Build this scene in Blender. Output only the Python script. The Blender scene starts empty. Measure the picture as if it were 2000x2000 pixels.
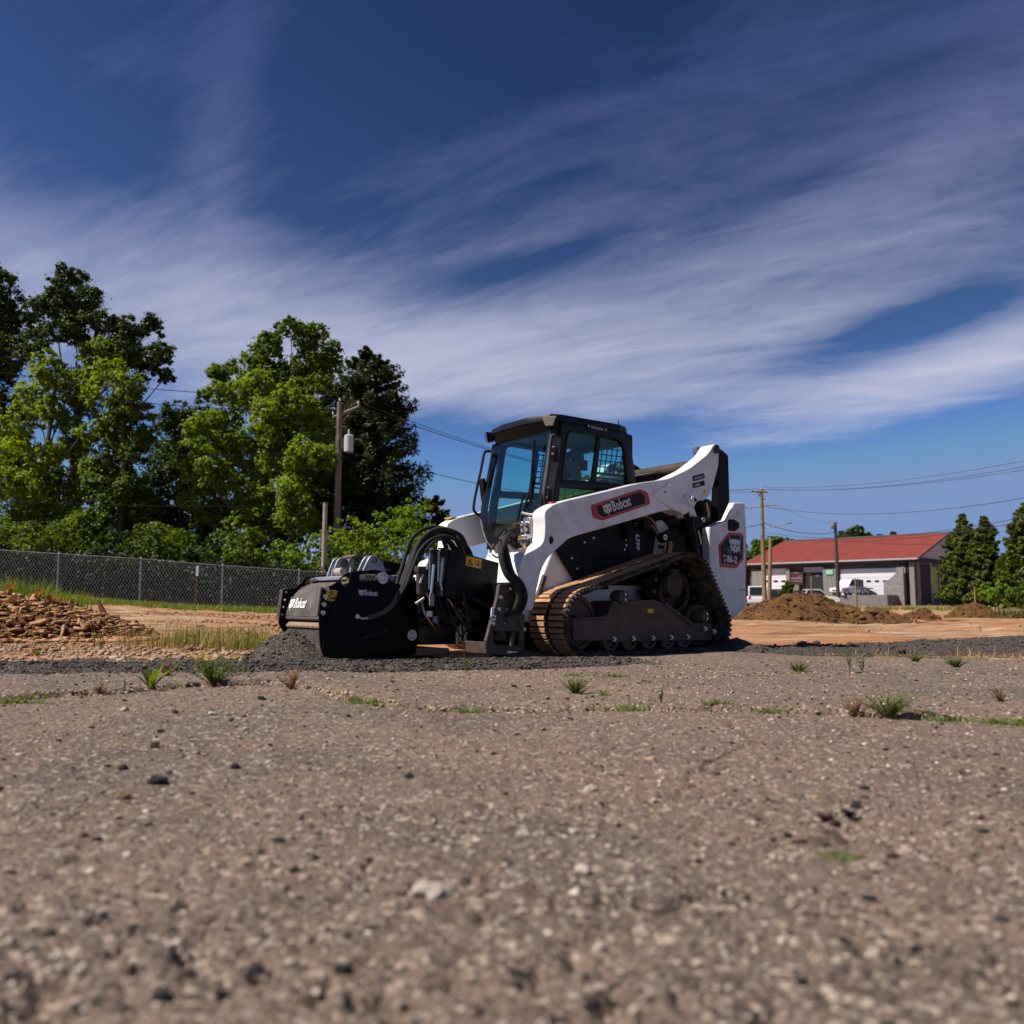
import bpy, bmesh, math, random
import numpy as np
from mathutils import Vector, Matrix
R = math.radians
scene = bpy.context.scene
COL = scene.collection
rng = np.random.default_rng(7)
random.seed(7)

# ------------------------------------------------------------------ camera
FPX, PITCH, CAMH = 1690.0, 0.1073, 0.42          # focal length in photo pixels, upward tilt, height above the asphalt
cam_d = bpy.data.cameras.new('camera'); cam = bpy.data.objects.new('camera', cam_d); COL.objects.link(cam)
cam_d.sensor_fit = 'HORIZONTAL'; cam_d.sensor_width = 24.0; cam_d.lens = 24.0 * FPX / 2000.0
cam_d.clip_start = 0.05; cam_d.clip_end = 3000.0
cam.location = (0, 0, CAMH); cam.rotation_euler = (math.pi / 2 + PITCH, 0, 0)
cam_d.dof.use_dof = True; cam_d.dof.focus_distance = 7.3; cam_d.dof.aperture_fstop = 1.7; cam_d.dof.aperture_blades = 7
scene.camera = cam

# ------------------------------------------------------------------ light
SUN_EL = 52.0
SUN_AZ = math.atan2(-0.93, -0.27)                 # compass from +Y, clockwise
scene.view_settings.view_transform = 'Standard'; scene.view_settings.look = 'None'
scene.view_settings.gamma = 1.0; scene.view_settings.exposure = 0.42; scene.view_settings.use_curve_mapping = False
sun_d = bpy.data.lights.new('sun', 'SUN'); sun = bpy.data.objects.new('sun', sun_d); COL.objects.link(sun)
sun_d.energy = 5.0; sun_d.angle = R(0.53); sun_d.color = (1.0, 0.93, 0.84)
to_sun = Vector((math.sin(SUN_AZ) * math.cos(R(SUN_EL)), math.cos(SUN_AZ) * math.cos(R(SUN_EL)), math.sin(R(SUN_EL))))
sun.location = to_sun * 60
sun.rotation_euler = to_sun.to_track_quat('Z', 'Y').to_euler()

world = bpy.data.worlds.new('World'); scene.world = world; world.use_nodes = True
wt = world.node_tree; wn = wt.nodes; wl = wt.links
for n in list(wn): wn.remove(n)
def wnode(t, **kw):
    n = wn.new(t)
    for k, v in kw.items(): setattr(n, k, v)
    return n
def wmath(op, a, b=None, c=None, clamp=False):
    n = wn.new('ShaderNodeMath'); n.operation = op; n.use_clamp = clamp
    for i, x in enumerate((a, b, c)):
        if x is None: continue
        if isinstance(x, (int, float)): n.inputs[i].default_value = x
        else: wl.new(x, n.inputs[i])
    return n.outputs[0]
sky = wnode('ShaderNodeTexSky', sky_type='NISHITA', sun_disc=False)
sky.sun_elevation = R(SUN_EL); sky.sun_rotation = SUN_AZ; sky.altitude = 400; sky.air_density = 1.0; sky.dust_density = 0.25; sky.ozone_density = 3.0
sgam = wnode('ShaderNodeGamma'); sgam.inputs[1].default_value = 2.1; wl.new(sky.outputs[0], sgam.inputs[0])
stint = wnode('ShaderNodeMix', data_type='RGBA', blend_type='MULTIPLY'); stint.inputs[0].default_value = 1.0
wl.new(sgam.outputs[0], stint.inputs[6]); shz = wnode('ShaderNodeMix', data_type='RGBA'); shz.inputs[6].default_value = (0.245, 0.215, 0.262, 1); shz.inputs[7].default_value = (0.34, 0.250, 0.195, 1)
wl.new(shz.outputs[2], stint.inputs[7])                # clear dry air: deep blue overhead, clean blue at the horizon
scap = wnode('ShaderNodeMix', data_type='RGBA', blend_type='DARKEN'); scap.inputs[0].default_value = 1.0
wl.new(stint.outputs[2], scap.inputs[6]); scap.inputs[7].default_value = (3.0, 4.6, 8.3, 1)
# cirrus: one thin layer of cloud high over the whole place, streaks all drawn out along one wind
tc = wnode('ShaderNodeTexCoord'); sep = wnode('ShaderNodeSeparateXYZ'); wl.new(tc.outputs['Generated'], sep.inputs[0])
dx, dy, dz = sep.outputs
wl.new(wmath('MULTIPLY', dz, 3.2, None, True), shz.inputs[0])
zc = wmath('ADD', wmath('MAXIMUM', dz, 0.0), 0.16)
px, py = wmath('DIVIDE', dx, zc), wmath('DIVIDE', dy, zc)
WX, WY = -0.88, 0.475
al = wmath('ADD', wmath('MULTIPLY', px, WX), wmath('MULTIPLY', py, WY))
ac = wmath('ADD', wmath('MULTIPLY', px, WY), wmath('MULTIPLY', py, -WX))
def streak(sa, sc_, seed, detail=5.0, rough=0.55, dist=0.6):
    cb = wnode('ShaderNodeCombineXYZ')
    wl.new(wmath('MULTIPLY', al, sa), cb.inputs[0]); wl.new(wmath('MULTIPLY', ac, sc_), cb.inputs[1]); cb.inputs[2].default_value = seed
    nz = wnode('ShaderNodeTexNoise'); nz.inputs['Scale'].default_value = 1.0; nz.inputs['Detail'].default_value = detail
    nz.inputs['Roughness'].default_value = rough; nz.inputs['Distortion'].default_value = dist
    wl.new(cb.outputs[0], nz.inputs['Vector']); return nz.outputs[0]
big = streak(0.55, 0.75, 3.1, 2.0, 0.5, 0.3)
fib = streak(1.05, 4.4, 11.7, 4.0, 0.6, 1.1)
fin = streak(3.4, 13.0, 5.3, 3.0, 0.62, 0.9)
az = wmath('ARCTAN2', dx, dy); el = wmath('ARCSINE', dz)
def bank(a0, e0, ra, re, tilt, amp):
    """a broad bank of cirrus centred on compass a0, height e0 (degrees)"""
    c, s = math.cos(R(tilt)), math.sin(R(tilt))
    A = wmath('SUBTRACT', az, R(a0)); E_ = wmath('SUBTRACT', el, R(e0))
    u = wmath('DIVIDE', wmath('ADD', wmath('MULTIPLY', A, c), wmath('MULTIPLY', E_, s)), R(ra))
    v = wmath('DIVIDE', wmath('SUBTRACT', wmath('MULTIPLY', E_, c), wmath('MULTIPLY', A, s)), R(re))
    q = wmath('ADD', wmath('MULTIPLY', u, u), wmath('MULTIPLY', v, v))
    return wmath('MULTIPLY', wmath('EXPONENT', wmath('MULTIPLY', q, -1.0)), amp)
def px_dir(x, y):
    b = (1000 - y) / FPX; c, s = math.cos(PITCH), math.sin(PITCH)
    d = Vector(((x - 1000) / FPX, c - b * s, s + b * c)).normalized()
    return math.degrees(math.atan2(d.x, d.y)), math.degrees(math.asin(d.z))
cov = wmath('ADD', wmath('MULTIPLY', wmath('SUBTRACT', big, 0.5), 0.9), 0.10)
for x, y, ra, re, tilt, amp in (
        (1000, 710, 17, 4.8, -3, .62), (330, 640, 16, 4.5, -8, .36), (640, 760, 9, 4, 0, .22), (150, 450, 13, 3.2, -6, .16),
        (445, 180, 2.6, 9.5, -6, .22), (1830, 740, 13, 2.6, 14, .70), (1560, 610, 11, 3.6, 10, .30), (1000, 470, 9, 1.3, 14, .20),
        (1900, 250, 14, 6, 20, .15), (1350, 330, 12, 3, 16, .08), (1500, 480, 14, 3, 12, .10),
        (150, 250, 8, 6.5, 0, -.30), (700, 130, 8, 10, 0, -.22), (1100, 110, 10, 6, 0, -.14), (1800, 632, 7, 1.5, 10, -.75), (1000, 520, 7, 1.1, 12, -.35), (1500, 390, 7, 1.0, 14, -.22), (620, 420, 5, 4, 0, -.22),
        (1500, 985, 26, 4.6, 0, -.85), (860, 905, 12, 3, 0, -.6), (1980, 880, 10, 3, 8, -.35)):
    a0, e0 = px_dir(x, y)
    cov = wmath('ADD', cov, bank(a0, e0, ra, re, tilt, amp))
med = streak(2.6, 5.5, 21.3, 5.0, 0.66, 0.6)
tex = wmath('ADD', wmath('MULTIPLY', wmath('SUBTRACT', fib, 0.5), 0.52), wmath('ADD', wmath('MULTIPLY', wmath('SUBTRACT', fin, 0.5), 0.30), wmath('MULTIPLY', wmath('SUBTRACT', med, 0.5), 0.62)))
dens = wmath('ADD', cov, tex)
dens = wmath('MULTIPLY', dens, 1.05, None, True)
fac = wmath('SMOOTH_MIN', wmath('MULTIPLY', wmath('POWER', dens, 1.15), 1.05), 0.93, 0.25)
fac = wmath('MULTIPLY', fac, wmath('MULTIPLY', wmath('ADD', dz, 0.02), 14.0, None, True))
low = wmath('SUBTRACT', 1.0, wmath('MULTIPLY', wmath('SUBTRACT', dz, 0.15), 2.6, None, True))
cmix = wnode('ShaderNodeMix', data_type='RGBA'); wl.new(low, cmix.inputs[0])
cmix.inputs[6].default_value = (1.9, 2.5, 6.0, 1); cmix.inputs[7].default_value = (10.2, 10.3, 12.3, 1)
smix = wnode('ShaderNodeMix', data_type='RGBA'); wl.new(fac, smix.inputs[0]); wl.new(scap.outputs[2], smix.inputs[6]); wl.new(cmix.outputs[2], smix.inputs[7])
bg = wnode('ShaderNodeBackground'); bg.inputs[1].default_value = 0.05; wl.new(smix.outputs[2], bg.inputs[0])
wo = wnode('ShaderNodeOutputWorld'); wl.new(bg.outputs[0], wo.inputs[0])
scene.cycles.max_bounces = 5; scene.cycles.transparent_max_bounces = 16; scene.cycles.use_denoising = True
scene.cycles.sample_clamp_indirect = 6.0; scene.cycles.use_adaptive_sampling = True; scene.cycles.adaptive_threshold = 0.02

# ------------------------------------------------------------------ layout helpers
def ray(x, y):
    b = (1000 - y) / FPX; c, s = math.cos(PITCH), math.sin(PITCH)
    return Vector(((x - 1000) / FPX, c - b * s, s + b * c))
def at(x, y, Y):                                  # survey helper: sight line (photo pixel) met at distance Y
    d = ray(x, y); return Vector((0, 0, CAMH)) + d * (Y / d.y)
def on_ground(x, y, z=0.0):
    d = ray(x, y); return Vector((0, 0, CAMH)) + d * ((z - CAMH) / d.z)
def ss(a, b, x):
    t = np.clip((np.asarray(x, float) - a) / (b - a), 0, 1); return t * t * (3 - 2 * t)
def ground_h(X, Y):
    """height of the open lot: flat by the loader, climbing gently to the back left, a little at the far right"""
    X = np.asarray(X, float); Y = np.asarray(Y, float)
    l = ss(14, 34, Y) * np.interp(X, [-60, -30, -20, -17.8, -14.6, -11.3, -7, 0], [1.6, 1.2, .9, .77, .42, .24, .1, .02])
    r = ss(40, 105, Y) * 0.36
    return l + r * ss(0, 12, X) - 0.03
def vnoise(X, Y, s, seed=0):
    """smooth value noise, numpy"""
    r = np.random.default_rng(seed); T_ = r.random((64, 64))
    x = np.asarray(X) / s; y = np.asarray(Y) / s
    xi = np.floor(x).astype(int); yi = np.floor(y).astype(int); fx = x - xi; fy = y - yi
    fx = fx * fx * (3 - 2 * fx); fy = fy * fy * (3 - 2 * fy)
    a = T_[xi % 64, yi % 64]; b = T_[(xi + 1) % 64, yi % 64]; c = T_[xi % 64, (yi + 1) % 64]; d = T_[(xi + 1) % 64, (yi + 1) % 64]
    return (a * (1 - fx) + b * fx) * (1 - fy) + (c * (1 - fx) + d * fx) * fy - 0.5

# ------------------------------------------------------------------ object helpers
def tag(o, label=None, cat=None, group=None, kind=None):
    if label: o['label'] = label
    if cat: o['category'] = cat
    if group: o['group'] = group
    if kind: o['kind'] = kind
    return o
def empty(name, loc=(0, 0, 0), rz=0.0, label=None, cat=None, group=None):
    o = bpy.data.objects.new(name, None); COL.objects.link(o); o.empty_display_size = 0.2
    o.location = loc; o.rotation_euler = (0, 0, rz); return tag(o, label, cat, group)
def link(name, me, m, parent=None, bevel=0.0, seg=2, ang=35):
    if m is not None:
        me.materials.clear(); me.materials.append(m)
    o = bpy.data.objects.new(name, me); COL.objects.link(o)
    if parent is not None: o.parent = parent
    if bevel > 0:
        b = o.modifiers.new('bevel', 'BEVEL'); b.width = bevel; b.segments = seg; b.limit_method = 'ANGLE'; b.angle_limit = R(32); b.harden_normals = False
    return o
def copy_tree(o, parent=None):
    c = o.copy(); COL.objects.link(c); c.parent = parent
    for ch in o.children: copy_tree(ch, c)
    return c
def finish(me, smooth=True, ang=38):
    if smooth:
        me.polygons.foreach_set('use_smooth', [True] * len(me.polygons))
        try: me.set_sharp_from_angle(angle=R(ang))
        except Exception: pass
    me.update(); return me
def catmull(pts, n=6):
    P = [Vector(p) for p in pts]
    if len(P) < 3: return P
    out = []
    for i in range(len(P) - 1):
        p0 = P[i - 1] if i else P[0] * 2 - P[1]; p1, p2 = P[i], P[i + 1]; p3 = P[i + 2] if i + 2 < len(P) else P[-1] * 2 - P[-2]
        for k in range(n):
            t = k / n
            out.append(0.5 * ((2 * p1) + (p2 - p0) * t + (2 * p0 - 5 * p1 + 4 * p2 - p3) * t * t + (3 * p1 - p0 - 3 * p2 + p3) * t ** 3))
    out.append(P[-1]); return out
class MB:
    def __init__(s): s.v = []; s.f = []
    def add(s, vs, fs):
        o = len(s.v); s.v.extend([tuple(v) for v in vs]); s.f.extend([tuple(i + o for i in f) for f in fs]); return s
    def box(s, x0, x1, y0, y1, z0, z1):
        return s.add([(x0, y0, z0), (x1, y0, z0), (x1, y1, z0), (x0, y1, z0), (x0, y0, z1), (x1, y0, z1), (x1, y1, z1), (x0, y1, z1)],
                     [(0, 3, 2, 1), (4, 5, 6, 7), (0, 1, 5, 4), (1, 2, 6, 5), (2, 3, 7, 6), (3, 0, 4, 7)])
    def obox(s, c, size, rot=(0, 0, 0)):
        M = Matrix.Translation(Vector(c)) @ (Matrix.Rotation(rot[2], 4, 'Z') @ Matrix.Rotation(rot[1], 4, 'Y') @ Matrix.Rotation(rot[0], 4, 'X'))
        hx, hy, hz = size[0] / 2, size[1] / 2, size[2] / 2
        vs = [M @ Vector(p) for p in ((-hx, -hy, -hz), (hx, -hy, -hz), (hx, hy, -hz), (-hx, hy, -hz), (-hx, -hy, hz), (hx, -hy, hz), (hx, hy, hz), (-hx, hy, hz))]
        return s.add(vs, [(0, 3, 2, 1), (4, 5, 6, 7), (0, 1, 5, 4), (1, 2, 6, 5), (2, 3, 7, 6), (3, 0, 4, 7)])
    def tube(s, pts, r, n=10, caps=True):
        P = [Vector(p) for p in pts]; rr = r if isinstance(r, (list, tuple)) else [r] * len(P)
        T_ = []
        for i in range(len(P)):
            d = (P[min(i + 1, len(P) - 1)] - P[max(i - 1, 0)])
            T_.append(d.normalized() if d.length > 1e-9 else Vector((0, 0, 1)))
        up = Vector((0, 0, 1)) if abs(T_[0].z) < 0.9 else Vector((1, 0, 0))
        u = T_[0].cross(up).normalized(); vs = []
        for i in range(len(P)):
            u = (u - T_[i] * u.dot(T_[i])).normalized(); w = T_[i].cross(u)
            for k in range(n):
                a = 2 * math.pi * k / n; vs.append(P[i] + (u * math.cos(a) + w * math.sin(a)) * rr[i])
        fs = []
        for i in range(len(P) - 1):
            for k in range(n):
                a = i * n + k; b = i * n + (k + 1) % n; fs.append((a, b, b + n, a + n))
        if caps:
            fs.append(tuple(range(n - 1, -1, -1))); o = (len(P) - 1) * n; fs.append(tuple(o + k for k in range(n)))
        return s.add(vs, fs)
    def cyl(s, p0, p1, r, r1=None, n=20): return s.tube([p0, p1], [r, r if r1 is None else r1], n)
    def ring(s, p0, p1, ro, ri, n=28):
        a = Vector(p0); b = Vector(p1); d = (b - a).normalized(); up = Vector((0, 0, 1)) if abs(d.z) < 0.9 else Vector((1, 0, 0))
        u = d.cross(up).normalized(); w = d.cross(u); vs = []
        for c, r in ((a, ro), (b, ro), (b, ri), (a, ri)):
            for k in range(n):
                t = 2 * math.pi * k / n; vs.append(c + (u * math.cos(t) + w * math.sin(t)) * r)
        fs = []
        for j in range(4):
            for k in range(n):
                fs.append((j * n + k, j * n + (k + 1) % n, ((j + 1) % 4) * n + (k + 1) % n, ((j + 1) % 4) * n + k))
        return s.add(vs, fs)
    def prism(s, poly, a, b, axis='y'):
        """extrude a 2-D outline: axis y -> outline in (x,z); x -> (y,z); z -> (x,y)"""
        m = {'y': lambda p, t: (p[0], t, p[1]), 'x': lambda p, t: (t, p[0], p[1]), 'z': lambda p, t: (p[0], p[1], t)}[axis]
        n = len(poly); vs = [m(p, a) for p in poly] + [m(p, b) for p in poly]
        fs = [tuple(range(n)), tuple(range(2 * n - 1, n - 1, -1))] + [(i, i + n, (i + 1) % n + n, (i + 1) % n) for i in range(n)]
        return s.add(vs, fs)
    def sphere(s, c, r, nu=14, nv=8, sc=(1, 1, 1)):
        vs = []; c = Vector(c)
        for j in range(nv + 1):
            t = math.pi * j / nv
            for i in range(nu):
                p = 2 * math.pi * i / nu; vs.append(c + Vector((r * sc[0] * math.sin(t) * math.cos(p), r * sc[1] * math.sin(t) * math.sin(p), r * sc[2] * math.cos(t))))
        return s.add(vs, [(j * nu + i, j * nu + (i + 1) % nu, (j + 1) * nu + (i + 1) % nu, (j + 1) * nu + i) for j in range(nv) for i in range(nu)])
    def mesh(s, name='mesh', smooth=True, ang=38, fixn=True):
        me = bpy.data.meshes.new(name); me.from_pydata([tuple(v) for v in s.v], [], s.f); me.validate()
        if fixn:
            bm = bmesh.new(); bm.from_mesh(me); bmesh.ops.recalc_face_normals(bm, faces=bm.faces); bm.to_mesh(me); bm.free()
        return finish(me, smooth, ang)
    def build(s, name, m, parent=None, bevel=0.0, seg=2, smooth=True, ang=38):
        return link(name, s.mesh(name, smooth, ang), m, parent, bevel, seg)
def np_mesh(name, V, F, smooth=False):
    """fast mesh from arrays; F is (n,3) or (n,4)"""
    me = bpy.data.meshes.new(name); V = np.asarray(V, np.float32); F = np.asarray(F, np.int32); k = F.shape[1]
    me.vertices.add(len(V)); me.vertices.foreach_set('co', V.ravel())
    me.loops.add(F.size); me.loops.foreach_set('vertex_index', F.ravel())
    me.polygons.add(len(F)); me.polygons.foreach_set('loop_start', np.arange(0, F.size, k, dtype=np.int32))
    me.update(calc_edges=True)
    if smooth: me.polygons.foreach_set('use_smooth', np.ones(len(F), bool))
    return me
def plate_mesh(loops, a, b, axis='y', bevel=0.0, name='plate'):
    """flat plate with holes: loops[0] the outline, the rest holes; built from a filled curve"""
    cu = bpy.data.curves.new(name, 'CURVE'); cu.dimensions = '2D'; cu.fill_mode = 'BOTH'; cu.extrude = abs(b - a) / 2 - bevel; cu.bevel_depth = bevel; cu.bevel_resolution = 1; cu.offset = -bevel
    for L in loops:
        sp = cu.splines.new('POLY'); sp.points.add(len(L) - 1); sp.use_cyclic_u = True
        for i, p in enumerate(L): sp.points[i].co = (p[0], p[1], 0, 1)
    o = bpy.data.objects.new(name, cu); COL.objects.link(o)
    dg = bpy.context.evaluated_depsgraph_get(); me = bpy.data.meshes.new_from_object(o.evaluated_get(dg))
    bpy.data.objects.remove(o); bpy.data.curves.remove(cu)
    c = (a + b) / 2; V = np.empty(len(me.vertices) * 3, np.float32); me.vertices.foreach_get('co', V); V = V.reshape(-1, 3)
    if axis == 'y': W = np.stack([V[:, 0], c - V[:, 2], V[:, 1]], 1)
    elif axis == 'x': W = np.stack([c + V[:, 2], V[:, 0], V[:, 1]], 1)
    else: W = np.stack([V[:, 0], V[:, 1], c + V[:, 2]], 1)
    me.vertices.foreach_set('co', W.astype(np.float32).ravel())
    bm = bmesh.new(); bm.from_mesh(me); bmesh.ops.remove_doubles(bm, verts=bm.verts, dist=1e-5); bmesh.ops.recalc_face_normals(bm, faces=bm.faces); bm.to_mesh(me); bm.free()
    return finish(me, True, 30)
def text_mesh(txt, size, bold=0.0, sx=1.0, shear=0.0, space=1.0, depth=0.0):
    cu = bpy.data.curves.new('text', 'FONT'); cu.body = txt; cu.size = size; cu.offset = bold; cu.space_character = space; cu.shear = shear; cu.extrude = depth; cu.resolution_u = 3
    o = bpy.data.objects.new('text', cu); COL.objects.link(o)
    dg = bpy.context.evaluated_depsgraph_get(); me = bpy.data.meshes.new_from_object(o.evaluated_get(dg))
    bpy.data.objects.remove(o); bpy.data.curves.remove(cu)
    V = np.empty(len(me.vertices) * 3, np.float32); me.vertices.foreach_get('co', V); V = V.reshape(-1, 3); V[:, 0] *= sx
    me.vertices.foreach_set('co', V.ravel()); me.update(); return me
def rounded(poly, r, n=4):
    """round the corners of a 2-D outline"""
    out = []; N = len(poly)
    for i in range(N):
        p = Vector(poly[i]).to_2d(); a = Vector(poly[i - 1]).to_2d() - p; b = Vector(poly[(i + 1) % N]).to_2d() - p
        rr = r[i] if isinstance(r, (list, tuple)) else r
        k = min(rr, a.length * 0.45, b.length * 0.45)
        if k < 1e-4: out.append(tuple(p)); continue
        A = p + a.normalized() * k; B = p + b.normalized() * k
        for j in range(n + 1):
            t = j / n; out.append(tuple(A * (1 - t) ** 2 + p * 2 * t * (1 - t) + B * t * t))
    return out
def circle(x, y, r, n=24): return [(x + r * math.cos(2 * math.pi * k / n), y + r * math.sin(2 * math.pi * k / n)) for k in range(n)]

# ------------------------------------------------------------------ materials
MATS = {}
def nd(nt, t, **kw):
    n = nt.nodes.new(t)
    for k, v in kw.items():
        if k.startswith('i_'): n.inputs[k[2:].replace('_', ' ')].default_value = v
        else: setattr(n, k, v)
    return n
def base_mat(name):
    m = bpy.data.materials.new(name); m.use_nodes = True; nt = m.node_tree
    return m, nt, nt.nodes['Principled BSDF']
def rgba(c): return (c[0], c[1], c[2], 1.0)
def mat(name, col, rough=0.5, metal=0.0, var=0.12, scale=9.0, bump=0.0, bscale=60.0, dirt=None, damt=0.4, dscale=5.0, spec=None, coat=0.0):
    """painted / metal / plastic surface: slow colour drift, optional dust film in patches, optional fine relief"""
    if name in MATS: return MATS[name]
    m, nt, P = base_mat(name); L = nt.links
    t = nd(nt, 'ShaderNodeTexCoord')
    nz = nd(nt, 'ShaderNodeTexNoise', i_Scale=scale, i_Detail=5.0, i_Roughness=0.6); L.new(t.outputs['Object'], nz.inputs['Vector'])
    rp = nd(nt, 'ShaderNodeValToRGB'); rp.color_ramp.elements[0].position = 0.3; rp.color_ramp.elements[1].position = 0.7
    rp.color_ramp.elements[0].color = rgba([c * (1 - var) for c in col]); rp.color_ramp.elements[1].color = rgba([min(1, c * (1 + var)) for c in col])
    L.new(nz.outputs[0], rp.inputs[0]); out = rp.outputs[0]
    P.inputs['Roughness'].default_value = rough; P.inputs['Metallic'].default_value = metal
    if spec is not None: P.inputs['Specular IOR Level'].default_value = spec
    if coat: P.inputs['Coat Weight'].default_value = coat; P.inputs['Coat Roughness'].default_value = 0.15
    if dirt is not None:
        n2 = nd(nt, 'ShaderNodeTexNoise', i_Scale=dscale, i_Detail=8.0, i_Roughness=0.7, i_Distortion=0.6); L.new(t.outputs['Object'], n2.inputs['Vector'])
        r2 = nd(nt, 'ShaderNodeValToRGB'); r2.color_ramp.elements[0].position = 0.62 - damt * 0.5; r2.color_ramp.elements[1].position = 0.86 - damt * 0.3
        r2.color_ramp.elements[1].color = (min(1, damt * 1.5),) * 3 + (1,)
        L.new(n2.outputs[0], r2.inputs[0])
        mx = nd(nt, 'ShaderNodeMix', data_type='RGBA'); L.new(r2.outputs[0], mx.inputs[0]); L.new(out, mx.inputs[6]); mx.inputs[7].default_value = rgba(dirt); out = mx.outputs[2]
        mr = nd(nt, 'ShaderNodeMix'); L.new(r2.outputs[0], mr.inputs[0]); mr.inputs[2].default_value = rough; mr.inputs[3].default_value = min(1, rough + 0.35)
        L.new(mr.outputs[0], P.inputs['Roughness']); 
    L.new(out, P.inputs['Base Color'])
    if bump:
        nb = nd(nt, 'ShaderNodeTexNoise', i_Scale=bscale, i_Detail=4.0); L.new(t.outputs['Object'], nb.inputs['Vector'])
        b = nd(nt, 'ShaderNodeBump', i_Strength=bump, i_Distance=0.01); L.new(nb.outputs[0], b.inputs['Height']); L.new(b.outputs[0], P.inputs['Normal'])
    MATS[name] = m; return m
def glass_mat(name, tint, rough=0.02, refl=1.0):
    m, nt, P = base_mat(name); L = nt.links; nt.nodes.remove(P)
    tr = nd(nt, 'ShaderNodeBsdfTransparent'); tr.inputs[0].default_value = rgba(tint)
    gl = nd(nt, 'ShaderNodeBsdfGlossy'); gl.inputs[0].default_value = (refl, refl, refl, 1); gl.inputs['Roughness'].default_value = rough
    lw = nd(nt, 'ShaderNodeLayerWeight'); pw = nd(nt, 'ShaderNodeMath', operation='POWER'); L.new(lw.outputs['Facing'], pw.inputs[0]); pw.inputs[1].default_value = 5.0
    fr = nd(nt, 'ShaderNodeMath', operation='MULTIPLY_ADD'); L.new(pw.outputs[0], fr.inputs[0]); fr.inputs[1].default_value = 0.9; fr.inputs[2].default_value = 0.03
    mx = nd(nt, 'ShaderNodeMixShader'); L.new(fr.outputs[0], mx.inputs[0]); L.new(tr.outputs[0], mx.inputs[1]); L.new(gl.outputs[0], mx.inputs[2])
    L.new(mx.outputs[0], nt.nodes['Material Output'].inputs[0]); MATS[name] = m; return m
def leaf_mat(name, c1, c2, trans=0.45, scale=0.9):
    m, nt, P = base_mat(name); L = nt.links
    t = nd(nt, 'ShaderNodeTexCoord'); nz = nd(nt, 'ShaderNodeTexNoise', i_Scale=scale, i_Detail=4.0, i_Roughness=0.7); L.new(t.outputs['Object'], nz.inputs['Vector'])
    rp = nd(nt, 'ShaderNodeValToRGB'); rp.color_ramp.elements[0].position = 0.32; rp.color_ramp.elements[1].position = 0.68
    rp.color_ramp.elements[0].color = rgba(c1); rp.color_ramp.elements[1].color = rgba(c2); L.new(nz.outputs[0], rp.inputs[0])
    L.new(rp.outputs[0], P.inputs['Base Color']); P.inputs['Roughness'].default_value = 0.5; P.inputs['Specular IOR Level'].default_value = 0.35
    tl = nd(nt, 'ShaderNodeBsdfTranslucent'); hs = nd(nt, 'ShaderNodeHueSaturation', i_Hue=0.485, i_Saturation=1.15, i_Value=1.35); L.new(rp.outputs[0], hs.inputs['Color']); L.new(hs.outputs[0], tl.inputs[0])
    mx = nd(nt, 'ShaderNodeMixShader'); mx.inputs[0].default_value = trans; L.new(P.outputs[0], mx.inputs[1]); L.new(tl.outputs[0], mx.inputs[2])
    L.new(mx.outputs[0], nt.nodes['Material Output'].inputs[0]); MATS[name] = m; return m
def ground_mat(name, cols, scales, bumps, rough=0.95):
    """layered noise ground: cols = list of (colour, noise scale, lo, hi) laid over the first colour"""
    m, nt, P = base_mat(name); L = nt.links; t = nd(nt, 'ShaderNodeTexCoord'); out = None
    for i, (c, s, lo, hi, kind) in enumerate(cols):
        if out is None:
            rg = nd(nt, 'ShaderNodeRGB'); rg.outputs[0].default_value = rgba(c); out = rg.outputs[0]; continue
        if kind == 'v': nz = nd(nt, 'ShaderNodeTexVoronoi', i_Scale=s, i_Randomness=1.0); src = nz.outputs['Distance']
        elif kind == 'c': nz = nd(nt, 'ShaderNodeTexVoronoi', i_Scale=s, i_Randomness=1.0); sp = nd(nt, 'ShaderNodeSeparateColor'); L.new(nz.outputs['Color'], sp.inputs[0]); src = sp.outputs[0]
        else: nz = nd(nt, 'ShaderNodeTexNoise', i_Scale=s, i_Detail=6.0, i_Roughness=0.62); src = nz.outputs[0]
        if kind == 's':
            mp = nd(nt, 'ShaderNodeMapping'); mp.inputs['Scale'].default_value = (.14, 1.0, 1.0); mp.inputs['Rotation'].default_value = (0, 0, -.12); L.new(t.outputs['Object'], mp.inputs[0]); L.new(mp.outputs[0], nz.inputs['Vector'])
        else: L.new(t.outputs['Object'], nz.inputs['Vector'])
        rp = nd(nt, 'ShaderNodeMapRange'); rp.inputs[1].default_value = lo; rp.inputs[2].default_value = hi; L.new(src, rp.inputs[0])
        mx = nd(nt, 'ShaderNodeMix', data_type='RGBA'); L.new(rp.outputs[0], mx.inputs[0]); L.new(out, mx.inputs[6]); mx.inputs[7].default_value = rgba(c); out = mx.outputs[2]
    L.new(out, P.inputs['Base Color']); P.inputs['Roughness'].default_value = rough; P.inputs['Specular IOR Level'].default_value = 0.25
    prev = None
    for s, st, d, kind in bumps:
        if kind == 'v': nz = nd(nt, 'ShaderNodeTexVoronoi', i_Scale=s); src = nz.outputs['Distance']
        else: nz = nd(nt, 'ShaderNodeTexNoise', i_Scale=s, i_Detail=5.0, i_Roughness=0.65); src = nz.outputs[0]
        L.new(t.outputs['Object'], nz.inputs['Vector'])
        b = nd(nt, 'ShaderNodeBump', i_Strength=st, i_Distance=d); L.new(src, b.inputs['Height'])
        if prev is not None: L.new(prev, b.inputs['Normal'])
        prev = b.outputs[0]
    if prev is not None: L.new(prev, P.inputs['Normal'])
    MATS[name] = m; return m
DUST = (0.30, 0.20, 0.13)
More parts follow.
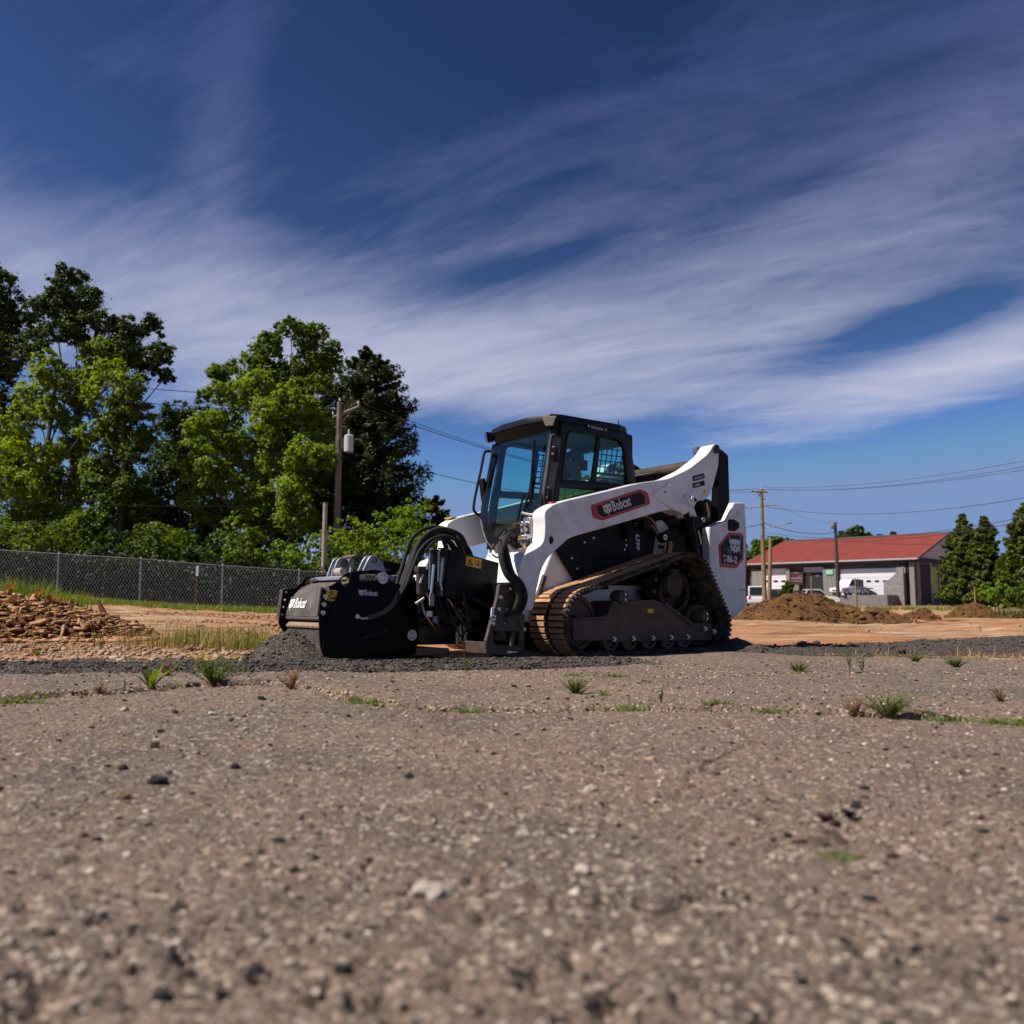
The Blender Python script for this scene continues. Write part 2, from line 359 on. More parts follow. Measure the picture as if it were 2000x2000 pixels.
# ================================================================== GROUND
LX, LY, LPHI = 0.7038, 8.3761, 0.6449             # loader: place on the lot and heading
FWD = Vector((-math.cos(LPHI), -math.sin(LPHI), 0)); LFT = Vector((math.sin(LPHI), -math.cos(LPHI), 0))
def mw(x, y, z=0.0): return Vector((LX, LY, z)) + FWD * x + LFT * y
def to_m(X, Y):
    qx, qy = X - LX, Y - LY
    return qx * FWD.x + qy * FWD.y, qx * LFT.x + qy * LFT.y

M_asphalt = ground_mat('old_asphalt',
    [((.178, .122, .088), 0, 0, 0, 'n'), ((.100, .073, .058), 1.1, .44, .60, 'n'), ((.235, .158, .108), 2.7, .54, .70, 'n'), ((.110, .084, .072), 0.55, .53, .66, 'n'), ((.235, .148, .095), .33, .46, .62, 'n'), ((.085, .066, .056), 5.5, .60, .72, 'n'),
     ((.28, .215, .172), 190, .66, .80, 'c'), ((.050, .041, .037), 240, .78, .88, 'c'), ((.40, .32, .25), 90, .89, .92, 'c'), ((.038, .033, .031), 120, .91, .95, 'c'),
     ((.26, .185, .125), 16, .62, .76, 'n'), ((.060, .047, .040), 26, .66, .74, 'n')], None,
    [(7, .6, .02, 'n'), (55, .75, .012, 'n'), (170, .7, .007, 'v')])
M_dirt = ground_mat('clay_lot',
    [((.36, .190, .092), 0, 0, 0, 'n'), ((.40, .165, .062), .35, .46, .60, 'n'), ((.40, .29, .19), .16, .5, .62, 'n'), ((.17, .085, .040), 1.6, .49, .60, 's'), ((.19, .11, .058), 1.2, .55, .70, 'n'), ((.45, .32, .205), 3.2, .54, .63, 's'),
     ((.46, .33, .22), 9, .62, .72, 'n'), ((.14, .082, .042), 22, .58, .72, 'n'), ((.14, .075, .035), 6.0, .58, .65, 's')], None, [(2.2, .6, .12, 'n'), (14, .8, .04, 'n'), (60, .5, .012, 'n')])
M_mill = ground_mat('asphalt_millings', [((.052, .042, .036), 0, 0, 0, 'n'), ((.090, .072, .060), 24, .45, .65, 'n'), ((.028, .024, .022), 60, .5, .62, 'n'), ((.19, .155, .125), 110, .76, .84, 'c')],
    None, [(30, .8, .03, 'n'), (75, .8, .015, 'v')])
M_lump = mat('asphalt_lump', (.016, .014, .013), .9, var=.45, scale=40, bump=.6, bscale=90)
M_crumb = mat('millings_crumb', (.060, .049, .043), .9, var=.6, scale=14, bump=.6, bscale=90)
M_apron = mat('apron_gravel', (.33, .235, .155), .9, var=.4, scale=14, bump=.5, bscale=60)
M_pale = mat('pale_stone', (.50, .42, .34), .9, var=.3, scale=30, bump=.5, bscale=80)
M_tan = mat('tan_stone', (.30, .19, .10), .9, var=.4, scale=18, bump=.5, bscale=60)

# open clay lot, one sheet to the horizon
gx = np.unique(np.concatenate([np.linspace(-900, -60, 22), np.linspace(-60, -14, 60), np.linspace(-14, 30, 190), np.linspace(30, 90, 40), np.linspace(90, 900, 22)]))
gy = np.unique(np.concatenate([np.linspace(-300, -6, 12), np.linspace(-6, 6, 25), np.linspace(6, 40, 190), np.linspace(40, 130, 60), np.linspace(130, 1800, 30)]))
GX, GY = np.meshgrid(gx, gy)
GZ = ground_h(GX, GY) + (vnoise(GX, GY, 2.3, 1) * .13 + vnoise(GX, GY, .8, 2) * .08 + vnoise(GX, GY, .33, 21) * .05) * ss(9, 14, GY) * (1 - ss(70, 95, GY) * .7)
GZ = GZ + vnoise(GX, GY, 90, 3) * 2.4 * ss(180, 420, np.abs(GX) + GY)
mx_, my_ = to_m(GX, GY)
GZ = np.where((np.abs(my_) < 1.6) & (mx_ > -3) & (mx_ < 7), np.minimum(GZ, -.035), GZ)
n0, n1 = GX.shape; idx = np.arange(n0 * n1).reshape(n0, n1)
F = np.stack([idx[:-1, :-1], idx[:-1, 1:], idx[1:, 1:], idx[1:, :-1]], -1).reshape(-1, 4)
tag(link('ground', np_mesh('ground', np.stack([GX, GY, GZ], -1).reshape(-1, 3), F, True), M_dirt), kind='structure')

# worn asphalt: cracks, pits, chipped edges are cut into the sheet
EDGE = [(-60, -6), (-12, 3.6), (-3.6, 5.65), (-2.2, 6.1), (-1.95, 7.5), (0.2, 8.6), (1.5, 8.35), (2.3, 7.75), (4.1, 6.98), (9, 5.9), (20, 3.2), (60, -6)]
CR1 = [(-6.5, 3.2), (-3.4, 3.5), (-2.25, 3.87), (-2.1, 4.15), (-1.76, 4.32), (-1.52, 4.51), (-1.28, 4.59), (-.93, 4.2), (-.61, 3.77), (-.21, 3.58), (.13, 3.60), (.46, 3.58), (.81, 3.5), (1.06, 3.45), (1.27, 3.42), (1.49, 3.34), (1.89, 3.27), (3.0, 3.2), (6, 3.4)]
CR2 = [(-.4, 5.4), (0, 5.25), (.61, 5.25), (1.22, 5.25), (1.91, 5.75), (2.28, 5.57), (3.6, 5.5)]
CR3 = [(-.03, 2.68), (.23, 2.54), (.4, 2.46)]
CR4 = [(.12, 1.245), (.2, 1.232), (.27, 1.275), (.33, 1.285)]
CR5 = [(-.52, 1.52), (-.43, 1.46), (-.36, 1.42)]
CR6 = [(-.24, 1.34), (-.17, 1.315), (-.1, 1.335)]
def wob(pl, s):
    out = []
    for i in range(len(pl) - 1):
        a, b = pl[i], pl[i + 1]; n = max(2, int(math.dist(a, b) / s))
        for k in range(n):
            t = k / n; out.append((a[0] + (b[0] - a[0]) * t + random.gauss(0, s * .16), a[1] + (b[1] - a[1]) * t + random.gauss(0, s * .16)))
    return out + [pl[-1]]
CR1w, CR2w = wob(CR1, .14), wob(CR2, .16)
def dist_pl(X, Y, pl):
    D = np.full(X.shape, 1e9)
    for (ax, ay), (bx, by) in zip(pl[:-1], pl[1:]):
        ux, uy = bx - ax, by - ay; l2 = ux * ux + uy * uy + 1e-12
        t = np.clip(((X - ax) * ux + (Y - ay) * uy) / l2, 0, 1)
        D = np.minimum(D, np.hypot(X - ax - t * ux, Y - ay - t * uy))
    return D
def crack_y(X): return np.interp(X, [p[0] for p in CR1], [p[1] for p in CR1])
def asphalt_h(X, Y):
    z = vnoise(X, Y, .9, 5) * .028 + vnoise(X, Y, .31, 6) * .010 + vnoise(X, Y, .09, 7) * .0055 + vnoise(X, Y, .034, 8) * .0045 + vnoise(X, Y, .014, 18) * .0018
    z = z + .016 * ss(-.01, .02, Y - crack_y(X)) * np.exp(-(np.maximum(Y - crack_y(X), 0) / 1.2) ** 2) + .014 * np.exp(-((Y - 4.55) / .35) ** 2 - ((X + 1.45) / .6) ** 2)
    return z * ss(-1.0, .6, Y)
PITS = [(1705, 1868, 24, .020), (1205, 1962, 34, .020), (1215, 1795, 16, .012), (370, 1868, 30, .014), (505, 1908, 20, .014), (620, 1960, 18, .01), (230, 1872, 18, .010), (355, 1862, 16, .012),
        (80, 1965, 40, .016), (1330, 1960, 20, .01), (1520, 1640, 10, .008), (720, 1692, 12, .008), (1690, 1600, 26, .020), (1635, 1625, 26, .016), (690, 1965, 18, .012), (1120, 1900, 14, .008), (880, 1925, 14, .008), (1960, 1900, 18, .01)]
rp_ = random.Random(77)
for k in range(70):
    y = 1480 + 540 * rp_.random() ** .8; PITS.append((rp_.uniform(-40, 2040), y, rp_.uniform(5, 15) * (y - 1182) / 500, rp_.uniform(.005, .012)))
rows = np.concatenate([np.linspace(-24, -.5, 18), np.linspace(-.2, .7, 10), np.exp(np.linspace(math.log(.78), math.log(2.3), 170)), np.linspace(2.31, 2.8, 60), np.linspace(2.82, 3.15, 20), np.linspace(3.16, 4.75, 190), np.linspace(4.77, 5.1, 20), np.linspace(5.11, 5.95, 75), np.linspace(5.99, 8.6, 80)])
tt = np.concatenate([-np.exp(np.linspace(math.log(40), math.log(.8), 26)), np.linspace(-.78, .78, 430), np.exp(np.linspace(math.log(.8), math.log(40), 26))])
AY, AT = np.meshgrid(rows, tt, indexing='ij'); AX = np.maximum(AY, .78) * AT
AZ = asphalt_h(AX, AY)
nr = (AY > .3) & (np.abs(AT) < 2)
for pl, w, dp in ((CR1w, .034, .045), (CR2w, .030, .035), (CR3, .014, .012), (CR4, .014, .018), (CR5, .01, .012), (CR6, .009, .012), (wob([(-.95, 1.62), (-.5, 1.78), (-.1, 1.74), (.35, 1.92), (.9, 1.88)], .05), .007, .010), (wob([(.35, 1.92), (.48, 2.3), (.75, 2.75), (.8, 3.4)], .06), .008, .012), (wob([(-1.5, 2.6), (-.9, 2.75), (-.4, 2.62), (-.03, 2.68)], .07), .009, .011), (wob([(1.0, 2.2), (1.5, 2.35), (2.1, 2.3)], .06), .009, .010), (wob([(-.2, 1.05), (.1, 1.12), (.5, 1.08)], .03), .005, .008)):
    d = dist_pl(AX, AY, pl) * (1 + vnoise(AX, AY, .05, 9) * .9); AZ = AZ - dp * np.exp(-(d / w) ** 2) * nr
for x, y, r, dp in PITS:
    p = on_ground(x, y); rr = r * p.y / FPX
    d = np.hypot(AX - p.x, (AY - p.y) * .45) * (1 + vnoise(AX, AY, .03, 10) * .8); AZ = AZ - dp * 1.5 * np.exp(-(d / rr) ** 2.0 * 1.2)
AZ = AZ - ss(.25, 0, np.interp(AX, [p[0] for p in EDGE], [p[1] for p in EDGE]) - AY) * .02
n0, n1 = AX.shape; idx = np.arange(n0 * n1).reshape(n0, n1)
F = np.stack([idx[:-1, :-1], idx[:-1, 1:], idx[1:, 1:], idx[1:, :-1]], -1).reshape(-1, 4)
cxm = AX.ravel()[F].mean(1); cym = AY.ravel()[F].mean(1)
keep = cym < np.interp(cxm, [p[0] for p in EDGE], [p[1] for p in EDGE]) + vnoise(cxm, cym, .3, 4) * .25
tag(link('asphalt_lot', np_mesh('asphalt_lot', np.stack([AX, AY, AZ], -1).reshape(-1, 3), F[keep], True), M_asphalt), kind='structure')
def ah(x, y): return float(asphalt_h(np.array([x]), np.array([y]))[0])

# ---- lumps, stones, gravel
def rock_mesh(name, seed, sq=.7, sub=1):
    r = random.Random(seed); bm = bmesh.new(); bmesh.ops.create_icosphere(bm, subdivisions=sub, radius=1.0)
    off = Vector((r.random() * 9, r.random() * 9, r.random() * 9))
    for v in bm.verts:
        k = 1 + .28 * math.sin(3.1 * v.co.x + off.x) * math.cos(2.7 * v.co.y + off.y) + r.uniform(-.20, .20)
        v.co *= k; v.co.z *= sq; v.co.x *= 1.15
    me = bpy.data.meshes.new(name); bm.to_mesh(me); bm.free(); return me
ROCKS = [rock_mesh('rock', 40 + i, .62) for i in range(7)]
BIGROCKS = [rock_mesh('rock', 60 + i, .55, 2) for i in range(5)]
def rock_arrays(mes):
    out = []
    for me in mes:
        V = np.array([v.co[:] for v in me.vertices]); F_ = np.array([p.vertices[:] for p in me.polygons]); out.append((V, F_))
    return out
RA = rock_arrays(ROCKS)
def scatter(name, P, S, m, label, cat, seed=1, flat=1.0, kind='stuff'):
    """many small loose lumps as one mass"""
    r = np.random.default_rng(seed); Vs, Fs, o = [], [], 0
    for p, s in zip(P, S):
        V, F_ = RA[r.integers(len(RA))]; a = r.random() * 6.283; c, sn = math.cos(a), math.sin(a)
        W = V * s; W = np.stack([W[:, 0] * c - W[:, 1] * sn, W[:, 0] * sn + W[:, 1] * c, W[:, 2] * flat], 1) + np.asarray(p)
        Vs.append(W); Fs.append(F_ + o); o += len(V)
    ob = link(name, np_mesh(name, np.concatenate(Vs), np.concatenate(Fs)), m)
    return tag(ob, label, cat, kind=kind)
def fan(n, y0, y1, t=.72):
    Y = np.exp(rng.uniform(math.log(y0), math.log(y1), n)); X = Y * rng.uniform(-t, t, n); return X, Y
X, Y = fan(4200, .85, 7.0); k = Y < np.interp(X, [p[0] for p in EDGE], [p[1] for p in EDGE]) - .1; X, Y = X[k], Y[k]
Z = asphalt_h(X, Y); S = rng.gamma(1.6, .0011, len(X)) + .0006 + .0008 * Y
scatter('asphalt_grit', np.stack([X, Y, Z + S * .2], 1)[::2], S[::2], M_lump, 'fine dark grit strewn over the old asphalt', 'gravel', 2)
scatter('pale_grit', np.stack([X, Y, Z + S * .2], 1)[1::2], S[1::2] * .85, M_pale, 'fine pale grit strewn over the old asphalt', 'gravel', 3)
def stone(x, y, wpx, m, label, group, big=True):
    p = on_ground(x, y); s = wpx * p.y / FPX / 2.3
    me = random.choice(BIGROCKS if big else ROCKS).copy(); me.materials.clear(); me.materials.append(m)
    o = bpy.data.objects.new('stone', me); COL.objects.link(o); o.scale = (s, s * .9, s * 1.05)
    o.location = (p.x, p.y, ah(p.x, p.y) + s * .28); o.rotation_euler = (random.uniform(-.3, .3), random.uniform(-.3, .3), random.uniform(0, 6))
    return tag(o, label, 'stone', group)
GD, GP = 'dark asphalt lumps loose on the asphalt', 'pale stones loose on the asphalt'
# broken pale edge and crumbs along the cracks
cp_ = []
for pl, nn_ in ((CR1w, 1900), (CR2w, 600), (CR3, 40)):
    P_ = np.array(pl); d_ = np.r_[0, np.cumsum(np.hypot(*np.diff(P_, axis=0).T))]; q_ = rng.uniform(0, d_[-1], nn_); cp_.append(np.stack([np.interp(q_, d_, P_[:, 0]), np.interp(q_, d_, P_[:, 1]) + rng.normal(0, .055, nn_)], 1))
cp_ = np.concatenate(cp_); S = rng.gamma(1.3, .0026, len(cp_)) + .002
scatter('crack_gravel', np.stack([cp_[:, 0], cp_[:, 1], asphalt_h(cp_[:, 0], cp_[:, 1]) - .006], 1), S, M_apron, 'pale broken crumbs lying along the asphalt cracks', 'gravel', 4)
stone(308, 1532, 40, M_lump, 'largest dark asphalt lump lying on the left foreground asphalt', GD)
for x, y, w in ((240, 1499, 24), (458, 1500, 26), (800, 1518, 22), (302, 1456, 24), (315, 1430, 16), (342, 1392, 16), (512, 1371, 18), (452, 1412, 16), (545, 1645, 24), (190, 1651, 22), (165, 1640, 18),
                (680, 1403, 14), (965, 1470, 14), (1430, 1452, 12), (500, 1906, 34), (432, 1962, 34), (316, 1968, 44), (1510, 1646, 16), (575, 1702, 24), (1360, 1660, 12), (670, 1911, 34), (388, 1466, 12), (210, 1494, 14), (145, 1498, 10), (1003, 1347, 14), (1032, 1347, 10), (1070, 1369, 12)):
    stone(x, y, w, M_lump, 'small dark asphalt lump lying loose on the asphalt', GD, w > 20)
stone(1140, 1714, 40, M_pale, 'chunky pale stone with a dark hollow beside it', GP)
stone(240, 1562, 34, M_tan, 'cream pebble just below the largest dark lump', GP)
stone(845, 1757, 66, M_pale, 'wide flat pale stone sunk in the centre foreground', GP)
stone(1172, 1872, 32, M_pale, 'upright pale stone in the lower centre foreground', GP)
for x, y, w in ((1151, 1546, 26), (1120, 1630, 22), (1022, 1634, 24), (602, 1668, 22), (535, 1612, 20), (1230, 1541, 10), (415, 1398, 18), (510, 1408, 16), (245, 1383, 22), (480, 1425, 14), (705, 1512, 9), (1300, 1580, 12), (1705, 1700, 14), (60, 1830, 22), (115, 1892, 26), (1003, 1345, 12), (1506, 1410, 14), (40, 1475, 20)):
    stone(x, y, w, M_pale, 'small pale stone lying loose on the asphalt', GP, w > 20)

# lifted chip of asphalt with a moss patch, right foreground
ch = empty('asphalt_chip', (0, 0, 0), 0, 'broken lifted asphalt chips beside a moss patch in the right foreground', 'rubble')
for x, y, w in ((1612, 1605, 40), (1655, 1590, 30), (1672, 1580, 26), (1560, 1650, 34), (1600, 1655, 46), (1640, 1645, 50), (1690, 1563, 18)):
    p = on_ground(x, y); s = w * p.y / FPX / 2.4; o = link('chip', random.choice(BIGROCKS).copy(), M_asphalt if w > 32 else M_lump, ch)
    o.location = (p.x, p.y, ah(p.x, p.y) + s * .15); o.scale = (s, s * .8, s * .55); o.rotation_euler = (random.uniform(-.5, .5), random.uniform(-.5, .5), random.uniform(0, 6))

# ---- millings: strip in the planer's path, windrow, heaps
def heap_grid(x0, x1, y0, y1, nx, ny, hf, edge=.12, seed=0):
    xs = np.linspace(x0, x1, nx); ys = np.linspace(y0, y1, ny); A, B = np.meshgrid(xs, ys, indexing='ij')
    H = hf(A, B); nse = vnoise(A, B, .16, seed) * .03 + vnoise(A, B, .05, seed + 1) * .02 + vnoise(A, B, .02, seed + 2) * .008
    H = H + nse * ss(-.03, .03, H) - .03
    W = np.stack([LX + FWD.x * A + LFT.x * B, LY + FWD.y * A + LFT.y * B, H], -1)
    n0, n1 = A.shape; i = np.arange(n0 * n1).reshape(n0, n1)
    F_ = np.stack([i[:-1, :-1], i[:-1, 1:], i[1:, 1:], i[1:, :-1]], -1).reshape(-1, 4); return W, F_, H
def wgrid(x0, x1, y0, y1, nx, ny, hf, seed):
    A, B = np.meshgrid(np.linspace(x0, x1, nx), np.linspace(y0, y1, ny), indexing='ij'); H = hf(A, B)
    H = H + (vnoise(A, B, .16, seed) * .03 + vnoise(A, B, .05, seed + 1) * .022 + vnoise(A, B, .02, seed + 2) * .009) * ss(-.03, .03, H) - .03
    i = np.arange(A.size).reshape(A.shape); return np.stack([A, B, H], -1).reshape(-1, 3), np.stack([i[:-1, :-1], i[:-1, 1:], i[1:, 1:], i[1:, :-1]], -1).reshape(-1, 4)
def strip_lo(X): return 5.16 + .236 * (X + 3.05)
def strip_hi(X): return np.interp(X, [-12, -6, -3.6, -1.8, -.8, 0, 1.2], [4.9, 5.75, 6.22, 6.30, 6.5, 6.75, 6.9])
def strip_h(A, B):
    w = vnoise(A * .5, B, .4, 31) * .22; lo = strip_lo(A) + w; hi = strip_hi(A) + vnoise(A * .5, B, .35, 32) * .2
    k = ss(lo - .08, lo + .16, B) * ss(hi + .10, hi - .14, B) * ss(1.25, .7, A) * ss(-12, -11, A)
    return .68 * k * (.055 + .03 * np.exp(-((B - lo - .18) / .15) ** 2) + .03 * np.exp(-((B - hi + .18) / .16) ** 2) + .03 * vnoise(A, B, .5, 33))
W, F = wgrid(-12, 1.4, 2.6, 7.4, 560, 190, strip_h, 70)
keep = (F >= 0).all(1) & (W[F].mean(1)[:, 2] > -.032)
tag(link('asphalt_millings', np_mesh('asphalt_millings', W, F[keep], True), M_mill), 'long band of dark asphalt millings running left from the planer', 'millings', kind='stuff')
def rear_h(A, B):
    w = vnoise(A, B, .8, 41) * .5; top = .95 + w * .4; bot = np.interp(A, [-14, -8, -3, -.6], [4.6, 4.0, 2.8 - .1, 1.5]) + w * .35
    return .05 * ss(top - .25, top + .2, B) * ss(bot + .15, bot - .25, B) * ss(-14, -13, A) * ss(-.2, -1.0, A) * (.45 + .9 * (vnoise(A, B, .35, 43) + .5))
W, F, H = heap_grid(-14, -.1, .4, 5.0, 300, 120, rear_h, seed=74)
tag(link('asphalt_millings', np_mesh('asphalt_millings', W.reshape(-1, 3), F, True), M_mill), 'dark patch of scattered millings spreading right behind the loader', 'millings', kind='stuff')
def mound(cx, cy, rx, ry, h, label, seed, m=M_mill, peak=1.6, nm='millings_heap', cat='heap'):
    def hf(A, B):
        d = np.hypot((A - cx) / rx, (B - cy) / ry) * (1 + vnoise(A, B, .3, seed) * .35); return h * np.clip(1 - d, 0, 1) ** (1 / peak * 1.3)
    W, F, H = heap_grid(cx - rx * 1.25, cx + rx * 1.25, cy - ry * 1.25, cy + ry * 1.25, 70, 70, hf, seed=seed)
    return tag(link(nm, np_mesh(nm, W.reshape(-1, 3), F, True), m), label, cat, 'heaps of asphalt millings by the loader')
mound(2.93, -.13, .34, .46, .27, 'dark millings heap piled against the planer front', 101)
mound(-.98, 1.02, .34, .42, .15, 'dark millings heap behind the near track', 102)
mound(1.42, .80, .40, .26, .10, 'low dark millings heap between planer and near track', 103)
# crumbs on the millings
X = -rng.gamma(2.0, 2.2, 14000) + 1.2; Y = strip_lo(X) + rng.uniform(-.22, 1.15, 14000); hz = strip_h(X, Y) - .03; k = (hz > -.022) | (rng.random(14000) < .08); X, Y, hz = X[k], Y[k], hz[k]
S = rng.gamma(1.6, .0030, len(X)) + .0015
scatter('millings_crumbs', np.stack([X, Y, np.maximum(hz, 0) + .008], 1), S, M_crumb, 'loose black crumbs on the millings band left of the planer', 'millings', 5)
mx = -rng.uniform(.8, 13, 3600); my = rng.uniform(.75, 4.4, 3600); hz = rear_h(mx, my) - .03; k = hz > -.018; mx, my, hz = mx[k], my[k], hz[k]
W = np.stack([LX + FWD.x * mx + LFT.x * my, LY + FWD.y * mx + LFT.y * my, hz + .012], 1); S = rng.gamma(1.6, .0042, len(mx)) + .003
scatter('millings_crumbs', W, S, M_crumb, 'loose black crumbs on the millings patch behind the loader', 'millings', 6)
mx = rng.uniform(2.5, 4.0, 1100); my = rng.uniform(-1.0, .6, 1100)
d = np.hypot((mx - 2.93) / .34, (my + .13) / .46); hz = .27 * np.clip(1 - d, 0, 1) ** .81; k = hz > .01
W = np.stack([LX + FWD.x * mx + LFT.x * my, LY + FWD.y * mx + LFT.y * my, hz - .02], 1)[k]
scatter('millings_crumbs', W, rng.gamma(1.8, .0035, k.sum()) + .002, M_crumb, 'loose black crumbs on the heap at the planer front', 'millings', 7)
# gravel apron left, between strip and rubble
n = 11000; gX = rng.uniform(-11, -1.8, n); gY = rng.uniform(6.4, 13.5, n); a, b = to_m(gX, gY); k = (gY > strip_hi(gX) + .1) & (b < -.9) & (gY < 7.6 + (-gX) * .5 + rng.normal(0, .5, n)); gX, gY = gX[k], gY[k]
scatter('gravel_apron', np.stack([gX, gY, ground_h(gX, gY) + .01], 1), rng.gamma(1.3, .0062, len(gX)) + .003, M_apron, 'pale gravel spread on the clay at far left', 'gravel', 8)
n = 900; gX = rng.uniform(2.2, 9, n); gY = 7.6 - (gX - 2.2) * .33 + rng.normal(.12, .28, n)
scatter('edge_gravel', np.stack([gX, gY, np.zeros(n) - .005], 1), rng.gamma(1.3, .0032, n) + .0015, M_tan, 'tan gravel along the broken asphalt edge at right', 'gravel', 9)
n = 3000; gX = rng.uniform(-12, 22, n); gY = rng.uniform(9, 34, n); a, b = to_m(gX, gY); k = np.abs(b) > 1.2; gX, gY = gX[k], gY[k]
scatter('lot_clods', np.stack([gX, gY, ground_h(gX, gY) + .01], 1), rng.gamma(1.2, .010, len(gX)) + .003, M_tan, 'clods and small stones on the open clay lot', 'gravel', 10)
n = 5200; gX = rng.uniform(-12, -2, n); gY = 8.5 + 24 * rng.random(n) ** 1.3; a, b = to_m(gX, gY); k = b < -1.3; gX, gY = gX[k], gY[k]
scatter('clay_crumbs', np.stack([gX, gY, ground_h(gX, gY) + .012], 1), rng.gamma(1.2, .012, len(gX)) + .003, mat('clay_crumb', (.24, .115, .055), .95, var=.5, scale=9, bump=.5), 'red clay crumbs strewn between the rubble and the fence', 'gravel', 14)
# ================================================================== COMPACT TRACK LOADER
GREYDUST = (.28, .205, .145)
M_white = mat('white_paint', (.78, .765, .76), .36, var=.06, scale=3, dirt=GREYDUST, damt=.36, dscale=3.0, coat=.2)
M_black = mat('black_paint', (.0040, .0034, .0034), .40, var=.3, dirt=(.045, .033, .025), damt=.14, dscale=7, spec=.12)
M_cab = mat('cab_paint', (.007, .008, .013), .42, var=.2, dirt=(.05, .04, .03), damt=.10, dscale=6, spec=.25)
M_dusty = mat('dusty_black', (.016, .013, .012), .6, var=.3, spec=.3, dirt=(.17, .115, .08), damt=.42, dscale=6)
M_frame = mat('undercarriage_paint', (.052, .038, .035), .55, var=.3, spec=.3, dirt=(.15, .105, .08), damt=.50, dscale=4, bump=.1)
M_rubber = mat('track_rubber', (.016, .014, .013), .8, var=.3, spec=.25, dirt=(.22, .165, .12), damt=.42, dscale=9, bump=.25)
M_lug = mat('dusty_tread', (.42, .235, .115), .9, var=.25, scale=22, dirt=(.06, .045, .035), damt=.22, dscale=26, bump=.4, bscale=90)
M_steel = mat('bare_steel', (.50, .49, .48), .35, 1.0, var=.12, dirt=(.2, .15, .1), damt=.2)
M_galv = mat('galvanised', (.36, .38, .42), .5, .55, var=.2, scale=26, dirt=(.22, .18, .14), damt=.2)
M_hose = mat('hose_sleeve', (.018, .016, .015), .75, spec=.35, var=.4, scale=60, bump=.6, bscale=160, dirt=(.06, .047, .037), damt=.3, dscale=12)
M_red = mat('red_film', (.42, .035, .015), .4, var=.08)
M_sign = mat('black_film', (.006, .006, .007), .35, var=.2, spec=.2)
M_mark = mat('grey_print', (.62, .61, .63), .5, var=.04)
M_yellow = mat('yellow_film', (.70, .42, .012), .45, var=.06)
M_lens = mat('lamp_lens', (.32, .27, .24), .25, 0.2, var=.35, scale=90, bump=.5, bscale=70)
M_brass = mat('plated_line', (.48, .34, .20), .35, .9, var=.2)
M_trim = mat('dark_plastic', (.006, .006, .007), .55, var=.25, spec=.2, bump=.15, bscale=200)
M_glass = glass_mat('tinted_glass', (.80, .955, .95))
M_glassd = glass_mat('tinted_glass_side', (.72, .93, .92))
M_seat = mat('seat_vinyl', (.006, .006, .007), .7, var=.3, spec=.2)

LO = empty('compact_track_loader', (LX, LY, 0), math.pi + LPHI, 'white and black compact track loader with a cab, on rubber tracks', 'track loader')
def flat(me, o, u, v, name, m, parent):
    """lay a flat outline (2-D mesh) on a surface: origin o, axes u and v"""
    V = np.empty(len(me.vertices) * 3, np.float32); me.vertices.foreach_get('co', V); V = V.reshape(-1, 3)
    o, u, v = np.array(o, float), np.array(u, float), np.array(v, float)
    me.vertices.foreach_set('co', (o + V[:, :1] * u + V[:, 1:2] * v + V[:, 2:3] * np.cross(u, v)).astype(np.float32).ravel()); me.update()
    return link(name, me, m, parent)
def outline(loops, depth=.0008):
    me = plate_mesh(loops, -depth, depth, 'z'); return me
CAT = [(-.48, .56), (-.40, .24), (-.16, .31), (.16, .31), (.40, .24), (.48, .56), (.45, .14), (.37, -.04), (.45, -.16), (.31, -.20), (.37, -.36), (.19, -.30), (.13, -.43), (0, -.38), (-.13, -.43), (-.19, -.30), (-.37, -.36), (-.31, -.20), (-.45, -.16), (-.37, -.04), (-.45, .14)]
EYE = [(-.28, .08), (-.08, -.02), (-.11, -.11), (-.25, -.05)]
def cat_mesh(s):
    h = [[(x * s, y * s) for x, y in CAT], [(x * s, y * s) for x, y in EYE], [(-x * s, y * s) for x, y in EYE[::-1]], [(-.07 * s, -.19 * s), (.07 * s, -.19 * s), (0, -.29 * s)]]
    return outline(h)
def wordmark(o, u, v, h, parent, m=None, shear=0.0):
    """emblem and lettering, laid on a surface"""
    m = m or M_mark; o = Vector(o); u = Vector(u).normalized(); v = Vector(v).normalized()
    flat(cat_mesh(h * 1.3), o + u * h * .62 + v * h * .5, u, v, 'emblem', m, parent)
    me = outline([circle(0, 0, h * .06, 8)]); flat(me, o + u * h * .62 - v * h * .16, u, v, 'emblem_dot', m, parent)
    t = text_mesh('Bobcat', h * 1.40, h * .038, .64, shear, 1.06); flat(t, o + u * h * 1.28 + v * h * .03, u, v, 'lettering', m, parent)

def scrib(w, h, n, seed):
    """print too worn or small to read: a row of broken strokes"""
    r = random.Random(seed); b = MB(); p = w / n
    for k in range(n):
        x = k * p; q = p * .78
        b.add([(x, 0, 0), (x + q * .34, 0, 0), (x + q * .34, h, 0), (x, h, 0)], [(0, 1, 2, 3)])
        for z in r.sample((0, h * .38, h * .76), r.choice((1, 2, 2))): b.add([(x + q * .3, z, 0), (x + q, z, 0), (x + q, z + h * .24, 0), (x + q * .3, z + h * .24, 0)], [(0, 1, 2, 3)])
    return b.mesh('print', False, fixn=False)

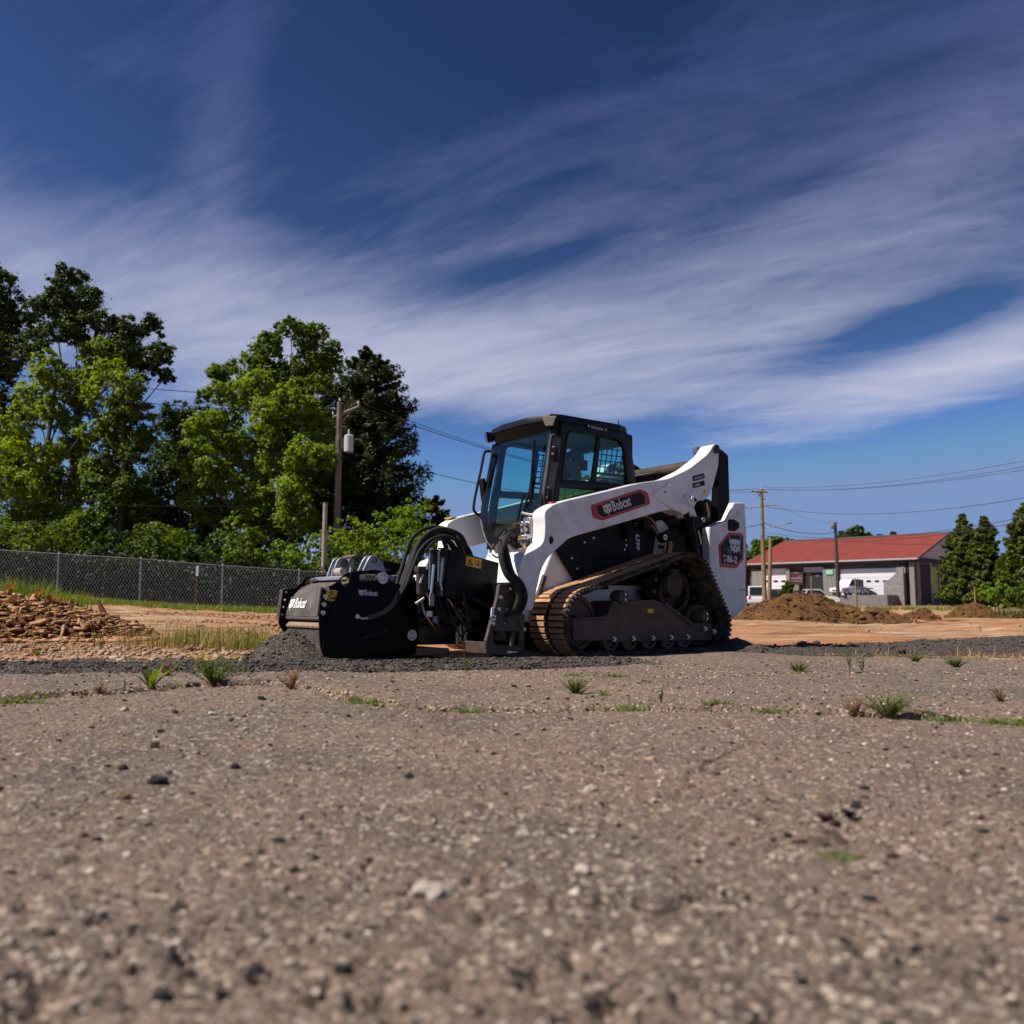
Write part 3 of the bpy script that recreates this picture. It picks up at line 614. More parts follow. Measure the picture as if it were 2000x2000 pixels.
# ---- rubber tracks
def hull_track(cs, n=40):
    pts = []
    for (x, z, r) in cs:
        for k in range(n): a = 2 * math.pi * k / n; pts.append((x + r * math.cos(a), z + r * math.sin(a)))
    pts = sorted(set((round(p[0], 5), round(p[1], 5)) for p in pts))
    def half(P):
        h = []
        for p in P:
            while len(h) >= 2 and (h[-1][0] - h[-2][0]) * (p[1] - h[-2][1]) - (h[-1][1] - h[-2][1]) * (p[0] - h[-2][0]) <= 0: h.pop()
            h.append(p)
        return h
    return half(pts)[:-1] + half(pts[::-1])[:-1]
CIRC = [(.81, .275, .265), (-.71, .235, .225), (-.40, .555, .325)]
def resample(loop, n):
    P = np.array(loop + [loop[0]]); d = np.r_[0, np.cumsum(np.hypot(*np.diff(P, axis=0).T))]; s = np.linspace(0, d[-1], n, endpoint=False)
    return np.stack([np.interp(s, d, P[:, 0]), np.interp(s, d, P[:, 1])], 1), d[-1]
belt_o, LEN = resample(hull_track(CIRC), 176)
def normals(P):
    t = np.roll(P, -1, 0) - np.roll(P, 1, 0); t /= np.hypot(t[:, 0], t[:, 1])[:, None]; return np.stack([t[:, 1], -t[:, 0]], 1), t
bn, bt = normals(belt_o)
def make_track(y0, y1, lugs):
    sgn = 1 if y1 > 0 else -1
    mb = MB(); N = len(belt_o); prof = [(y0, 0), (y0 + .012, .010), (y1 - .012, .010), (y1, 0), (y1, -.020), (y1 - .03, -.030), (y0 + .03, -.030), (y0, -.020)]
    vs = []
    for (p, n) in zip(belt_o, bn):
        for (y, h) in prof: q = p + n * h; vs.append((q[0], y, q[1]))
    K = len(prof); mb.add(vs, [(i * K + j, i * K + (j + 1) % K, ((i + 1) % N) * K + (j + 1) % K, ((i + 1) % N) * K + j) for i in range(N) for j in range(K)])
    tr = mb.build('track', M_rubber, LO)
    P, _ = resample(hull_track(CIRC), 100); nn, ttn = normals(P)
    W = y1 - y0; lug = MB()
    def bar(a, b):
        q = MB(); w = .0185; q.add([(-w, a, 0), (w, a, 0), (w, b, 0), (-w, b, 0), (-w * .86, a, .015), (w * .86, a, .015), (w * .86, b, .015), (-w * .86, b, .015)], [(0, 3, 2, 1), (4, 5, 6, 7), (0, 1, 5, 4), (1, 2, 6, 5), (2, 3, 7, 6), (3, 0, 4, 7)])
        return q
    rowsb = [bar(y0 + .012, y0 + W * .44), bar(y0 + W * .56, y1 - .030)]
    stub = bar(y0 + W * .47, y0 + W * .53)
    nub = MB().box(-.012, .012, y1 - .022, y1 - .004, .004, .016)
    if lugs:
        shared = [b.mesh('tread_lug', False) for b in rowsb]
        for i, (p, n, t) in enumerate(zip(P, nn, ttn)):
            M4 = Matrix(((t[0], 0, n[0], p[0] + n[0] * .009), (0, 1, 0, 0), (t[1], 0, n[1], p[1] + n[1] * .009), (0, 0, 0, 1)))
            for me in shared:
                o = link('tread_lug', me, M_lug if not me.materials else None, tr); o.matrix_local = M4
    def many(b, Pn, nnn, tnn, nm, m):
        a = MB()
        for p, n, t in zip(Pn, nnn, tnn):
            a.add([(p[0] + t[0] * v[0] + n[0] * (v[2] + .009), v[1], p[1] + t[1] * v[0] + n[1] * (v[2] + .009)) for v in b.v], b.f)
        return tag(a.build(nm, m, tr, smooth=False), kind='stuff')
    many(stub, P, nn, ttn, 'centre_nubs', M_rubber)
    P2, _ = resample(hull_track(CIRC), 116); n2, t2 = normals(P2); many(nub, P2, n2, t2, 'edge_nubs', M_rubber)
    if not lugs:
        for b in rowsb: many(b, P, nn, ttn, 'tread_lugs', M_lug)
    return tr
make_track(.515, .985, True)
make_track(-.985, -.515, False)
for sg in (1, -1):
    uc = MB().prism(rounded([(.955, .315), (.62, .325), (.55, .335), (.47, .455), (-.02, .468), (-.10, .45), (-.36, .335), (-.50, .262), (-.79, .250), (-.785, .098), (.52, .112), (.50, .128), (.945, .125)], .015, 2), sg * .60, sg * .885).build('track_frame', M_frame, LO, .008)
    MB().prism(rounded([(.94, .30), (.56, .30), (.52, .27), (.52, .125), (.94, .135)], .01, 2), sg * .885, sg * .905).build('idler_cover', M_frame, uc, .005)
    MB().box(-.02, .46, sg * .885, sg * .897, .40, .412).build('frame_rib', M_frame, uc)
    for x in (.484, .26, .019, -.215, -.432):
        ro = MB(); ro.cyl((x, sg * .62, .125), (x, sg * .80, .125), .088, n=26); ro.ring((x, sg * .80, .125), (x, sg * .862, .125), .090, .066, 26); ro.cyl((x, sg * .80, .125), (x, sg * .84, .125), .062, n=20)
        q = ro.build('roller', M_frame, LO)
        b = MB(); b.cyl((x, sg * .883, .135), (x, sg * .905, .135), .021, n=14); b.cyl((x, sg * .905, .135), (x, sg * .922, .135), .013, n=6); b.build('roller_bolt', M_steel, q)
    for x, z, r in ((.81, .275, .232), (-.71, .235, .19)):
        w = MB(); w.ring((x, sg * .66, z), (x, sg * .79, z), r, r - .035, 40); w.cyl((x, sg * .68, z), (x, sg * .77, z), r - .03, n=36); w.cyl((x, sg * .77, z), (x, sg * .84, z), .06, n=20); w.build('idler_wheel', M_frame, LO)
    sp = MB(); cx, cz = -.385, .545; sp.cyl((cx, sg * .60, cz), (cx, sg * .72, cz), .225, n=40); sp.ring((cx, sg * .72, cz), (cx, sg * .80, cz), .205, .165, 36); sp.cyl((cx + .06, sg * .62, cz + .06), (cx + .06, sg * .86, cz + .06), .125, .11, 30)
    for k in range(15):
        a = 2 * math.pi * k / 15; sp.cyl((cx + .262 * math.cos(a), sg * .60, cz + .262 * math.sin(a)), (cx + .262 * math.cos(a), sg * .80, cz + .262 * math.sin(a)), .022, n=8)
    spo = sp.build('drive_sprocket', M_dusty, LO)
    for k in range(9):
        a = 2 * math.pi * k / 9; MB().cyl((cx + .185 * math.cos(a), sg * .80, cz + .185 * math.sin(a)), (cx + .185 * math.cos(a), sg * .815, cz + .185 * math.sin(a)), .013, n=6).build('sprocket_bolt', M_dusty, spo)
    if sg > 0:
        for x, z in ((.385, .490), (-.655, .318)):
            k = MB(); k.cyl((x, .80, z), (x, .93, z), .050, n=16)
            for j in range(9): a = 2 * math.pi * j / 9; k.cyl((x + .05 * math.cos(a), .82, z + .05 * math.sin(a)), (x + .05 * math.cos(a), .925, z + .05 * math.sin(a)), .011, n=6)
            q = k.build('torsion_mount', M_frame, uc)
            for dz in (.022, -.022): MB().cyl((x, .93, z + dz), (x, .948, z + dz), .012, n=6).build('mount_bolt', M_steel, q)
        for x, z, r in ((-.66, .205, .021), (-.785, .175, .024)):
            b = MB(); b.cyl((x, .885, z), (x, .912, z), r, n=14); b.cyl((x, .912, z), (x, .93, z), r * .6, n=6); b.build('frame_bolt', M_steel, uc)
        MB().prism([(-.012, .352), (.062, .352), (.058, .388), (-.008, .392)], .886, .8885).build('warning_label', M_yellow, uc)
        MB().tube(catmull([(.08, .90, .34), (.07, .925, .31), (0, .935, .302), (-.08, .925, .315), (-.09, .90, .335)]), .006, 6).build('lift_loop', M_frame, uc)
        MB().prism([(-.16, .44), (-.52, .25), (-.50, .235), (-.14, .425)], .886, .905).build('frame_brace', M_frame, uc)

# ---- chassis and engine house
ch = MB().prism([(1.10, .28), (1.10, .42), (.985, .55), (.80, .92), (.80, .97), (-.45, .97), (-.62, .90), (-1.15, .80), (-1.15, .36), (-.9, .28)], -.495, .495).build('chassis', M_white, LO, .012)
MB().prism([(.90, .66), (.99, .45), (1.025, .45), (.935, .68)], .495, .53).build('front_step_rail', M_frame, ch, .005)
pan = MB().prism(rounded([(.80, .915), (.63, .700), (.545, .60), (-.40, .60), (-.405, .92), (-.455, 1.135), (-.415, 1.175), (-.30, 1.26), (.84, 1.26), (.84, 1.0)], .03, 3), .470, .522).build('side_panel', M_trim, LO, .010)
MB().tube([(.83, .528, .985), (.80, .528, .91), (.64, .528, .705), (.56, .528, .615), (.48, .528, .585), (.2, .528, .58)], .018, 8).build('panel_seal', M_trim, pan)
MB().prism([(.50, .875), (-.06, .845), (-.06, .832), (.50, .86)], .520, .532).build('panel_crease', M_trim, pan, .004)
MB().box(-.085, -.065, .52, .532, .66, 1.22).build('panel_edge', M_trim, pan, .004)
for x, z in ((.36, 1.02), (.47, .975), (-.04, 1.02), (-.045, .97), (-.02, .93), (.62, .83), (.56, .74)):
    MB().cyl((x, .52, z), (x, .530, z), .010, n=10).build('panel_bolt', M_steel, pan)
flat(scrib(.145, .050, 4, 3), (-.222, .5235, 1.07), (0, 0, -1), (1, 0, 0), 'worn_print', M_mark, pan)
flat(outline([[(0, 0), (.03, .014), (.012, .016), (.02, .034), (.006, .018)]]), (-.175, .5235, 1.06), (-1, 0, 0), (0, 0, 1), 'panel_glyph', M_mark, pan)
MB().tube([(-.005, .50, 1.26), (-.04, .56, 1.15), (-.05, .55, 1.03)], .03, 8).build('gas_strut', M_trim, pan)
hs = MB()
for k in range(14): hs.ring((.02 - k * .004, .535, 1.25 - k * .017), (.02 - k * .004, .535, 1.242 - k * .017), .032, .022, 14)
hs.build('corrugated_hose', M_trim, pan)
up = MB().prism(rounded([(-.42, .60), (-.415, .90), (-.46, 1.12), (-.44, 1.20), (-.56, 1.24), (-.66, 1.16), (-.70, .60)], .02, 2), .44, .50).build('rear_upright', M_white, LO, .010)
MB().cyl((-.52, .50, .97), (-.52, .515, .97), .05, n=24).build('upright_dimple', M_white, up)
MB().prism([(-.45, .62), (-.45, 1.22), (-.60, 1.34), (-1.15, 1.40), (-1.50, 1.36), (-1.50, .40), (-.9, .36)], -.44, .44).build('engine_block', M_black, LO, .01)
hd = MB().prism([(-.24, 1.28), (-.26, 1.50), (-.50, 1.55), (-1.30, 1.50), (-1.50, 1.42), (-1.50, 1.36), (-.6, 1.26)], -.46, .46).build('engine_hood', M_trim, LO, .015)
lv = MB().prism([(-.40, 1.50), (-.42, 1.67), (-.70, 1.735), (-.765, 1.70), (-.72, 1.52)], -.30, .34).build('hood_intake', M_trim, LO, .010)
for a, b in ((.43, .53), (.56, .68)):
    MB().add([(-a, .05, 1.677 + (a - .42) * .232 + .004), (-b, .05, 1.677 + (b - .42) * .232 + .004), (-b, .30, 1.677 + (b - .42) * .232 + .004), (-a, .30, 1.677 + (a - .42) * .232 + .004)], [(0, 1, 2, 3)]).build('intake_grille', M_galv, lv)
# ---- tailgate and rear frame
for sg in (1, -1):
    tg = MB().prism(rounded([(-1.520, 1.468), (-1.690, 1.478), (-1.700, 1.27), (-1.662, .412), (-1.455, .285), (-1.16, .36), (-1.12, .867), (-1.124, 1.190), (-1.375, 1.275)], .014, 2), sg * .50, sg * .60).build('tailgate_side', M_white, LO, .010)
    if sg > 0:
        hx = MB().prism(rounded([(-1.415, 1.152), (-1.620, 1.156), (-1.650, 1.128), (-1.640, .892), (-1.520, .793), (-1.264, .800), (-1.252, 1.016)], .012, 2), .60, .6035).build('model_badge', M_red, tg)
        MB().prism(rounded([(-1.425, 1.128), (-1.610, 1.130), (-1.626, 1.115), (-1.615, .900), (-1.510, .832), (-1.290, .838), (-1.278, 1.008)], .008, 2), .6035, .6055).build('badge_panel', M_sign, hx)
        flat(cat_mesh(.19), (-1.505, .6075, 1.03), (-1, 0, -.02), (0, 0, 1), 'emblem', M_mark, hx)
        for s_, e_ in (((-1.43, .985), (-1.37, .975)), ((-1.43, .97), (-1.375, .945)), ((-1.44, .955), (-1.40, .915)), ((-1.57, .985), (-1.61, .975)), ((-1.57, .965), (-1.605, .94))):
            MB().tube([(s_[0], .607, s_[1]), (e_[0], .607, e_[1])], .0035, 4).build('whisker', M_mark, hx)
        flat(text_mesh('T', .092, .004, .95, .12), (-1.310, .6078, .858), (-1, 0, -.06), (0, 0, 1), 'lettering', M_mark, hx)
        flat(text_mesh('86-2', .092, .004, .95, .12), (-1.366, .6078, .855), (-1, 0, -.06), (0, 0, 1), 'lettering', M_mark, hx)
        flat(outline([[(0, 0), (.030, 0), (.030, .013), (0, .013)]]), (-1.350, .6086, .910), (-1, 0, -.06), (0, 0, 1), 'lettering_bar', M_red, hx)
        MB().prism([(-1.413, 1.285), (-1.500, 1.290), (-1.582, 1.260), (-1.580, 1.212), (-1.508, 1.169), (-1.410, 1.173)], .60, .612).build('side_marker', M_trim, tg, .004)
        e = MB(); e.ring((-1.585, .60, 1.352), (-1.585, .606, 1.352), .030, .018, 18); e.cyl((-1.585, .60, 1.352), (-1.585, .605, 1.352), .012, n=10); e.build('tailgate_pin', M_steel, tg)
        for x in (-1.58, -1.61, -1.645): MB().cyl((x, .60, .575), (x, .603, .575), .008, n=8).build('tailgate_hole', M_sign, tg)
MB().prism(rounded([(-1.66, .42), (-1.70, 1.27), (-1.69, 1.47), (-1.63, 1.47), (-1.61, .40)], .01, 2), -.50, .50).build('tailgate_door', M_white, LO, .01)
MB().box(-1.712, -1.702, -.48, .585, .62, 1.26).build('tailgate_trim', M_red, LO)

# ---- lift arms
ARM = [(1.168, 1.187), (1.06, 1.250), (.95, 1.283), (.517, 1.392), (.061, 1.512), (-.299, 1.578), (-.592, 1.70), (-.864, 1.868), (-.965, 1.985), (-1.035, 1.965), (-1.025, 1.788), (-.958, 1.616), (-.882, 1.470), (-.795, 1.414), (-.705, 1.408),
       (-.652, 1.335), (-.515, 1.258), (-.349, 1.300), (-.18, 1.265), (.505, 1.081), (.829, .998), (.905, .974), (1.042, .874), (1.136, .800), (1.182, .735), (1.210, .679), (1.253, .529), (1.275, .445), (1.285, .38), (1.44, .38), (1.445, .50), (1.428, .704),
       (1.412, .758), (1.376, .823), (1.28, .862), (1.20, .905), (1.165, .96), (1.158, 1.09)]
for sg in (1, -1):
    arm = MB().prism(rounded(ARM, [.05, .04, .03] + [.06] * 5 + [.03] * 3 + [.02] * 4 + [.03] * 25, 3), sg * .655, sg * .820).build('lift_arm', M_white, LO, .022, 3)
    for x, z, r in ((-.985, 1.93, .045),):
        MB().cyl((x, sg * .64, z), (x, sg * .835, z), r, n=24).build('arm_pin', M_dusty, arm)
    if sg < 0:
        MB().box(1.02, 1.10, -.80, -.67, 1.252, 1.262).build('warning_label', M_yellow, arm); continue
    gus = MB().prism(rounded([(.02 - .1, 1.44), (-.33, 1.535), (-.40, 1.50), (-.36, 1.38), (-.62, 1.345), (-.515, 1.255), (-.34, 1.30), (-.11, 1.40)], .03, 4), .818, .834).build('arm_gusset', M_white, arm, .006)
    MB().cyl((-.245, .834, 1.45), (-.245, .836, 1.45), .011, n=10).build('gusset_hole', M_sign, gus)
    MB().cyl((-.44, .834, 1.29), (-.44, .836, 1.29), .007, n=10).build('gusset_hole', M_sign, gus)
    k = MB(); k.cyl((-.575, .82, 1.405), (-.575, .865, 1.405), .055, n=22); k.cyl((-.575, .865, 1.405), (-.575, .88, 1.405), .030, n=6); k.obox((-.535, .85, 1.43), (.05, .03, .03)); k.build('pivot_boss', M_white, arm, .004)
    MB().cyl((-.60, .865, 1.40), (-.60, .885, 1.40), .018, n=10).build('boss_hole', M_dusty, arm)
    # slot in the knee: dark opening
    MB().prism(rounded([(1.100, .992), (1.066, .955), (1.098, .905), (1.128, .945)], .025, 4), .818, .8225).build('knee_slot', M_sign, arm)
    for j, t in enumerate((None, '2-SPEED')):
        u = np.array((-.965, 0, .262)); v = np.array((.262, 0, .965)); o = np.array((-.655 - j * .0, .8235, 1.600 - j * .068)) + u * 0
        w = .155; L4 = [(-.006, -.012), (w, -.012), (w + .006, -.004), (w + .006, .030), (w, .036), (-.006, .036), (-.012, .030), (-.012, -.004)]
        b = flat(outline([L4]), o, u, v, 'arm_label', M_sign, arm); flat(text_mesh(t, .030, .0012, .8, .15) if t else scrib(.135, .022, 9, 7), o + u * .008 + np.array((0, .0015, 0)), u, v, 'lettering', M_mark, b)
    MB().prism([(-.792, 1.512), (-.832, 1.520), (-.826, 1.480), (-.788, 1.472)], .82, .8225).build('warning_label', M_yellow, arm)
    MB().box(.985, 1.03, .70, .76, 1.272, 1.279).build('arm_top_label', M_red, arm)
    c0 = np.array((.302, .0, 1.297)); u = np.array((-.9545, 0, .298)); v = np.array((.298, 0, .9545))
    def LL(pts, y): return [tuple((c0 + u * s + v * t)[[0, 2]]) for s, t in pts]
    MB().prism(LL(rounded([(-.355, .062), (-.355, -.030), (-.262, -.080), (.345, -.080), (.358, -.062), (.358, .028), (.272, .078), (-.345, .078)], .012, 2), 0), .8195, .8245).build('arm_badge', M_red, arm)
    bd = [o for o in arm.children if o.name.startswith('arm_badge')][-1]
    MB().prism(LL(rounded([(-.285, .055), (-.285, -.02), (-.235, -.056), (.295, -.056), (.305, .010), (.262, .055)], .008, 2), 0), .8245, .8268).build('badge_panel', M_sign, bd)
    wordmark(c0 + u * -.23 + v * -.034 + np.array((0, .8285, 0)), u, v, .088, bd)
MB().tube([(-.80, -.66, 1.76), (-.80, .66, 1.76)], .060, 24).build('arm_cross_tube', M_dusty, LO)
MB().tube([(1.22, -.66, .60), (1.22, .66, .60)], .055, 20).build('arm_cross_tube', M_white, LO)
for sg in (1, -1):
    lk = MB().prism(rounded([(-.985, 1.975), (-1.08, 2.008), (-1.28, 1.985), (-1.385, 1.935), (-1.385, 1.46), (-1.235, 1.245), (-1.19, 1.285), (-1.222, 1.60), (-1.12, 1.86)], .03, 3), sg * .56, sg * .650).build('rear_link', M_black, LO, .010)
    MB().cyl((-1.11, sg * .55, 1.94), (-1.11, sg * .672, 1.94), .05, n=22).build('link_pin', M_brass, lk)
    MB().cyl((-1.09, sg * .55, 1.955), (-1.0, sg * .56, 1.95), .045, n=18).build('link_knuckle', M_steel, lk)
    cy = MB(); cy.cyl((-.735, sg * .66, 1.245), (-.915, sg * .66, .55), .058, n=24); cy.cyl((-.73, sg * .66, 1.26), (-.745, sg * .66, 1.205), .068, n=24); co = cy.build('lift_cylinder', M_black, LO)
    MB().cyl((-.66, sg * .66, 1.50), (-.735, sg * .66, 1.25), .030, n=16).build('cylinder_rod', M_dusty, co)
    MB().tube([(-.80, sg * .735, 1.13), (-.825, sg * .735, 1.06), (-.84, sg * .73, 1.0)], .010, 6).build('cylinder_line', M_steel, co)
    cl = MB().prism(rounded([(-.40, 1.085), (-.40, 1.025), (-.45, 1.0), (-.62, 1.05), (-.80, 1.13), (-1.03, 1.205), (-1.045, 1.27), (-1.0, 1.30), (-.82, 1.26), (-.60, 1.16)], .03, 3), sg * .575, sg * .625).build('control_link', M_black, LO, .008)
    if sg > 0:
        for x, z, r in ((-.447, 1.058, .026), (-.998, 1.255, .024)): MB().ring((x, .625, z), (x, .640, z), r, r * .5, 18).build('link_bushing', M_steel, cl)
        MB().prism(rounded([(-.62, 1.36), (-.90, 1.44), (-.985, 1.29), (-.93, 1.20), (-.82, 1.225), (-.72, 1.25)], .02, 3), .54, .57).build('arm_web', M_white, LO, .006)
# hydraulic lines behind the cab
for k in range(5):
    d = k * .026
    MB().tube(catmull([(-.14, .56 - d * .3, 1.255 - d), (-.26, .57 - d * .3, 1.275 - d), (-.345, .58, 1.24 - d * 1.1), (-.40 - d * .25, .58, 1.13 - d), (-.43, .58, 1.06)], 5), .009, 6).build('hydraulic_line', M_brass if k % 2 else M_dusty, LO)
for k in range(5):
    MB().tube(catmull([(-.47 - k * .022, .60, 1.05), (-.49 - k * .028, .60, .99), (-.475 - k * .03, .58, .90), (-.47 - k * .03, .56, .84)], 4), .010, 6).build('hydraulic_line', (M_brass, M_dusty, M_brass, M_steel, M_dusty)[k], LO)
MB().box(-.62, -.42, .565, .585, .955, .985).build('line_clamp', M_trim, LO, .004)
MB().box(-.30, -.20, .50, .60, 1.12, 1.21).build('line_clamp', M_trim, LO, .004)
for k in range(3):
    MB().tube(catmull([(-.98 - k * .02, .55 - k * .05, 1.66), (-1.03 - k * .02, .55 - k * .05, 1.52), (-1.12, .53 - k * .05, 1.36), (-1.17, .5, 1.25)], 5), .026, 8).build('rear_hose', M_hose, LO)
MB().tube([(-1.13, .56, 1.44), (-1.16, .56, 1.34), (-1.15, .56, 1.29)], .012, 6).build('hydraulic_line', M_brass, LO)

# ---- cab
CABO = [(.655, 2.085), (0, 2.088), (-.152, 2.034), (-.213, 1.733), (-.235, 1.593), (-.25, 1.20), (-.25, .95), (.83, .95), (.812, 1.297), (.775, 1.488), (.725, 1.70), (.700, 1.92), (.69, 2.02)]
WIN = rounded([(.612, 1.985), (-.045, 1.965), (-.085, 1.90), (-.130, 1.545), (.690, 1.520), (.655, 1.75)], [.09, .09, .06, .04, .03, .05], 5)
WIN2 = rounded([(.705, 1.455), (-.12, 1.475), (-.12, 1.20), (.745, 1.20)], .02, 2)
CB = MB().box(-.24, .80, -.44, .44, .94, .975).build('cab_floor', M_trim, LO)
def grow(L, k):
    c = np.mean(np.array(L), 0); return [tuple(c + (np.array(p) - c) * k) for p in L]
for sg in (1, -1):
    fr = link('cab_side', plate_mesh([CABO, WIN, WIN2], sg * .435, sg * .477, 'y', .006), M_cab, LO)
    MB().prism(grow(WIN, 1.01), sg * .452, sg * .457).build('side_window', M_glassd, fr)
    MB().prism(grow(WIN2, 1.01), sg * .452, sg * .457).build('side_window', M_glassd, fr)
    MB().prism([(.242, 1.985), (.205, 1.985), (.272, 1.52), (.330, 1.52)], sg * .445, sg * .470).build('window_mullion', M_trim, fr)
    rim = link('window_seal', plate_mesh([grow(WIN, 1.035), grow(WIN, .975)], sg * .470, sg * .483, 'y', .003), M_trim, fr)
    gb = MB()
    for k in range(6):
        x = .21 - k * .062; z0, z1 = 1.635, min(1.935, 1.935 - max(0, (-.02 - x)) * 1.2); gb.tube([(x + .055, sg * .44, z0), (x, sg * .44, z1)], .0055, 6)
    for k in range(6):
        z = 1.635 + k * .058; gb.tube([(.27 - k * .012, sg * .437, z), (-.105 + k * .008, sg * .437, z + .006)], .0055, 6)
    gb.tube([(.28, sg * .437, 1.630), (-.12, sg * .437, 1.632)], .013, 6); gb.tube([(.285, sg * .437, 1.585), (-.08, sg * .437, 1.59)], .008, 6)
    gb.build('window_guard', M_trim, fr)
    if sg > 0:
        pl = MB().obox((.268, .482, 2.040), (.24, .010, .042), (0, .04, 0)).build('cab_nameplate', M_sign, fr, .003)
        flat(outline([[(0, 0), (.15, 0), (.15, .022), (0, .022)]]), (.345, .4875, 2.030), (-1, 0, -.045), (0, 0, 1), 'nameplate_print', mat('grey_plate', (.20, .18, .20), .5), pl)
        for x in (.375, .160): MB().cyl((x, .48, 2.046 if x > .3 else 2.036), (x, .492, 2.046 if x > .3 else 2.036), .010, n=10).build('nameplate_bolt', M_steel, pl)
rw = [(-.36, 1.50), (.36, 1.50), (.34, 1.95), (-.34, 1.95)]
bk = link('cab_back', plate_mesh([[(-.435, .95), (.435, .95), (.435, 2.04), (-.435, 2.04)], rounded(rw, .05)], -.235, -.20, 'x', 0), M_cab, LO)
MB().prism(grow(rounded(rw, .05), 1.02), -.222, -.216, 'x').build('rear_window', M_glassd, bk)
# roof, visor, lamps
plan = rounded([(.868, -.20), (.868, .20), (.800, .455), (.70, .492), (-.02, .492), (-.165, .44), (-.165, -.44), (-.02, -.492), (.70, -.492), (.800, -.455)], .02, 2)
rf = MB(); n = len(plan)
rings = [(1.0, 2.052), (1.0, 2.085), (.985, 2.108), (.90, 2.122), (0.5, 2.13)]
vs = []; cx0 = .33
for k, z in rings: vs += [(cx0 + (x - cx0) * k, y * k, z) for x, y in plan]
rf.add(vs, [(i * n + j, i * n + (j + 1) % n, (i + 1) * n + (j + 1) % n, (i + 1) * n + j) for i in range(len(rings) - 1) for j in range(n)] + [tuple(range(n - 1, -1, -1)), tuple((len(rings) - 1) * n + j for j in range(n))])
roof = rf.build('cab_roof', M_cab, LO, 0, ang=30)
vz = MB()
vz.add([(.862, -.22, 2.054), (.862, .22, 2.054), (.798, .45, 2.054), (.70, .47, 2.054), (.70, -.47, 2.054), (.798, -.45, 2.054),
        (.800, -.24, 1.965), (.800, .24, 1.965), (.765, .40, 1.955), (.70, .455, 1.95), (.70, -.455, 1.95), (.765, -.40, 1.955)],
       [(0, 1, 2, 3, 4, 5), (11, 10, 9, 8, 7, 6), (0, 6, 7, 1), (1, 7, 8, 2), (2, 8, 9, 3), (3, 9, 10, 4), (4, 10, 11, 5), (5, 11, 6, 0)])
vz.build('roof_visor', M_trim, roof, .008)
for sg in (1, -1):
    d = Vector((.80, sg * .60, -.05)).normalized(); sd = Vector((-d.y, d.x, 0)).normalized(); c = Vector((.775, sg * .435, 2.045)); upv = Vector((0, 0, 1))
    h = MB(); f0 = [c - sd * .035 + upv * .03, c + sd * .035 + upv * .03, c + sd * .03 - upv * .05, c - sd * .03 - upv * .05]
    f1 = [c + d * .075 - sd * .075 + upv * .038, c + d * .075 + sd * .075 + upv * .038, c + d * .06 + sd * .038 - upv * .055, c + d * .06 - sd * .038 - upv * .055]
    h.add(f0 + f1, [(0, 1, 2, 3), (7, 6, 5, 4), (0, 4, 5, 1), (1, 5, 6, 2), (2, 6, 7, 3), (3, 7, 4, 0)]); lh = h.build('work_lamp', M_trim, LO, .006)
    l = MB(); mm = [p * .90 + (f1[0] + f1[1] + f1[2] + f1[3]) / 4 * .10 for p in f1]
    l.add([p + d * .004 for p in mm] + [p + d * .016 - upv * .002 for p in [q * .9 + (f1[0] + f1[1] + f1[2] + f1[3]) / 4 * .1 for q in mm]], [(4, 5, 6, 7), (0, 1, 5, 4), (1, 2, 6, 5), (2, 3, 7, 6), (3, 0, 4, 7), (3, 2, 1, 0)])
    l.build('lamp_lens', M_lens, lh)
MB().tube([(-.17, .33, 2.02), (-.155, .33, 2.20)], .0045, 6).build('antenna', M_trim, LO)
# front door: bowed frame and glass
DZ = [.94, 1.0, 1.10, 1.235, 1.40, 1.617, 1.80, 1.90, 1.97]; DX = [.835, .868, .900, .918, .895, .848, .808, .790, .778]
def door_strip(yf, thick, zs, nm, m, parent, bev=.004):
    b = MB(); vs = []
    for z in zs:
        x = np.interp(z, DZ, DX); y0, y1 = yf(z); vs += [(x, y0, z), (x, y1, z), (x - thick, y1, z), (x - thick, y0, z)]
    N = len(zs); b.add(vs, [(i * 4 + j, i * 4 + (j + 1) % 4, (i + 1) * 4 + (j + 1) % 4, (i + 1) * 4 + j) for i in range(N - 1) for j in range(4)] + [(3, 2, 1, 0), tuple((N - 1) * 4 + j for j in range(4))])
    return b.build(nm, m, parent, bev)
zs = list(np.linspace(.94, 1.97, 22))
wdt = lambda z: np.interp(z, [.94, 1.05, 1.3, 2], [.36, .42, .465, .455])
dr = door_strip(lambda z: (-wdt(z), -wdt(z) + .055), .05, zs, 'cab_door', M_cab, LO)
door_strip(lambda z: (wdt(z) - .055, wdt(z)), .05, zs, 'door_post', M_cab, dr)
door_strip(lambda z: (-wdt(z), wdt(z)), .045, list(np.linspace(.94, .99, 3)), 'door_sill', mat('dusty_grey', (.22, .20, .19), .6, var=.2), dr)
door_strip(lambda z: (-wdt(z) + .05, wdt(z) - .05), .006, [z for z in zs if .98 < z], 'windscreen', M_glass, dr, 0)
door_strip(lambda z: (-wdt(z) - .004, -wdt(z) + .018), .012, [z for z in zs if z < 1.25], 'door_edge_trim', mat('pale_edge', (.42, .37, .31), .6), dr, 0)
MB().tube(catmull([(.90, .15, 1.06), (.925, .22, 1.22), (.90, .28, 1.42), (.87, .30, 1.56)], 5), .011, 6).build('wiper_arm', M_trim, dr)
MB().tube([(.862, .305, 1.88), (.905, .30, 1.30)], .014, 6).build('wiper_blade', M_trim, dr)
MB().tube([(.915, .10, 1.08), (.935, .20, 1.30), (.93, .25, 1.40)], .009, 6).build('wiper_arm', M_trim, dr)
MB().box(.87, .93, .04, .16, 1.03, 1.10).build('wiper_motor', M_trim, dr, .01)
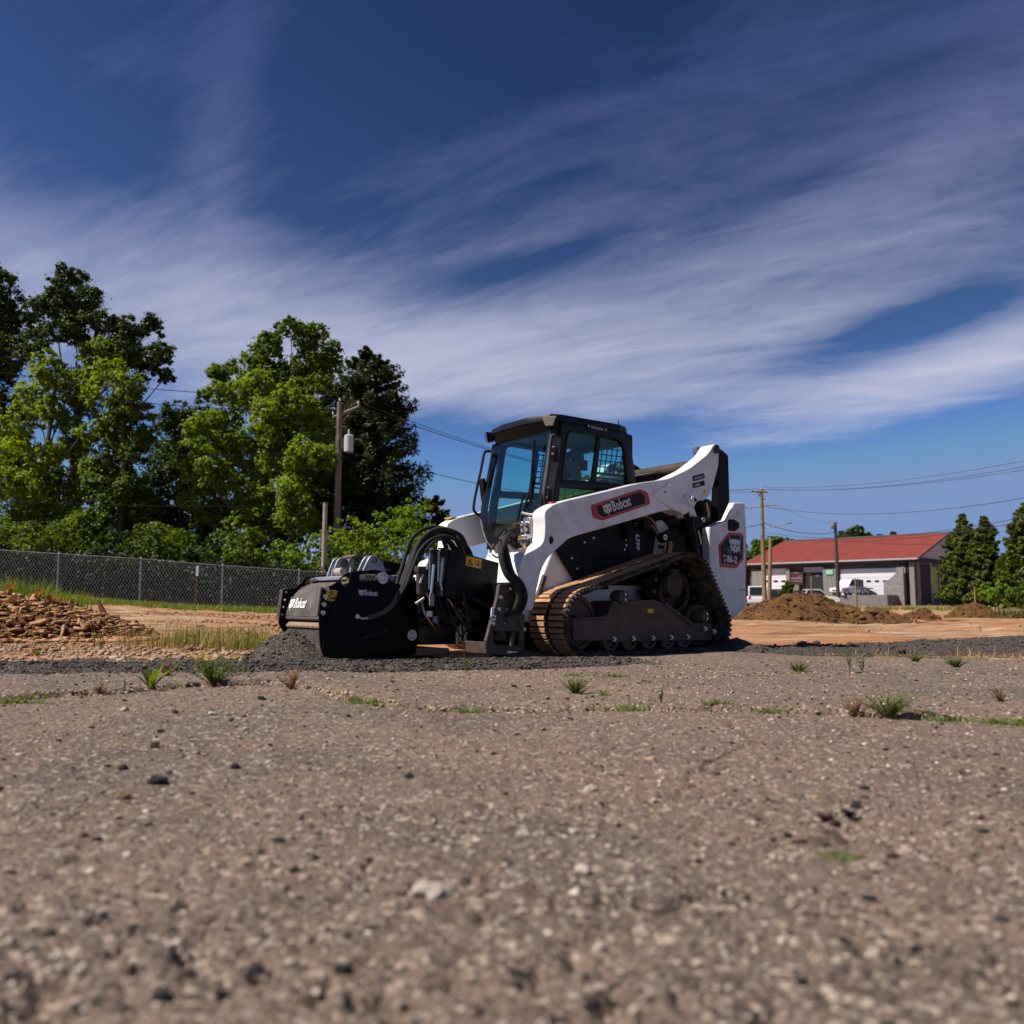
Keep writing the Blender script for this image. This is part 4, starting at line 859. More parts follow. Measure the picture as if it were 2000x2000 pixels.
# hinge bar beside the door, near side, with its bolts
hg = MB().prism([(.70, 1.915), (.80, 1.925), (.835, 1.72), (.895, 1.40), (.885, 1.24), (.815, 1.24), (.775, 1.488), (.725, 1.70)], .44, .492).build('hinge_post', mat('satin_charcoal', (.055, .053, .060), .45, dirt=(.2, .17, .14), damt=.2), LO, .010)
MB().tube(catmull([(.815, .50, 1.90), (.835, .515, 1.87), (.865, .515, 1.62), (.91, .515, 1.38), (.90, .515, 1.28), (.87, .50, 1.24)], 5), .012, 8).build('hinge_bar', M_trim, hg)
MB().tube([(.70, .497, 1.90), (.80, .505, 1.915), (.812, .50, 1.88)], .010, 8).build('hinge_bar', M_trim, hg)
for x, z in ((.80, 1.80), (.765, 1.79), (.81, 1.74), (.775, 1.70), (.875, 1.44), (.83, 1.41), (.88, 1.35), (.835, 1.30)):
    MB().cyl((x, .492, z), (x, .508, z), .011, n=10).build('hinge_bolt', M_steel, hg)
MB().obox((.775, .500, 1.735), (.05, .03, .13), (0, .1, 0)).build('hinge_block', M_trim, hg, .006)
MB().obox((.852, .500, 1.36), (.05, .03, .13), (0, -.1, 0)).build('hinge_block', M_trim, hg, .006)
# far-side grab hoop and handle
gh = MB().tube(catmull([(.74, -.47, 1.905), (.80, -.51, 1.908), (.826, -.52, 1.885), (.865, -.52, 1.72), (.945, -.52, 1.385), (.925, -.52, 1.30), (.86, -.49, 1.262)], 5), .013, 8).build('grab_hoop', M_trim, LO)
MB().tube(catmull([(.80, -.40, 1.84), (.815, -.395, 1.86), (.83, -.39, 1.83), (.865, -.39, 1.58), (.875, -.40, 1.55)], 4), .011, 8).build('door_handle_bar', M_trim, dr)
MB().obox((.872, -.47, 1.52), (.04, .07, .22), (0, .16, 0)).build('door_latch', M_trim, dr, .01)
# inside: seat, console, lining
st = MB().prism(rounded([(-.05, 1.02), (.42, 1.04), (.43, 1.13), (.06, 1.14), (-.02, 1.62), (-.12, 1.62)], .04, 3), -.24, .24).build('operator_seat', M_seat, LO, .03)
for sg in (1, -1):
    MB().obox((.14, sg * .33, 1.25), (.38, .08, .06)).build('armrest', M_seat, st, .015)
    MB().tube([(.40, sg * .325, 1.25), (.43, sg * .325, 1.40)], [.02, .026], 8).build('joystick', M_seat, st)
MB().box(-.14, .66, -.42, .42, 2.015, 2.048).build('headliner', mat('headliner', (.05, .055, .06), .8), LO)
MB().obox((.80, 0, 1.10), (.06, .70, .12), (0, -.3, 0)).build('dash', M_trim, LO, .01)
# ---- couplers, guard rod, hoses at the near knee
cpl = MB().obox((1.135, .60, 1.02), (.09, .10, .26)).build('coupler_block', M_steel, LO, .008)
for z, r, a in ((1.095, .024, .05), (1.045, .030, .0), (.985, .022, -.02), (.93, .030, -.06), (1.0, .018, .06)):
    y = .60 + random.uniform(-.03, .05)
    b = MB(); b.cyl((1.17, y, z), (1.25, y - .01, z - .01), r, n=14); b.cyl((1.205, y, z - .004), (1.225, y, z - .006), r * 1.25, n=6); q = b.build('coupler', M_steel, cpl)
    MB().cyl((1.25, y - .01, z - .01), (1.30, y - .015, z - .02), r * .8, n=12).build('coupler_sleeve', M_brass if r < .023 else M_dusty, q)
MB().tube(catmull([(1.20, .56, 1.19), (1.16, .60, 1.175), (1.10, .66, 1.165), (1.09, .67, 1.12), (1.105, .67, 1.02), (1.06, .68, .94), (1.05, .68, .93)], 5), .011, 8).build('guard_rod', M_white, cpl)
MB().cyl((1.285, .64, .895), (1.285, .70, .90), .020, n=14).build('knee_pin', M_brass, cpl)
# ================================================================== PLANER ATTACHMENT
PL = empty('planer_attachment', (LX, LY, 0), math.pi + LPHI, 'black cold planer attachment with curved drum cover, mounted on the loader front', 'planer')
YN, YF = .25, -.50
NP = [(2.80, .015), (2.835, .10), (2.848, .186), (2.855, .333), (2.83, .554), (2.757, .567), (2.707, .602), (2.67, .644), (2.62, .668), (2.555, .681), (2.40, .694), (2.344, .690), (2.295, .655), (2.27, .60), (2.10, .57), (2.03, .45), (2.00, .20), (2.03, .03)]
SLOT = rounded([(2.545, .655), (2.40, .668), (2.36, .655), (2.35, .60), (2.55, .597)], .015, 2)
np_ = link('side_plate', plate_mesh([rounded(NP, .02, 2), circle(2.650, .600, .036), SLOT], YN - .02, YN, 'y', .003), M_black, PL)
P2_ = rounded([(2.715, .510), (2.675, .545), (2.625, .585), (2.615, .66), (2.56, .678), (2.40, .691), (2.34, .685), (2.29, .65), (2.265, .60), (2.10, .565), (2.035, .45), (2.005, .20), (2.035, .035), (2.80, .02), (2.835, .11), (2.80, .30)], .03, 3)
link('plate_overlay', plate_mesh([P2_, grow(SLOT, .93)], YN, YN + .016, 'y', .003), M_black, np_)
link('hole_liner', plate_mesh([circle(2.650, .600, .036), circle(2.650, .600, .0325)], YN - .03, YN + .004, 'y', 0), M_yellow, np_)
for x, z in ((2.808, .543), (2.818, .483), (2.826, .424), (2.834, .364)):
    b = MB(); b.cyl((x, YN, z), (x, YN + .020, z), .017, n=16); b.cyl((x, YN + .020, z), (x, YN + .030, z), .010, n=6); b.build('plate_bolt', M_steel, np_)
M_edge = mat('worn_edge_steel', (.13, .105, .09), .6, .2, var=.3, scale=40, dirt=(.2, .15, .11), damt=.3)
MB().prism([(2.858, .340), (2.835, .556), (2.850, .558), (2.874, .340)], YN - .075, YN).build('cutting_edge_bar', M_edge, np_, .003)
ds = MB().prism([(2.802, .538), (2.712, .530), (2.726, .446), (2.814, .458)], YN, YN + .002).build('warning_decal', M_yellow, np_)
M_ink = mat('black_ink', (.01, .01, .01), .6)
def decal_tri(o, u, v, h, parent):
    flat(outline([[(-h * .55, 0), (h * .55, 0), (0, h)], [(-h * .36, h * .11), (0, h * .78), (h * .36, h * .11)]]), o, u, v, 'warning_symbol', M_ink, parent)
    flat(outline([[(-h * .05, h * .3), (h * .05, h * .3), (h * .07, h * .62), (-h * .07, h * .62)]]), o, u, v, 'warning_stroke', M_ink, parent)
uD = (-.99, 0, -.09)
decal_tri((2.762, YN + .0035, .497), uD, (0, 0, 1), .036, ds)
flat(outline([[(-.030, 0), (.0, 0), (.0, .03), (-.030, .03)], [(-.027, .003), (-.003, .003), (-.003, .027), (-.027, .027)]]), (2.768, YN + .0035, .459), uD, (0, 0, 1), 'warning_symbol', M_ink, ds)
flat(outline([[(-.012, .010), (.016, .010), (.016, .002), (.030, .014), (.016, .026), (.016, .018), (-.012, .018)]]), (2.765, YN + .0036, .459), uD, (0, 0, 1), 'warning_arrow', M_ink, ds)
flat(outline([circle(.034, .022, .006, 8), ]), (2.765, YN + .0036, .459), uD, (0, 0, 1), 'warning_figure', M_ink, ds)
flat(outline([[(.029, -.004), (.039, -.004), (.039, .015), (.029, .015)]]), (2.765, YN + .0036, .459), uD, (0, 0, 1), 'warning_figure', M_ink, ds)
wordmark((2.548, YN + .0175, .498), (-.995, 0, -.05), (0, 0, 1), .042, np_)
for x, z, r in ((2.352, .630, .046), (2.086, .185, .043)):
    b = MB(); b.cyl((x, YN, z), (x, YN + .035, z), r, r * .92, 24); b.ring((x, YN + .03, z), (x, YN + .043, z), r * .98, r * .7, 24)
    for k in range(5): a = 6.283 * k / 5; b.cyl((x + r * .5 * math.cos(a), YN + .035, z + r * .5 * math.sin(a)), (x + r * .5 * math.cos(a), YN + .045, z + r * .5 * math.sin(a)), r * .16, n=6)
    b.build('hub_cap', M_steel, np_)
MB().tube([(2.50, YN + .02, .172), (2.30, YN + .02, .222)], .004, 5).build('plate_seam', M_frame, np_)
FP = [(2.843, .233), (2.868, .262), (2.878, .345), (2.850, .548), (2.750, .552), (2.701, .590), (2.660, .64), (2.630, .655), (2.590, .652), (2.52, .668), (2.40, .685), (2.28, .62), (2.05, .5), (2.0, .05), (2.75, .05)]
fp_ = link('side_plate', plate_mesh([rounded(FP, .02, 2), circle(2.618, .608, .034)], YF, YF + .02, 'y', .003), M_black, PL)
for k in range(4):
    MB().prism([(2.873 - k * .0, .30), (2.848, .548), (2.853, .549), (2.881, .30)], YF - .022 + k * .014, YF - .022 + k * .014 + .010).build('cutting_edge_bar', M_edge, fp_)
for x, z in ((2.822, .525), (2.833, .465), (2.842, .405), (2.852, .345)): MB().cyl((x, YF + .02, z), (x, YF + .032, z), .009, n=10).build('plate_bolt', M_steel, fp_)
MB().prism([(2.695, .565), (2.668, .575), (2.660, .530), (2.687, .520)], YF + .02, YF + .022).build('plate_tag', M_mark, fp_)
# drum cover, rod, lip and curtain
M_cover = mat('scuffed_cover', (.045, .040, .040), .62, var=.35, scale=14, dirt=(.20, .145, .11), damt=.5, dscale=7, bump=.1)
arc = [(2.36, .612), (2.50, .612), (2.60, .598), (2.68, .565), (2.745, .512), (2.79, .45), (2.815, .39), (2.825, .335)]
arcs = [tuple(p) for p in (Vector((p.x, p.y)) for p in catmull([(a, b, 0) for a, b in arc], 4))]
inner = [(x - .016, z - .010) for x, z in arcs]
dc = MB().prism(arcs + inner[::-1], YF + .02, YN - .02).build('drum_cover', M_cover, PL, 0, ang=25)
vv = Vector((-.36, 0, .93)); wordmark(Vector((2.812, -.44, .395)) + Vector((.006, 0, .004)), (0, 1, 0), vv, .082, dc, mat('white_print', (.75, .74, .74), .6, dirt=(.2, .16, .13), damt=.3, dscale=20), .18)
MB().tube([(2.805, YF + .02, .322), (2.805, YN - .05, .322)], .019, 14).build('guard_bar', M_edge, PL)
lp = MB().prism([(2.76, .285), (2.80, .292), (2.83, .262), (2.825, .245), (2.76, .262)], YF + .06, YN - .04).build('cover_lip', mat('rusty_lip', (.24, .155, .10), .8, var=.4, scale=30, bump=.4), PL, .004)
MB().prism([(2.815, .25), (2.805, .05), (2.797, .05), (2.803, .25)], YF + .06, YN - .04).build('rubber_curtain', mat('dirty_curtain', (.075, .055, .045), .9, var=.5, scale=22, bump=.4), PL)
MB().box(2.46, 2.58, YF + .03, YN - .04, .618, .650).build('cross_beam', M_galv, PL, .005)
MB().cyl((2.60, YF + .02, .628), (2.60, YF + .10, .628), .016, n=12).build('beam_bolt', M_steel, PL)
MB().box(2.05, 2.50, YF + .02, YN - .02, .20, .56).build('drum_housing', M_black, PL, .01)
dm = MB(); dm.cyl((2.45, YF + .03, .16), (2.45, YN - .03, .16), .20, n=32)
for k in range(60):
    a = k * 2.4; y = YF + .05 + (YN - YF - .1) * k / 60; dm.obox((2.45 + .215 * math.cos(a), y, .16 + .215 * math.sin(a)), (.05, .03, .03), (0, -a, 0))
dm.build('cutting_drum', M_frame, PL)
LUG1 = rounded([(2.548, .640), (2.405, .640), (2.385, .745), (2.40, .80), (2.45, .815), (2.49, .79)], .03, 4)
LUG2 = rounded([(2.455, .670), (2.235, .670), (2.262, .745), (2.325, .815), (2.375, .815), (2.405, .775)], .035, 4)
for y in (-.33, -.245): 
    o = MB().prism(LUG1, y, y + .018).build('lug_plate', M_galv, PL, .004); MB().ring((2.435, y + .018, .760), (2.435, y + .026, .760), .028, .016, 18).build('lug_bushing', M_edge, o)
for y in (.03, .115):
    o = MB().prism(LUG2, y, y + .018).build('lug_plate', M_galv, PL, .004); MB().ring((2.345, y + .018, .775), (2.345, y + .026, .775), .026, .014, 18).build('lug_bushing', M_edge, o)
MB().prism([(2.425, .655), (2.400, .655), (2.385, .79), (2.41, .795)], -.16, -.13).build('lug_rib', M_galv, PL, .003)
ac = [(2.47, .805), (2.41, .828), (2.34, .825), (2.27, .785), (2.22, .73)]
ac = [tuple(p.to_2d()) for p in catmull([(a, b, 0) for a, b in ac], 4)]
MB().prism(ac + [(x - .006, z - .012) for x, z in ac][::-1], -.22, -.02).build('curved_shield', M_edge, PL)
for y in (.072, -.285):
    cy = MB(); cy.cyl((2.25, y, .752), (1.93, y, .700), .034, n=20); o = cy.build('depth_cylinder', M_black, PL)
    q = MB(); q.cyl((2.35, y, .773), (2.25, y, .752), .018, n=14); q.ring((2.345, y - .03, .775), (2.345, y + .03, .775), .03, .014, 18); q.build('cylinder_rod', M_steel, o)
M_cream = mat('cream_fitting', (.40, .33, .26), .5, var=.2)
mt = MB(); mt.cyl((2.50, -.23, .690), (2.50, -.10, .690), .030, n=18); mt.cyl((2.50, -.235, .690), (2.50, -.225, .690), .038, n=18); mt.build('motor_fitting', M_cream, PL)
hb = MB(); hb.obox((2.20, .10, .63), (.16, .12, .05), (0, .12, 0)); hb.obox((2.05, .12, .62), (.14, .08, .06)); hb.build('valve_block', M_galv, PL, .008)
MB().obox((2.16, -.10, .725), (.14, .20, .06), (0, .15, 0)).build('frame_cap', M_galv, PL, .02)
# carrier frame to the loader
bt_ = MB().prism([(1.49, .14), (1.46, .60), (1.50, .60), (1.545, .14)], -.58, .80).build('mount_plate', M_black, PL, .006)
for y, dX in ((.835, .17), (-.60, 0)):
    o = link('mount_side', plate_mesh([rounded([(a + dX, b) for a, b in ((1.485, .580), (1.502, .487), (1.601, .170), (1.612, .150), (1.52, .085), (1.26, .060), (1.244, .082), (1.240, .419), (1.30, .50), (1.385, .585))], .012, 2), circle(1.408 + dX, .402, .020, 14), circle(1.417 + dX, .344, .020, 14), circle(1.426 + dX, .292, .020, 14), rounded([(a + dX, b) for a, b in ((1.545, .225), (1.285, .215), (1.275, .100), (1.535, .125))], .01, 2)], y, y + .035, 'y', .003), M_frame if y > 0 else M_black, PL)
    if y > 0:
        for x, z in ((1.481, .480), (1.497, .389), (1.551, .281), (1.266, .364), (1.253, .233), (1.385, .543)):
            b = MB(); b.cyl((x + dX, .87, z), (x + dX, .885, z), .014, n=14); b.cyl((x + dX, .885, z), (x + dX, .895, z), .008, n=6); b.build('mount_bolt', M_steel, o)
        MB().prism([(1.565 + dX, .40), (1.540 + dX, .405), (1.545 + dX, .345), (1.570 + dX, .34)], .87, .882).build('lever_tag', M_mark, o)
        MB().ring((1.556 + dX, .87, .325), (1.556 + dX, .892, .325), .024, .012, 16).build('lever_ring', M_steel, o)
        MB().prism([(1.31 + dX, .38), (1.30 + dX, .38), (1.285 + dX, .24), (1.295 + dX, .24)], .870, .873).build('mount_slot', M_ink, o)
MB().prism([(1.79, .145), (1.59, .105), (1.58, .035), (1.78, .055)], .60, .875).build('mount_skid', M_frame, PL, .005)
MB().tube([(1.51, .855, .21), (1.53, .855, .10)], .016, 8).build('lock_lever', M_frame, PL)
fb = MB(); fb.prism([(2.02, .265), (1.56, .258), (1.585, .10), (2.0, .105)], -.40, YN); fb.build('side_shift_beam', M_dusty, PL, .01)
MB().prism([(2.0, .185), (1.60, .18), (1.60, .172), (2.0, .177)], YN - .004, YN + .004).build('beam_rib', M_dusty, PL)
MB().prism([(2.085, .088), (1.70, .070), (1.70, .02), (2.09, .02)], -.40, YN - .01).build('rear_skid', mat('dusty_skid', (.22, .15, .10), .85, var=.3, bump=.3), PL, .008)
MB().cyl((2.06, .10, .385), (1.80, .10, .36), .045, n=20).build('shift_cylinder', M_dusty, PL)
ub = MB(); ub.box(1.55, 2.05, -.45, .18, .40, .62); ub.box(1.60, 1.75, -.40, .15, .25, .42); ub.build('carrier_frame', M_black, PL, .012)
# tool box with decal
tk = MB().prism([(1.872, .862), (1.388, .768), (1.430, .407), (1.915, .493)], .18, .50).build('tool_box', mat('tool_box_paint', (.005, .005, .007), .42, var=.3, spec=.25, dirt=(.02, .014, .012), damt=.3), PL, .008)
dq = MB().prism([(1.716, .813), (1.563, .790), (1.574, .714), (1.721, .738)], .50, .502).build('warning_decal', M_yellow, tk)
u4 = (-.985, 0, -.16)
decal_tri((1.680, .5035, .742), u4, (0, 0, 1), .052, dq)
flat(outline([circle(0, 0, .027, 20), circle(0, 0, .022, 20)]), (1.604, .5035, .757), u4, (0, 0, 1), 'prohibition_ring', M_red, dq)
flat(outline([[(-.018, -.016), (-.014, -.020), (.020, .016), (.016, .020)]]), (1.604, .5037, .757), u4, (0, 0, 1), 'prohibition_bar', M_red, dq)
flat(outline([[(-.004, -.014), (.014, -.014), (.014, -.006), (.008, .0), (.010, .016), (.002, .016), (.0, .0)]]), (1.604, .5033, .757), u4, (0, 0, 1), 'warning_figure', M_ink, dq)
M_blue = mat('blued_steel', (.42, .52, .62), .3, .7, var=.1)
for pts, y in (([(1.995, .852), (1.998, .738), (2.016, .525)], .46), ([(1.918, .866), (1.921, .787), (1.940, .586), (1.924, .533)], .47)):
    cp = MB(); cp.cyl((pts[0][0], y, pts[0][1] + .004), (pts[0][0], y, pts[0][1] - .004), .042, n=20); cp.cyl((pts[0][0], y, pts[0][1]), (pts[1][0], y, pts[1][1] + .02), .024, .020, 16); o = cp.build('pointer_cap', M_trim, tk)
    MB().tube([(a, y, b) for a, b in pts[1:]], .011, 8).build('pointer_rod', M_blue, o)
    MB().tube([(pts[0][0] + .02, y - .03, pts[0][1] - .02), (pts[1][0] + .022, y - .03, pts[2][1] + .02)], .008, 6).build('pointer_rod', M_steel, o)
fk = MB()
for d in (-.016, 0, .016): fk.tube([(2.016, .46 + d * .3, .530), (2.014 + d, .46, .50), (2.012 + d, .46, .415)], .006, 6)
fk.build('fork_tip', M_galv, tk)
MB().box(1.93, 1.96, .25, .47, .56, .60).build('rod_clip', M_trim, tk, .004); MB().box(1.915, 1.93, .22, .48, .49, .56).build('box_lip', M_frame, tk)
# hoses
def hose(pts, r, nm='hose', m=None, n=6): return MB().tube(catmull(pts, n), r, 10).build(nm, m or M_hose, PL)
for k, (dy, dz, dxx) in enumerate(((0, .02, 0), (.055, .035, .02), (-.06, -.01, -.02), (.02, -.045, -.03), (-.11, .03, -.06), (.085, -.03, .03), (-.03, .055, .05))):
    hose([(2.245 - dxx * .5, .26 + dy * .3, .44), (2.150 + dxx * .6, .24 + dy, .581 + dz * .3), (2.072 + dxx * .8, .22 + dy, .732 + dz * .6), (1.996 + dxx, .21 + dy, .882 + dz), (1.900 + dxx, .20 + dy, .970 + dz), (1.811 + dxx * .4, .20 + dy, 1.008 + dz), (1.711, .20 + dy, 1.000 + dz), (1.610 - dxx, .19 + dy, .950 + dz), (1.540 - dxx * 1.2, .18 + dy, .83), (1.52 - dxx, .16 + dy, .66), (1.56, .12 + dy, .50)], (.021, .019, .022, .017, .020, .015, .016)[k])
hose([(2.06, .30, .74), (1.98, .31, .86), (1.88, .31, .945), (1.79, .30, .93), (1.72, .26, .84)], .008, 'cable')
hose([(2.20, .275, .52), (2.245, .283, .445), (2.31, .285, .385), (2.40, .283, .345), (2.47, .282, .325)], .020, 'side_hose', mat('grey_sleeve', (.085, .072, .062), .8, var=.4, scale=70, bump=.5, bscale=140))
ft = MB(); ft.tube([(2.47, YN + .03, .325), (2.52, YN + .03, .318), (2.56, YN + .028, .335)], .014, 10); ft.cyl((2.565, YN + .01, .335), (2.565, YN + .045, .335), .018, n=10); ft.build('hose_fitting', M_steel, PL)
for k, (dy, dx_) in enumerate(((0, 0), (.035, .03), (-.03, -.025), (.015, -.04))):
    hose([(1.285, .59 + dy * .4, 1.045 - k * .05), (1.37, .62 + dy * .6, 1.02 - k * .03), (1.475, .70 + dy, .985 - k * .01), (1.565 + dx_ * .3, .78 + dy, .90), (1.615 + dx_, .84 + dy, .81), (1.595 + dx_, .88 + dy, .665), (1.515 + dx_, .90 + dy, .575), (1.485 + dx_, .90 + dy, .47), (1.515 + dx_, .86 + dy * .6, .37), (1.60, .75, .30)], .025, 'supply_hose')
for (x, y, z, r) in ((1.48, .70, .97, .06), (1.60, .80, .86, .07)):
    MB().tube(catmull([(x + r * math.cos(a), y + .03 * math.sin(2 * a), z + r * math.sin(a)) for a in np.linspace(0, 5.6, 10)], 3), .0065, 6).build('hose_tie', M_trim, PL)
rr_ = random.Random(5)
for k in range(9):
    x0 = 1.80 - k * .035; hose([(x0, .27 + rr_.uniform(-.06, .1), .455 + rr_.uniform(-.02, .02)), (x0 - .04, .34 + rr_.uniform(-.06, .06), .40 + rr_.uniform(-.06, .03)), (x0 - .09, .33, .36 + rr_.uniform(-.05, .05)), (x0 - .13, .30, .33 + rr_.uniform(-.09, .05)), (x0 - .12, .30, .22)], .011, 'control_cable', (M_hose, M_dusty, M_brass)[k % 3])
for x, z in ((1.585, .12), (1.635, .12), (1.665, .10)):
    b = MB(); b.cyl((x, .30, z + .14), (x + .01, .31, z), .017, n=12); b.cyl((x + .004, .305, z + .09), (x + .006, .306, z + .06), .024, n=8); b.build('line_coupler', (M_steel, M_brass, M_galv)[int(x * 100) % 3], PL)
for k in range(4): hose([(2.06 - k * .03, .36, .70), (2.05 - k * .025, .37, .58), (2.07, .36, .47), (2.05, .34, .36)], .016, 'control_cable', M_dusty if k % 2 else M_hose)
r9 = random.Random(19)
for k in range(16):
    x0, z0 = r9.uniform(1.62, 2.05), r9.uniform(.38, .70); x1, z1 = x0 - r9.uniform(.05, .28), r9.uniform(.14, .40); y = r9.uniform(.27, .46)
    hose([(x0, y, z0), (x0 + r9.uniform(-.05, .06), y + .05, (z0 + z1) / 2 + r9.uniform(-.02, .06)), ((x0 + x1) / 2, y + r9.uniform(.02, .07), min(z0, z1) - r9.uniform(-.06, .05)), (x1, y, z1)], r9.choice((.007, .009, .012, .015)), 'control_cable', (M_hose, M_dusty, M_brass, M_hose)[k % 4])
for k in range(6):
    x = 1.60 + k * .075; MB().obox((x, .33 + .02 * (k % 3), .30 + .05 * (k % 2)), (.05, .05, .07), (0, .3 * k, .2 * k)).build('valve_spool', (M_dusty, M_galv, M_steel)[k % 3], PL, .005)
MB().prism(rounded([(1.68, .42), (1.50, .36), (1.50, .30), (1.64, .31)], .01, 2), .40, .425).build('bracket_plate', M_frame, PL, .003)
MB().prism(rounded([(1.98, .60), (1.90, .60), (1.88, .45), (1.95, .43)], .01, 2), .30, .325).build('bracket_plate', M_frame, PL, .003)
MB().cyl((2.075, .385, .59), (2.05, .385, .66), .012, n=10).build('line_coupler', M_steel, PL)
MB().cyl((2.11, .38, .43), (2.045, .40, .475), .012, n=10).build('line_coupler', M_steel, PL)
b = MB(); b.obox((2.06, .36, .70), (.07, .07, .05)); b.cyl((2.06, .36, .50), (2.06, .36, .70), .032, n=14); b.build('valve_body', M_dusty, PL, .005)

# ================================================================== OPERATOR
def skin_mesh(nodes, edges, sub=2, root=0):
    me = bpy.data.meshes.new('skin'); me.from_pydata([n[:3] for n in nodes], edges, [])
    o = bpy.data.objects.new('skin', me); COL.objects.link(o); m = o.modifiers.new('skin', 'SKIN'); m.use_smooth_shade = True
    sv = me.skin_vertices[0].data
    for i, n in enumerate(nodes): sv[i].radius = (n[3], n[4] if len(n) > 4 else n[3]); sv[i].use_root = (i == root)
    s = o.modifiers.new('sub', 'SUBSURF'); s.levels = sub; s.render_levels = sub
    dg = bpy.context.evaluated_depsgraph_get(); out = bpy.data.meshes.new_from_object(o.evaluated_get(dg)); bpy.data.objects.remove(o); bpy.data.meshes.remove(me)
    out.polygons.foreach_set('use_smooth', [True] * len(out.polygons)); return out
M_skin = mat('skin', (.12, .065, .045), .55, var=.1)
M_hivis = mat('hi_vis_green', (.26, .78, .03), .7, var=.12)
M_lime = mat('hi_vis_lime', (.62, .80, .04), .6, var=.06)
M_orange = mat('hi_vis_orange', (.75, .24, .03), .6, var=.06)
nodes = [(.06, 0, 1.17, .12, .15), (.06, 0, 1.34, .11, .14), (.07, 0, 1.50, .10, .14), (.085, 0, 1.615, .055), (.10, 0, 1.675, .052), (.125, 0, 1.735, .072, .066), (.13, 0, 1.81, .088, .074), (.125, 0, 1.87, .06)]
edges = [(0, 1), (1, 2), (2, 3), (3, 4), (4, 5), (5, 6), (6, 7)]
def chain(start, pts):
    p = start
    for q in pts: nodes.append(q); edges.append((p, len(nodes) - 1)); p = len(nodes) - 1
    return p
for sg in (1, -1):
    h = chain(2, [(.07, sg * .17, 1.53, .06), (.14, sg * .25, 1.46, .048), (.21, sg * .285, 1.41, .042), (.32, sg * .31, 1.395, .034), (.40, sg * .325, 1.385, .030)])
    for k, (dy, dz, ln) in enumerate(((.022, .022, .05), (.026, .002, .055), (.024, -.018, .05), (.018, -.036, .04))):
        chain(h, [(.425, .325 * sg + sg * dy * .7, 1.39 + dz, .010), (.445, .325 * sg + sg * (dy - .02), 1.39 + dz, .0085), (.435, .325 * sg + sg * (dy - .045), 1.39 + dz, .008)])
    chain(h, [(.405, sg * .295, 1.42, .010), (.415, sg * .30, 1.445, .009)])
    chain(0, [(.12, sg * .10, 1.16, .095), (.46, sg * .14, 1.185, .066), (.52, sg * .14, 1.08, .055), (.58, sg * .14, .985 + .03, .042), (.68, sg * .15, 1.0, .036)])
chain(6, [(.215, 0, 1.785, .014)])
body = skin_mesh(nodes, edges, 2)
PE = link('person', body, M_skin); PE.location = (LX, LY, 0); PE.rotation_euler = (0, 0, math.pi + LPHI)
tag(PE, 'person in a cap and green hi-vis shirt driving inside the loader cab', 'person')
sn = [(.06, 0, 1.19, .135, .17), (.06, 0, 1.34, .125, .16), (.07, 0, 1.50, .115, .155), (.085, 0, 1.60, .068)]; se = [(0, 1), (1, 2), (2, 3)]
for sg in (1, -1):
    b0 = len(sn); sn += [(.07, sg * .175, 1.535, .074), (.14, sg * .255, 1.46, .062), (.21, sg * .285, 1.41, .056), (.33, sg * .312, 1.395, .048)]; se += [(2, b0), (b0, b0 + 1), (b0 + 1, b0 + 2), (b0 + 2, b0 + 3)]
link('shirt', skin_mesh(sn, se, 2), M_hivis, PE)
tn = [(.05, 0, 1.17, .14, .17)]; te = []
for sg in (1, -1):
    b0 = len(tn); tn += [(.12, sg * .10, 1.16, .105), (.46, sg * .14, 1.185, .076), (.52, sg * .14, 1.08, .065), (.57, sg * .14, 1.03, .055)]; te += [(0, b0), (b0, b0 + 1), (b0 + 1, b0 + 2), (b0 + 2, b0 + 3)]
link('trousers', skin_mesh(tn, te, 2), mat('work_trousers', (.03, .035, .05), .8), PE)
st_ = MB()
for sg in (1, -1): st_.tube(catmull([(-.04, sg * .10, 1.46), (-.02, sg * .115, 1.56), (.06, sg * .12, 1.64), (.15, sg * .115, 1.58), (.19, sg * .11, 1.45), (.19, sg * .10, 1.30)], 5), .022, 8)
st_.tube(catmull([(.20, .0, 1.36), (.17, .13, 1.36), (.06, .18, 1.36), (-.05, .13, 1.36), (-.08, 0, 1.36), (-.05, -.13, 1.36), (.06, -.18, 1.36), (.17, -.13, 1.36), (.20, 0, 1.36)], 4), .022, 8)
st_.build('reflective_band', M_lime, PE)
MB().obox((.34, .335, 1.335), (.10, .03, .05), (0, .1, 0)).build('orange_panel', M_orange, PE, .02)
cap = MB(); cap.sphere((.125, 0, 1.845), .098, 18, 10, (1.05, .92, .72)); cap.obox((.235, 0, 1.845), (.12, .13, .012), (0, .12, 0)); cap.build('cap', mat('dark_cap', (.02, .02, .028), .8), PE, .003)
hm = MB()
for sg in (1, -1): hm.cyl((.12, sg * .075, 1.79), (.12, sg * .115, 1.79), .038, n=16); hm.obox((.04, sg * .05, 1.77), (.05, .05, .10))
hm.build('hair', mat('dark_hair', (.012, .009, .008), .8), PE, .006)
ey = MB()
for sg in (1, -1): ey.sphere((.200, sg * .030, 1.808), .011, 8, 6)
ey.build('eyes', M_mark, PE)

def rebase(root, off, mesh=False):
    """put a thing's origin at its own base instead of the loader's"""
    o = Vector(off); root.location = Matrix.Translation(Vector((LX, LY, 0))) @ (Matrix.Rotation(math.pi + LPHI, 4, 'Z') @ o)
    for ch in root.children: ch.location = Vector(ch.location) - o
    if mesh: root.data.transform(Matrix.Translation(-o))
rebase(PL, (2.2, -.12, 0)); rebase(PE, (.10, 0, 1.05), True)
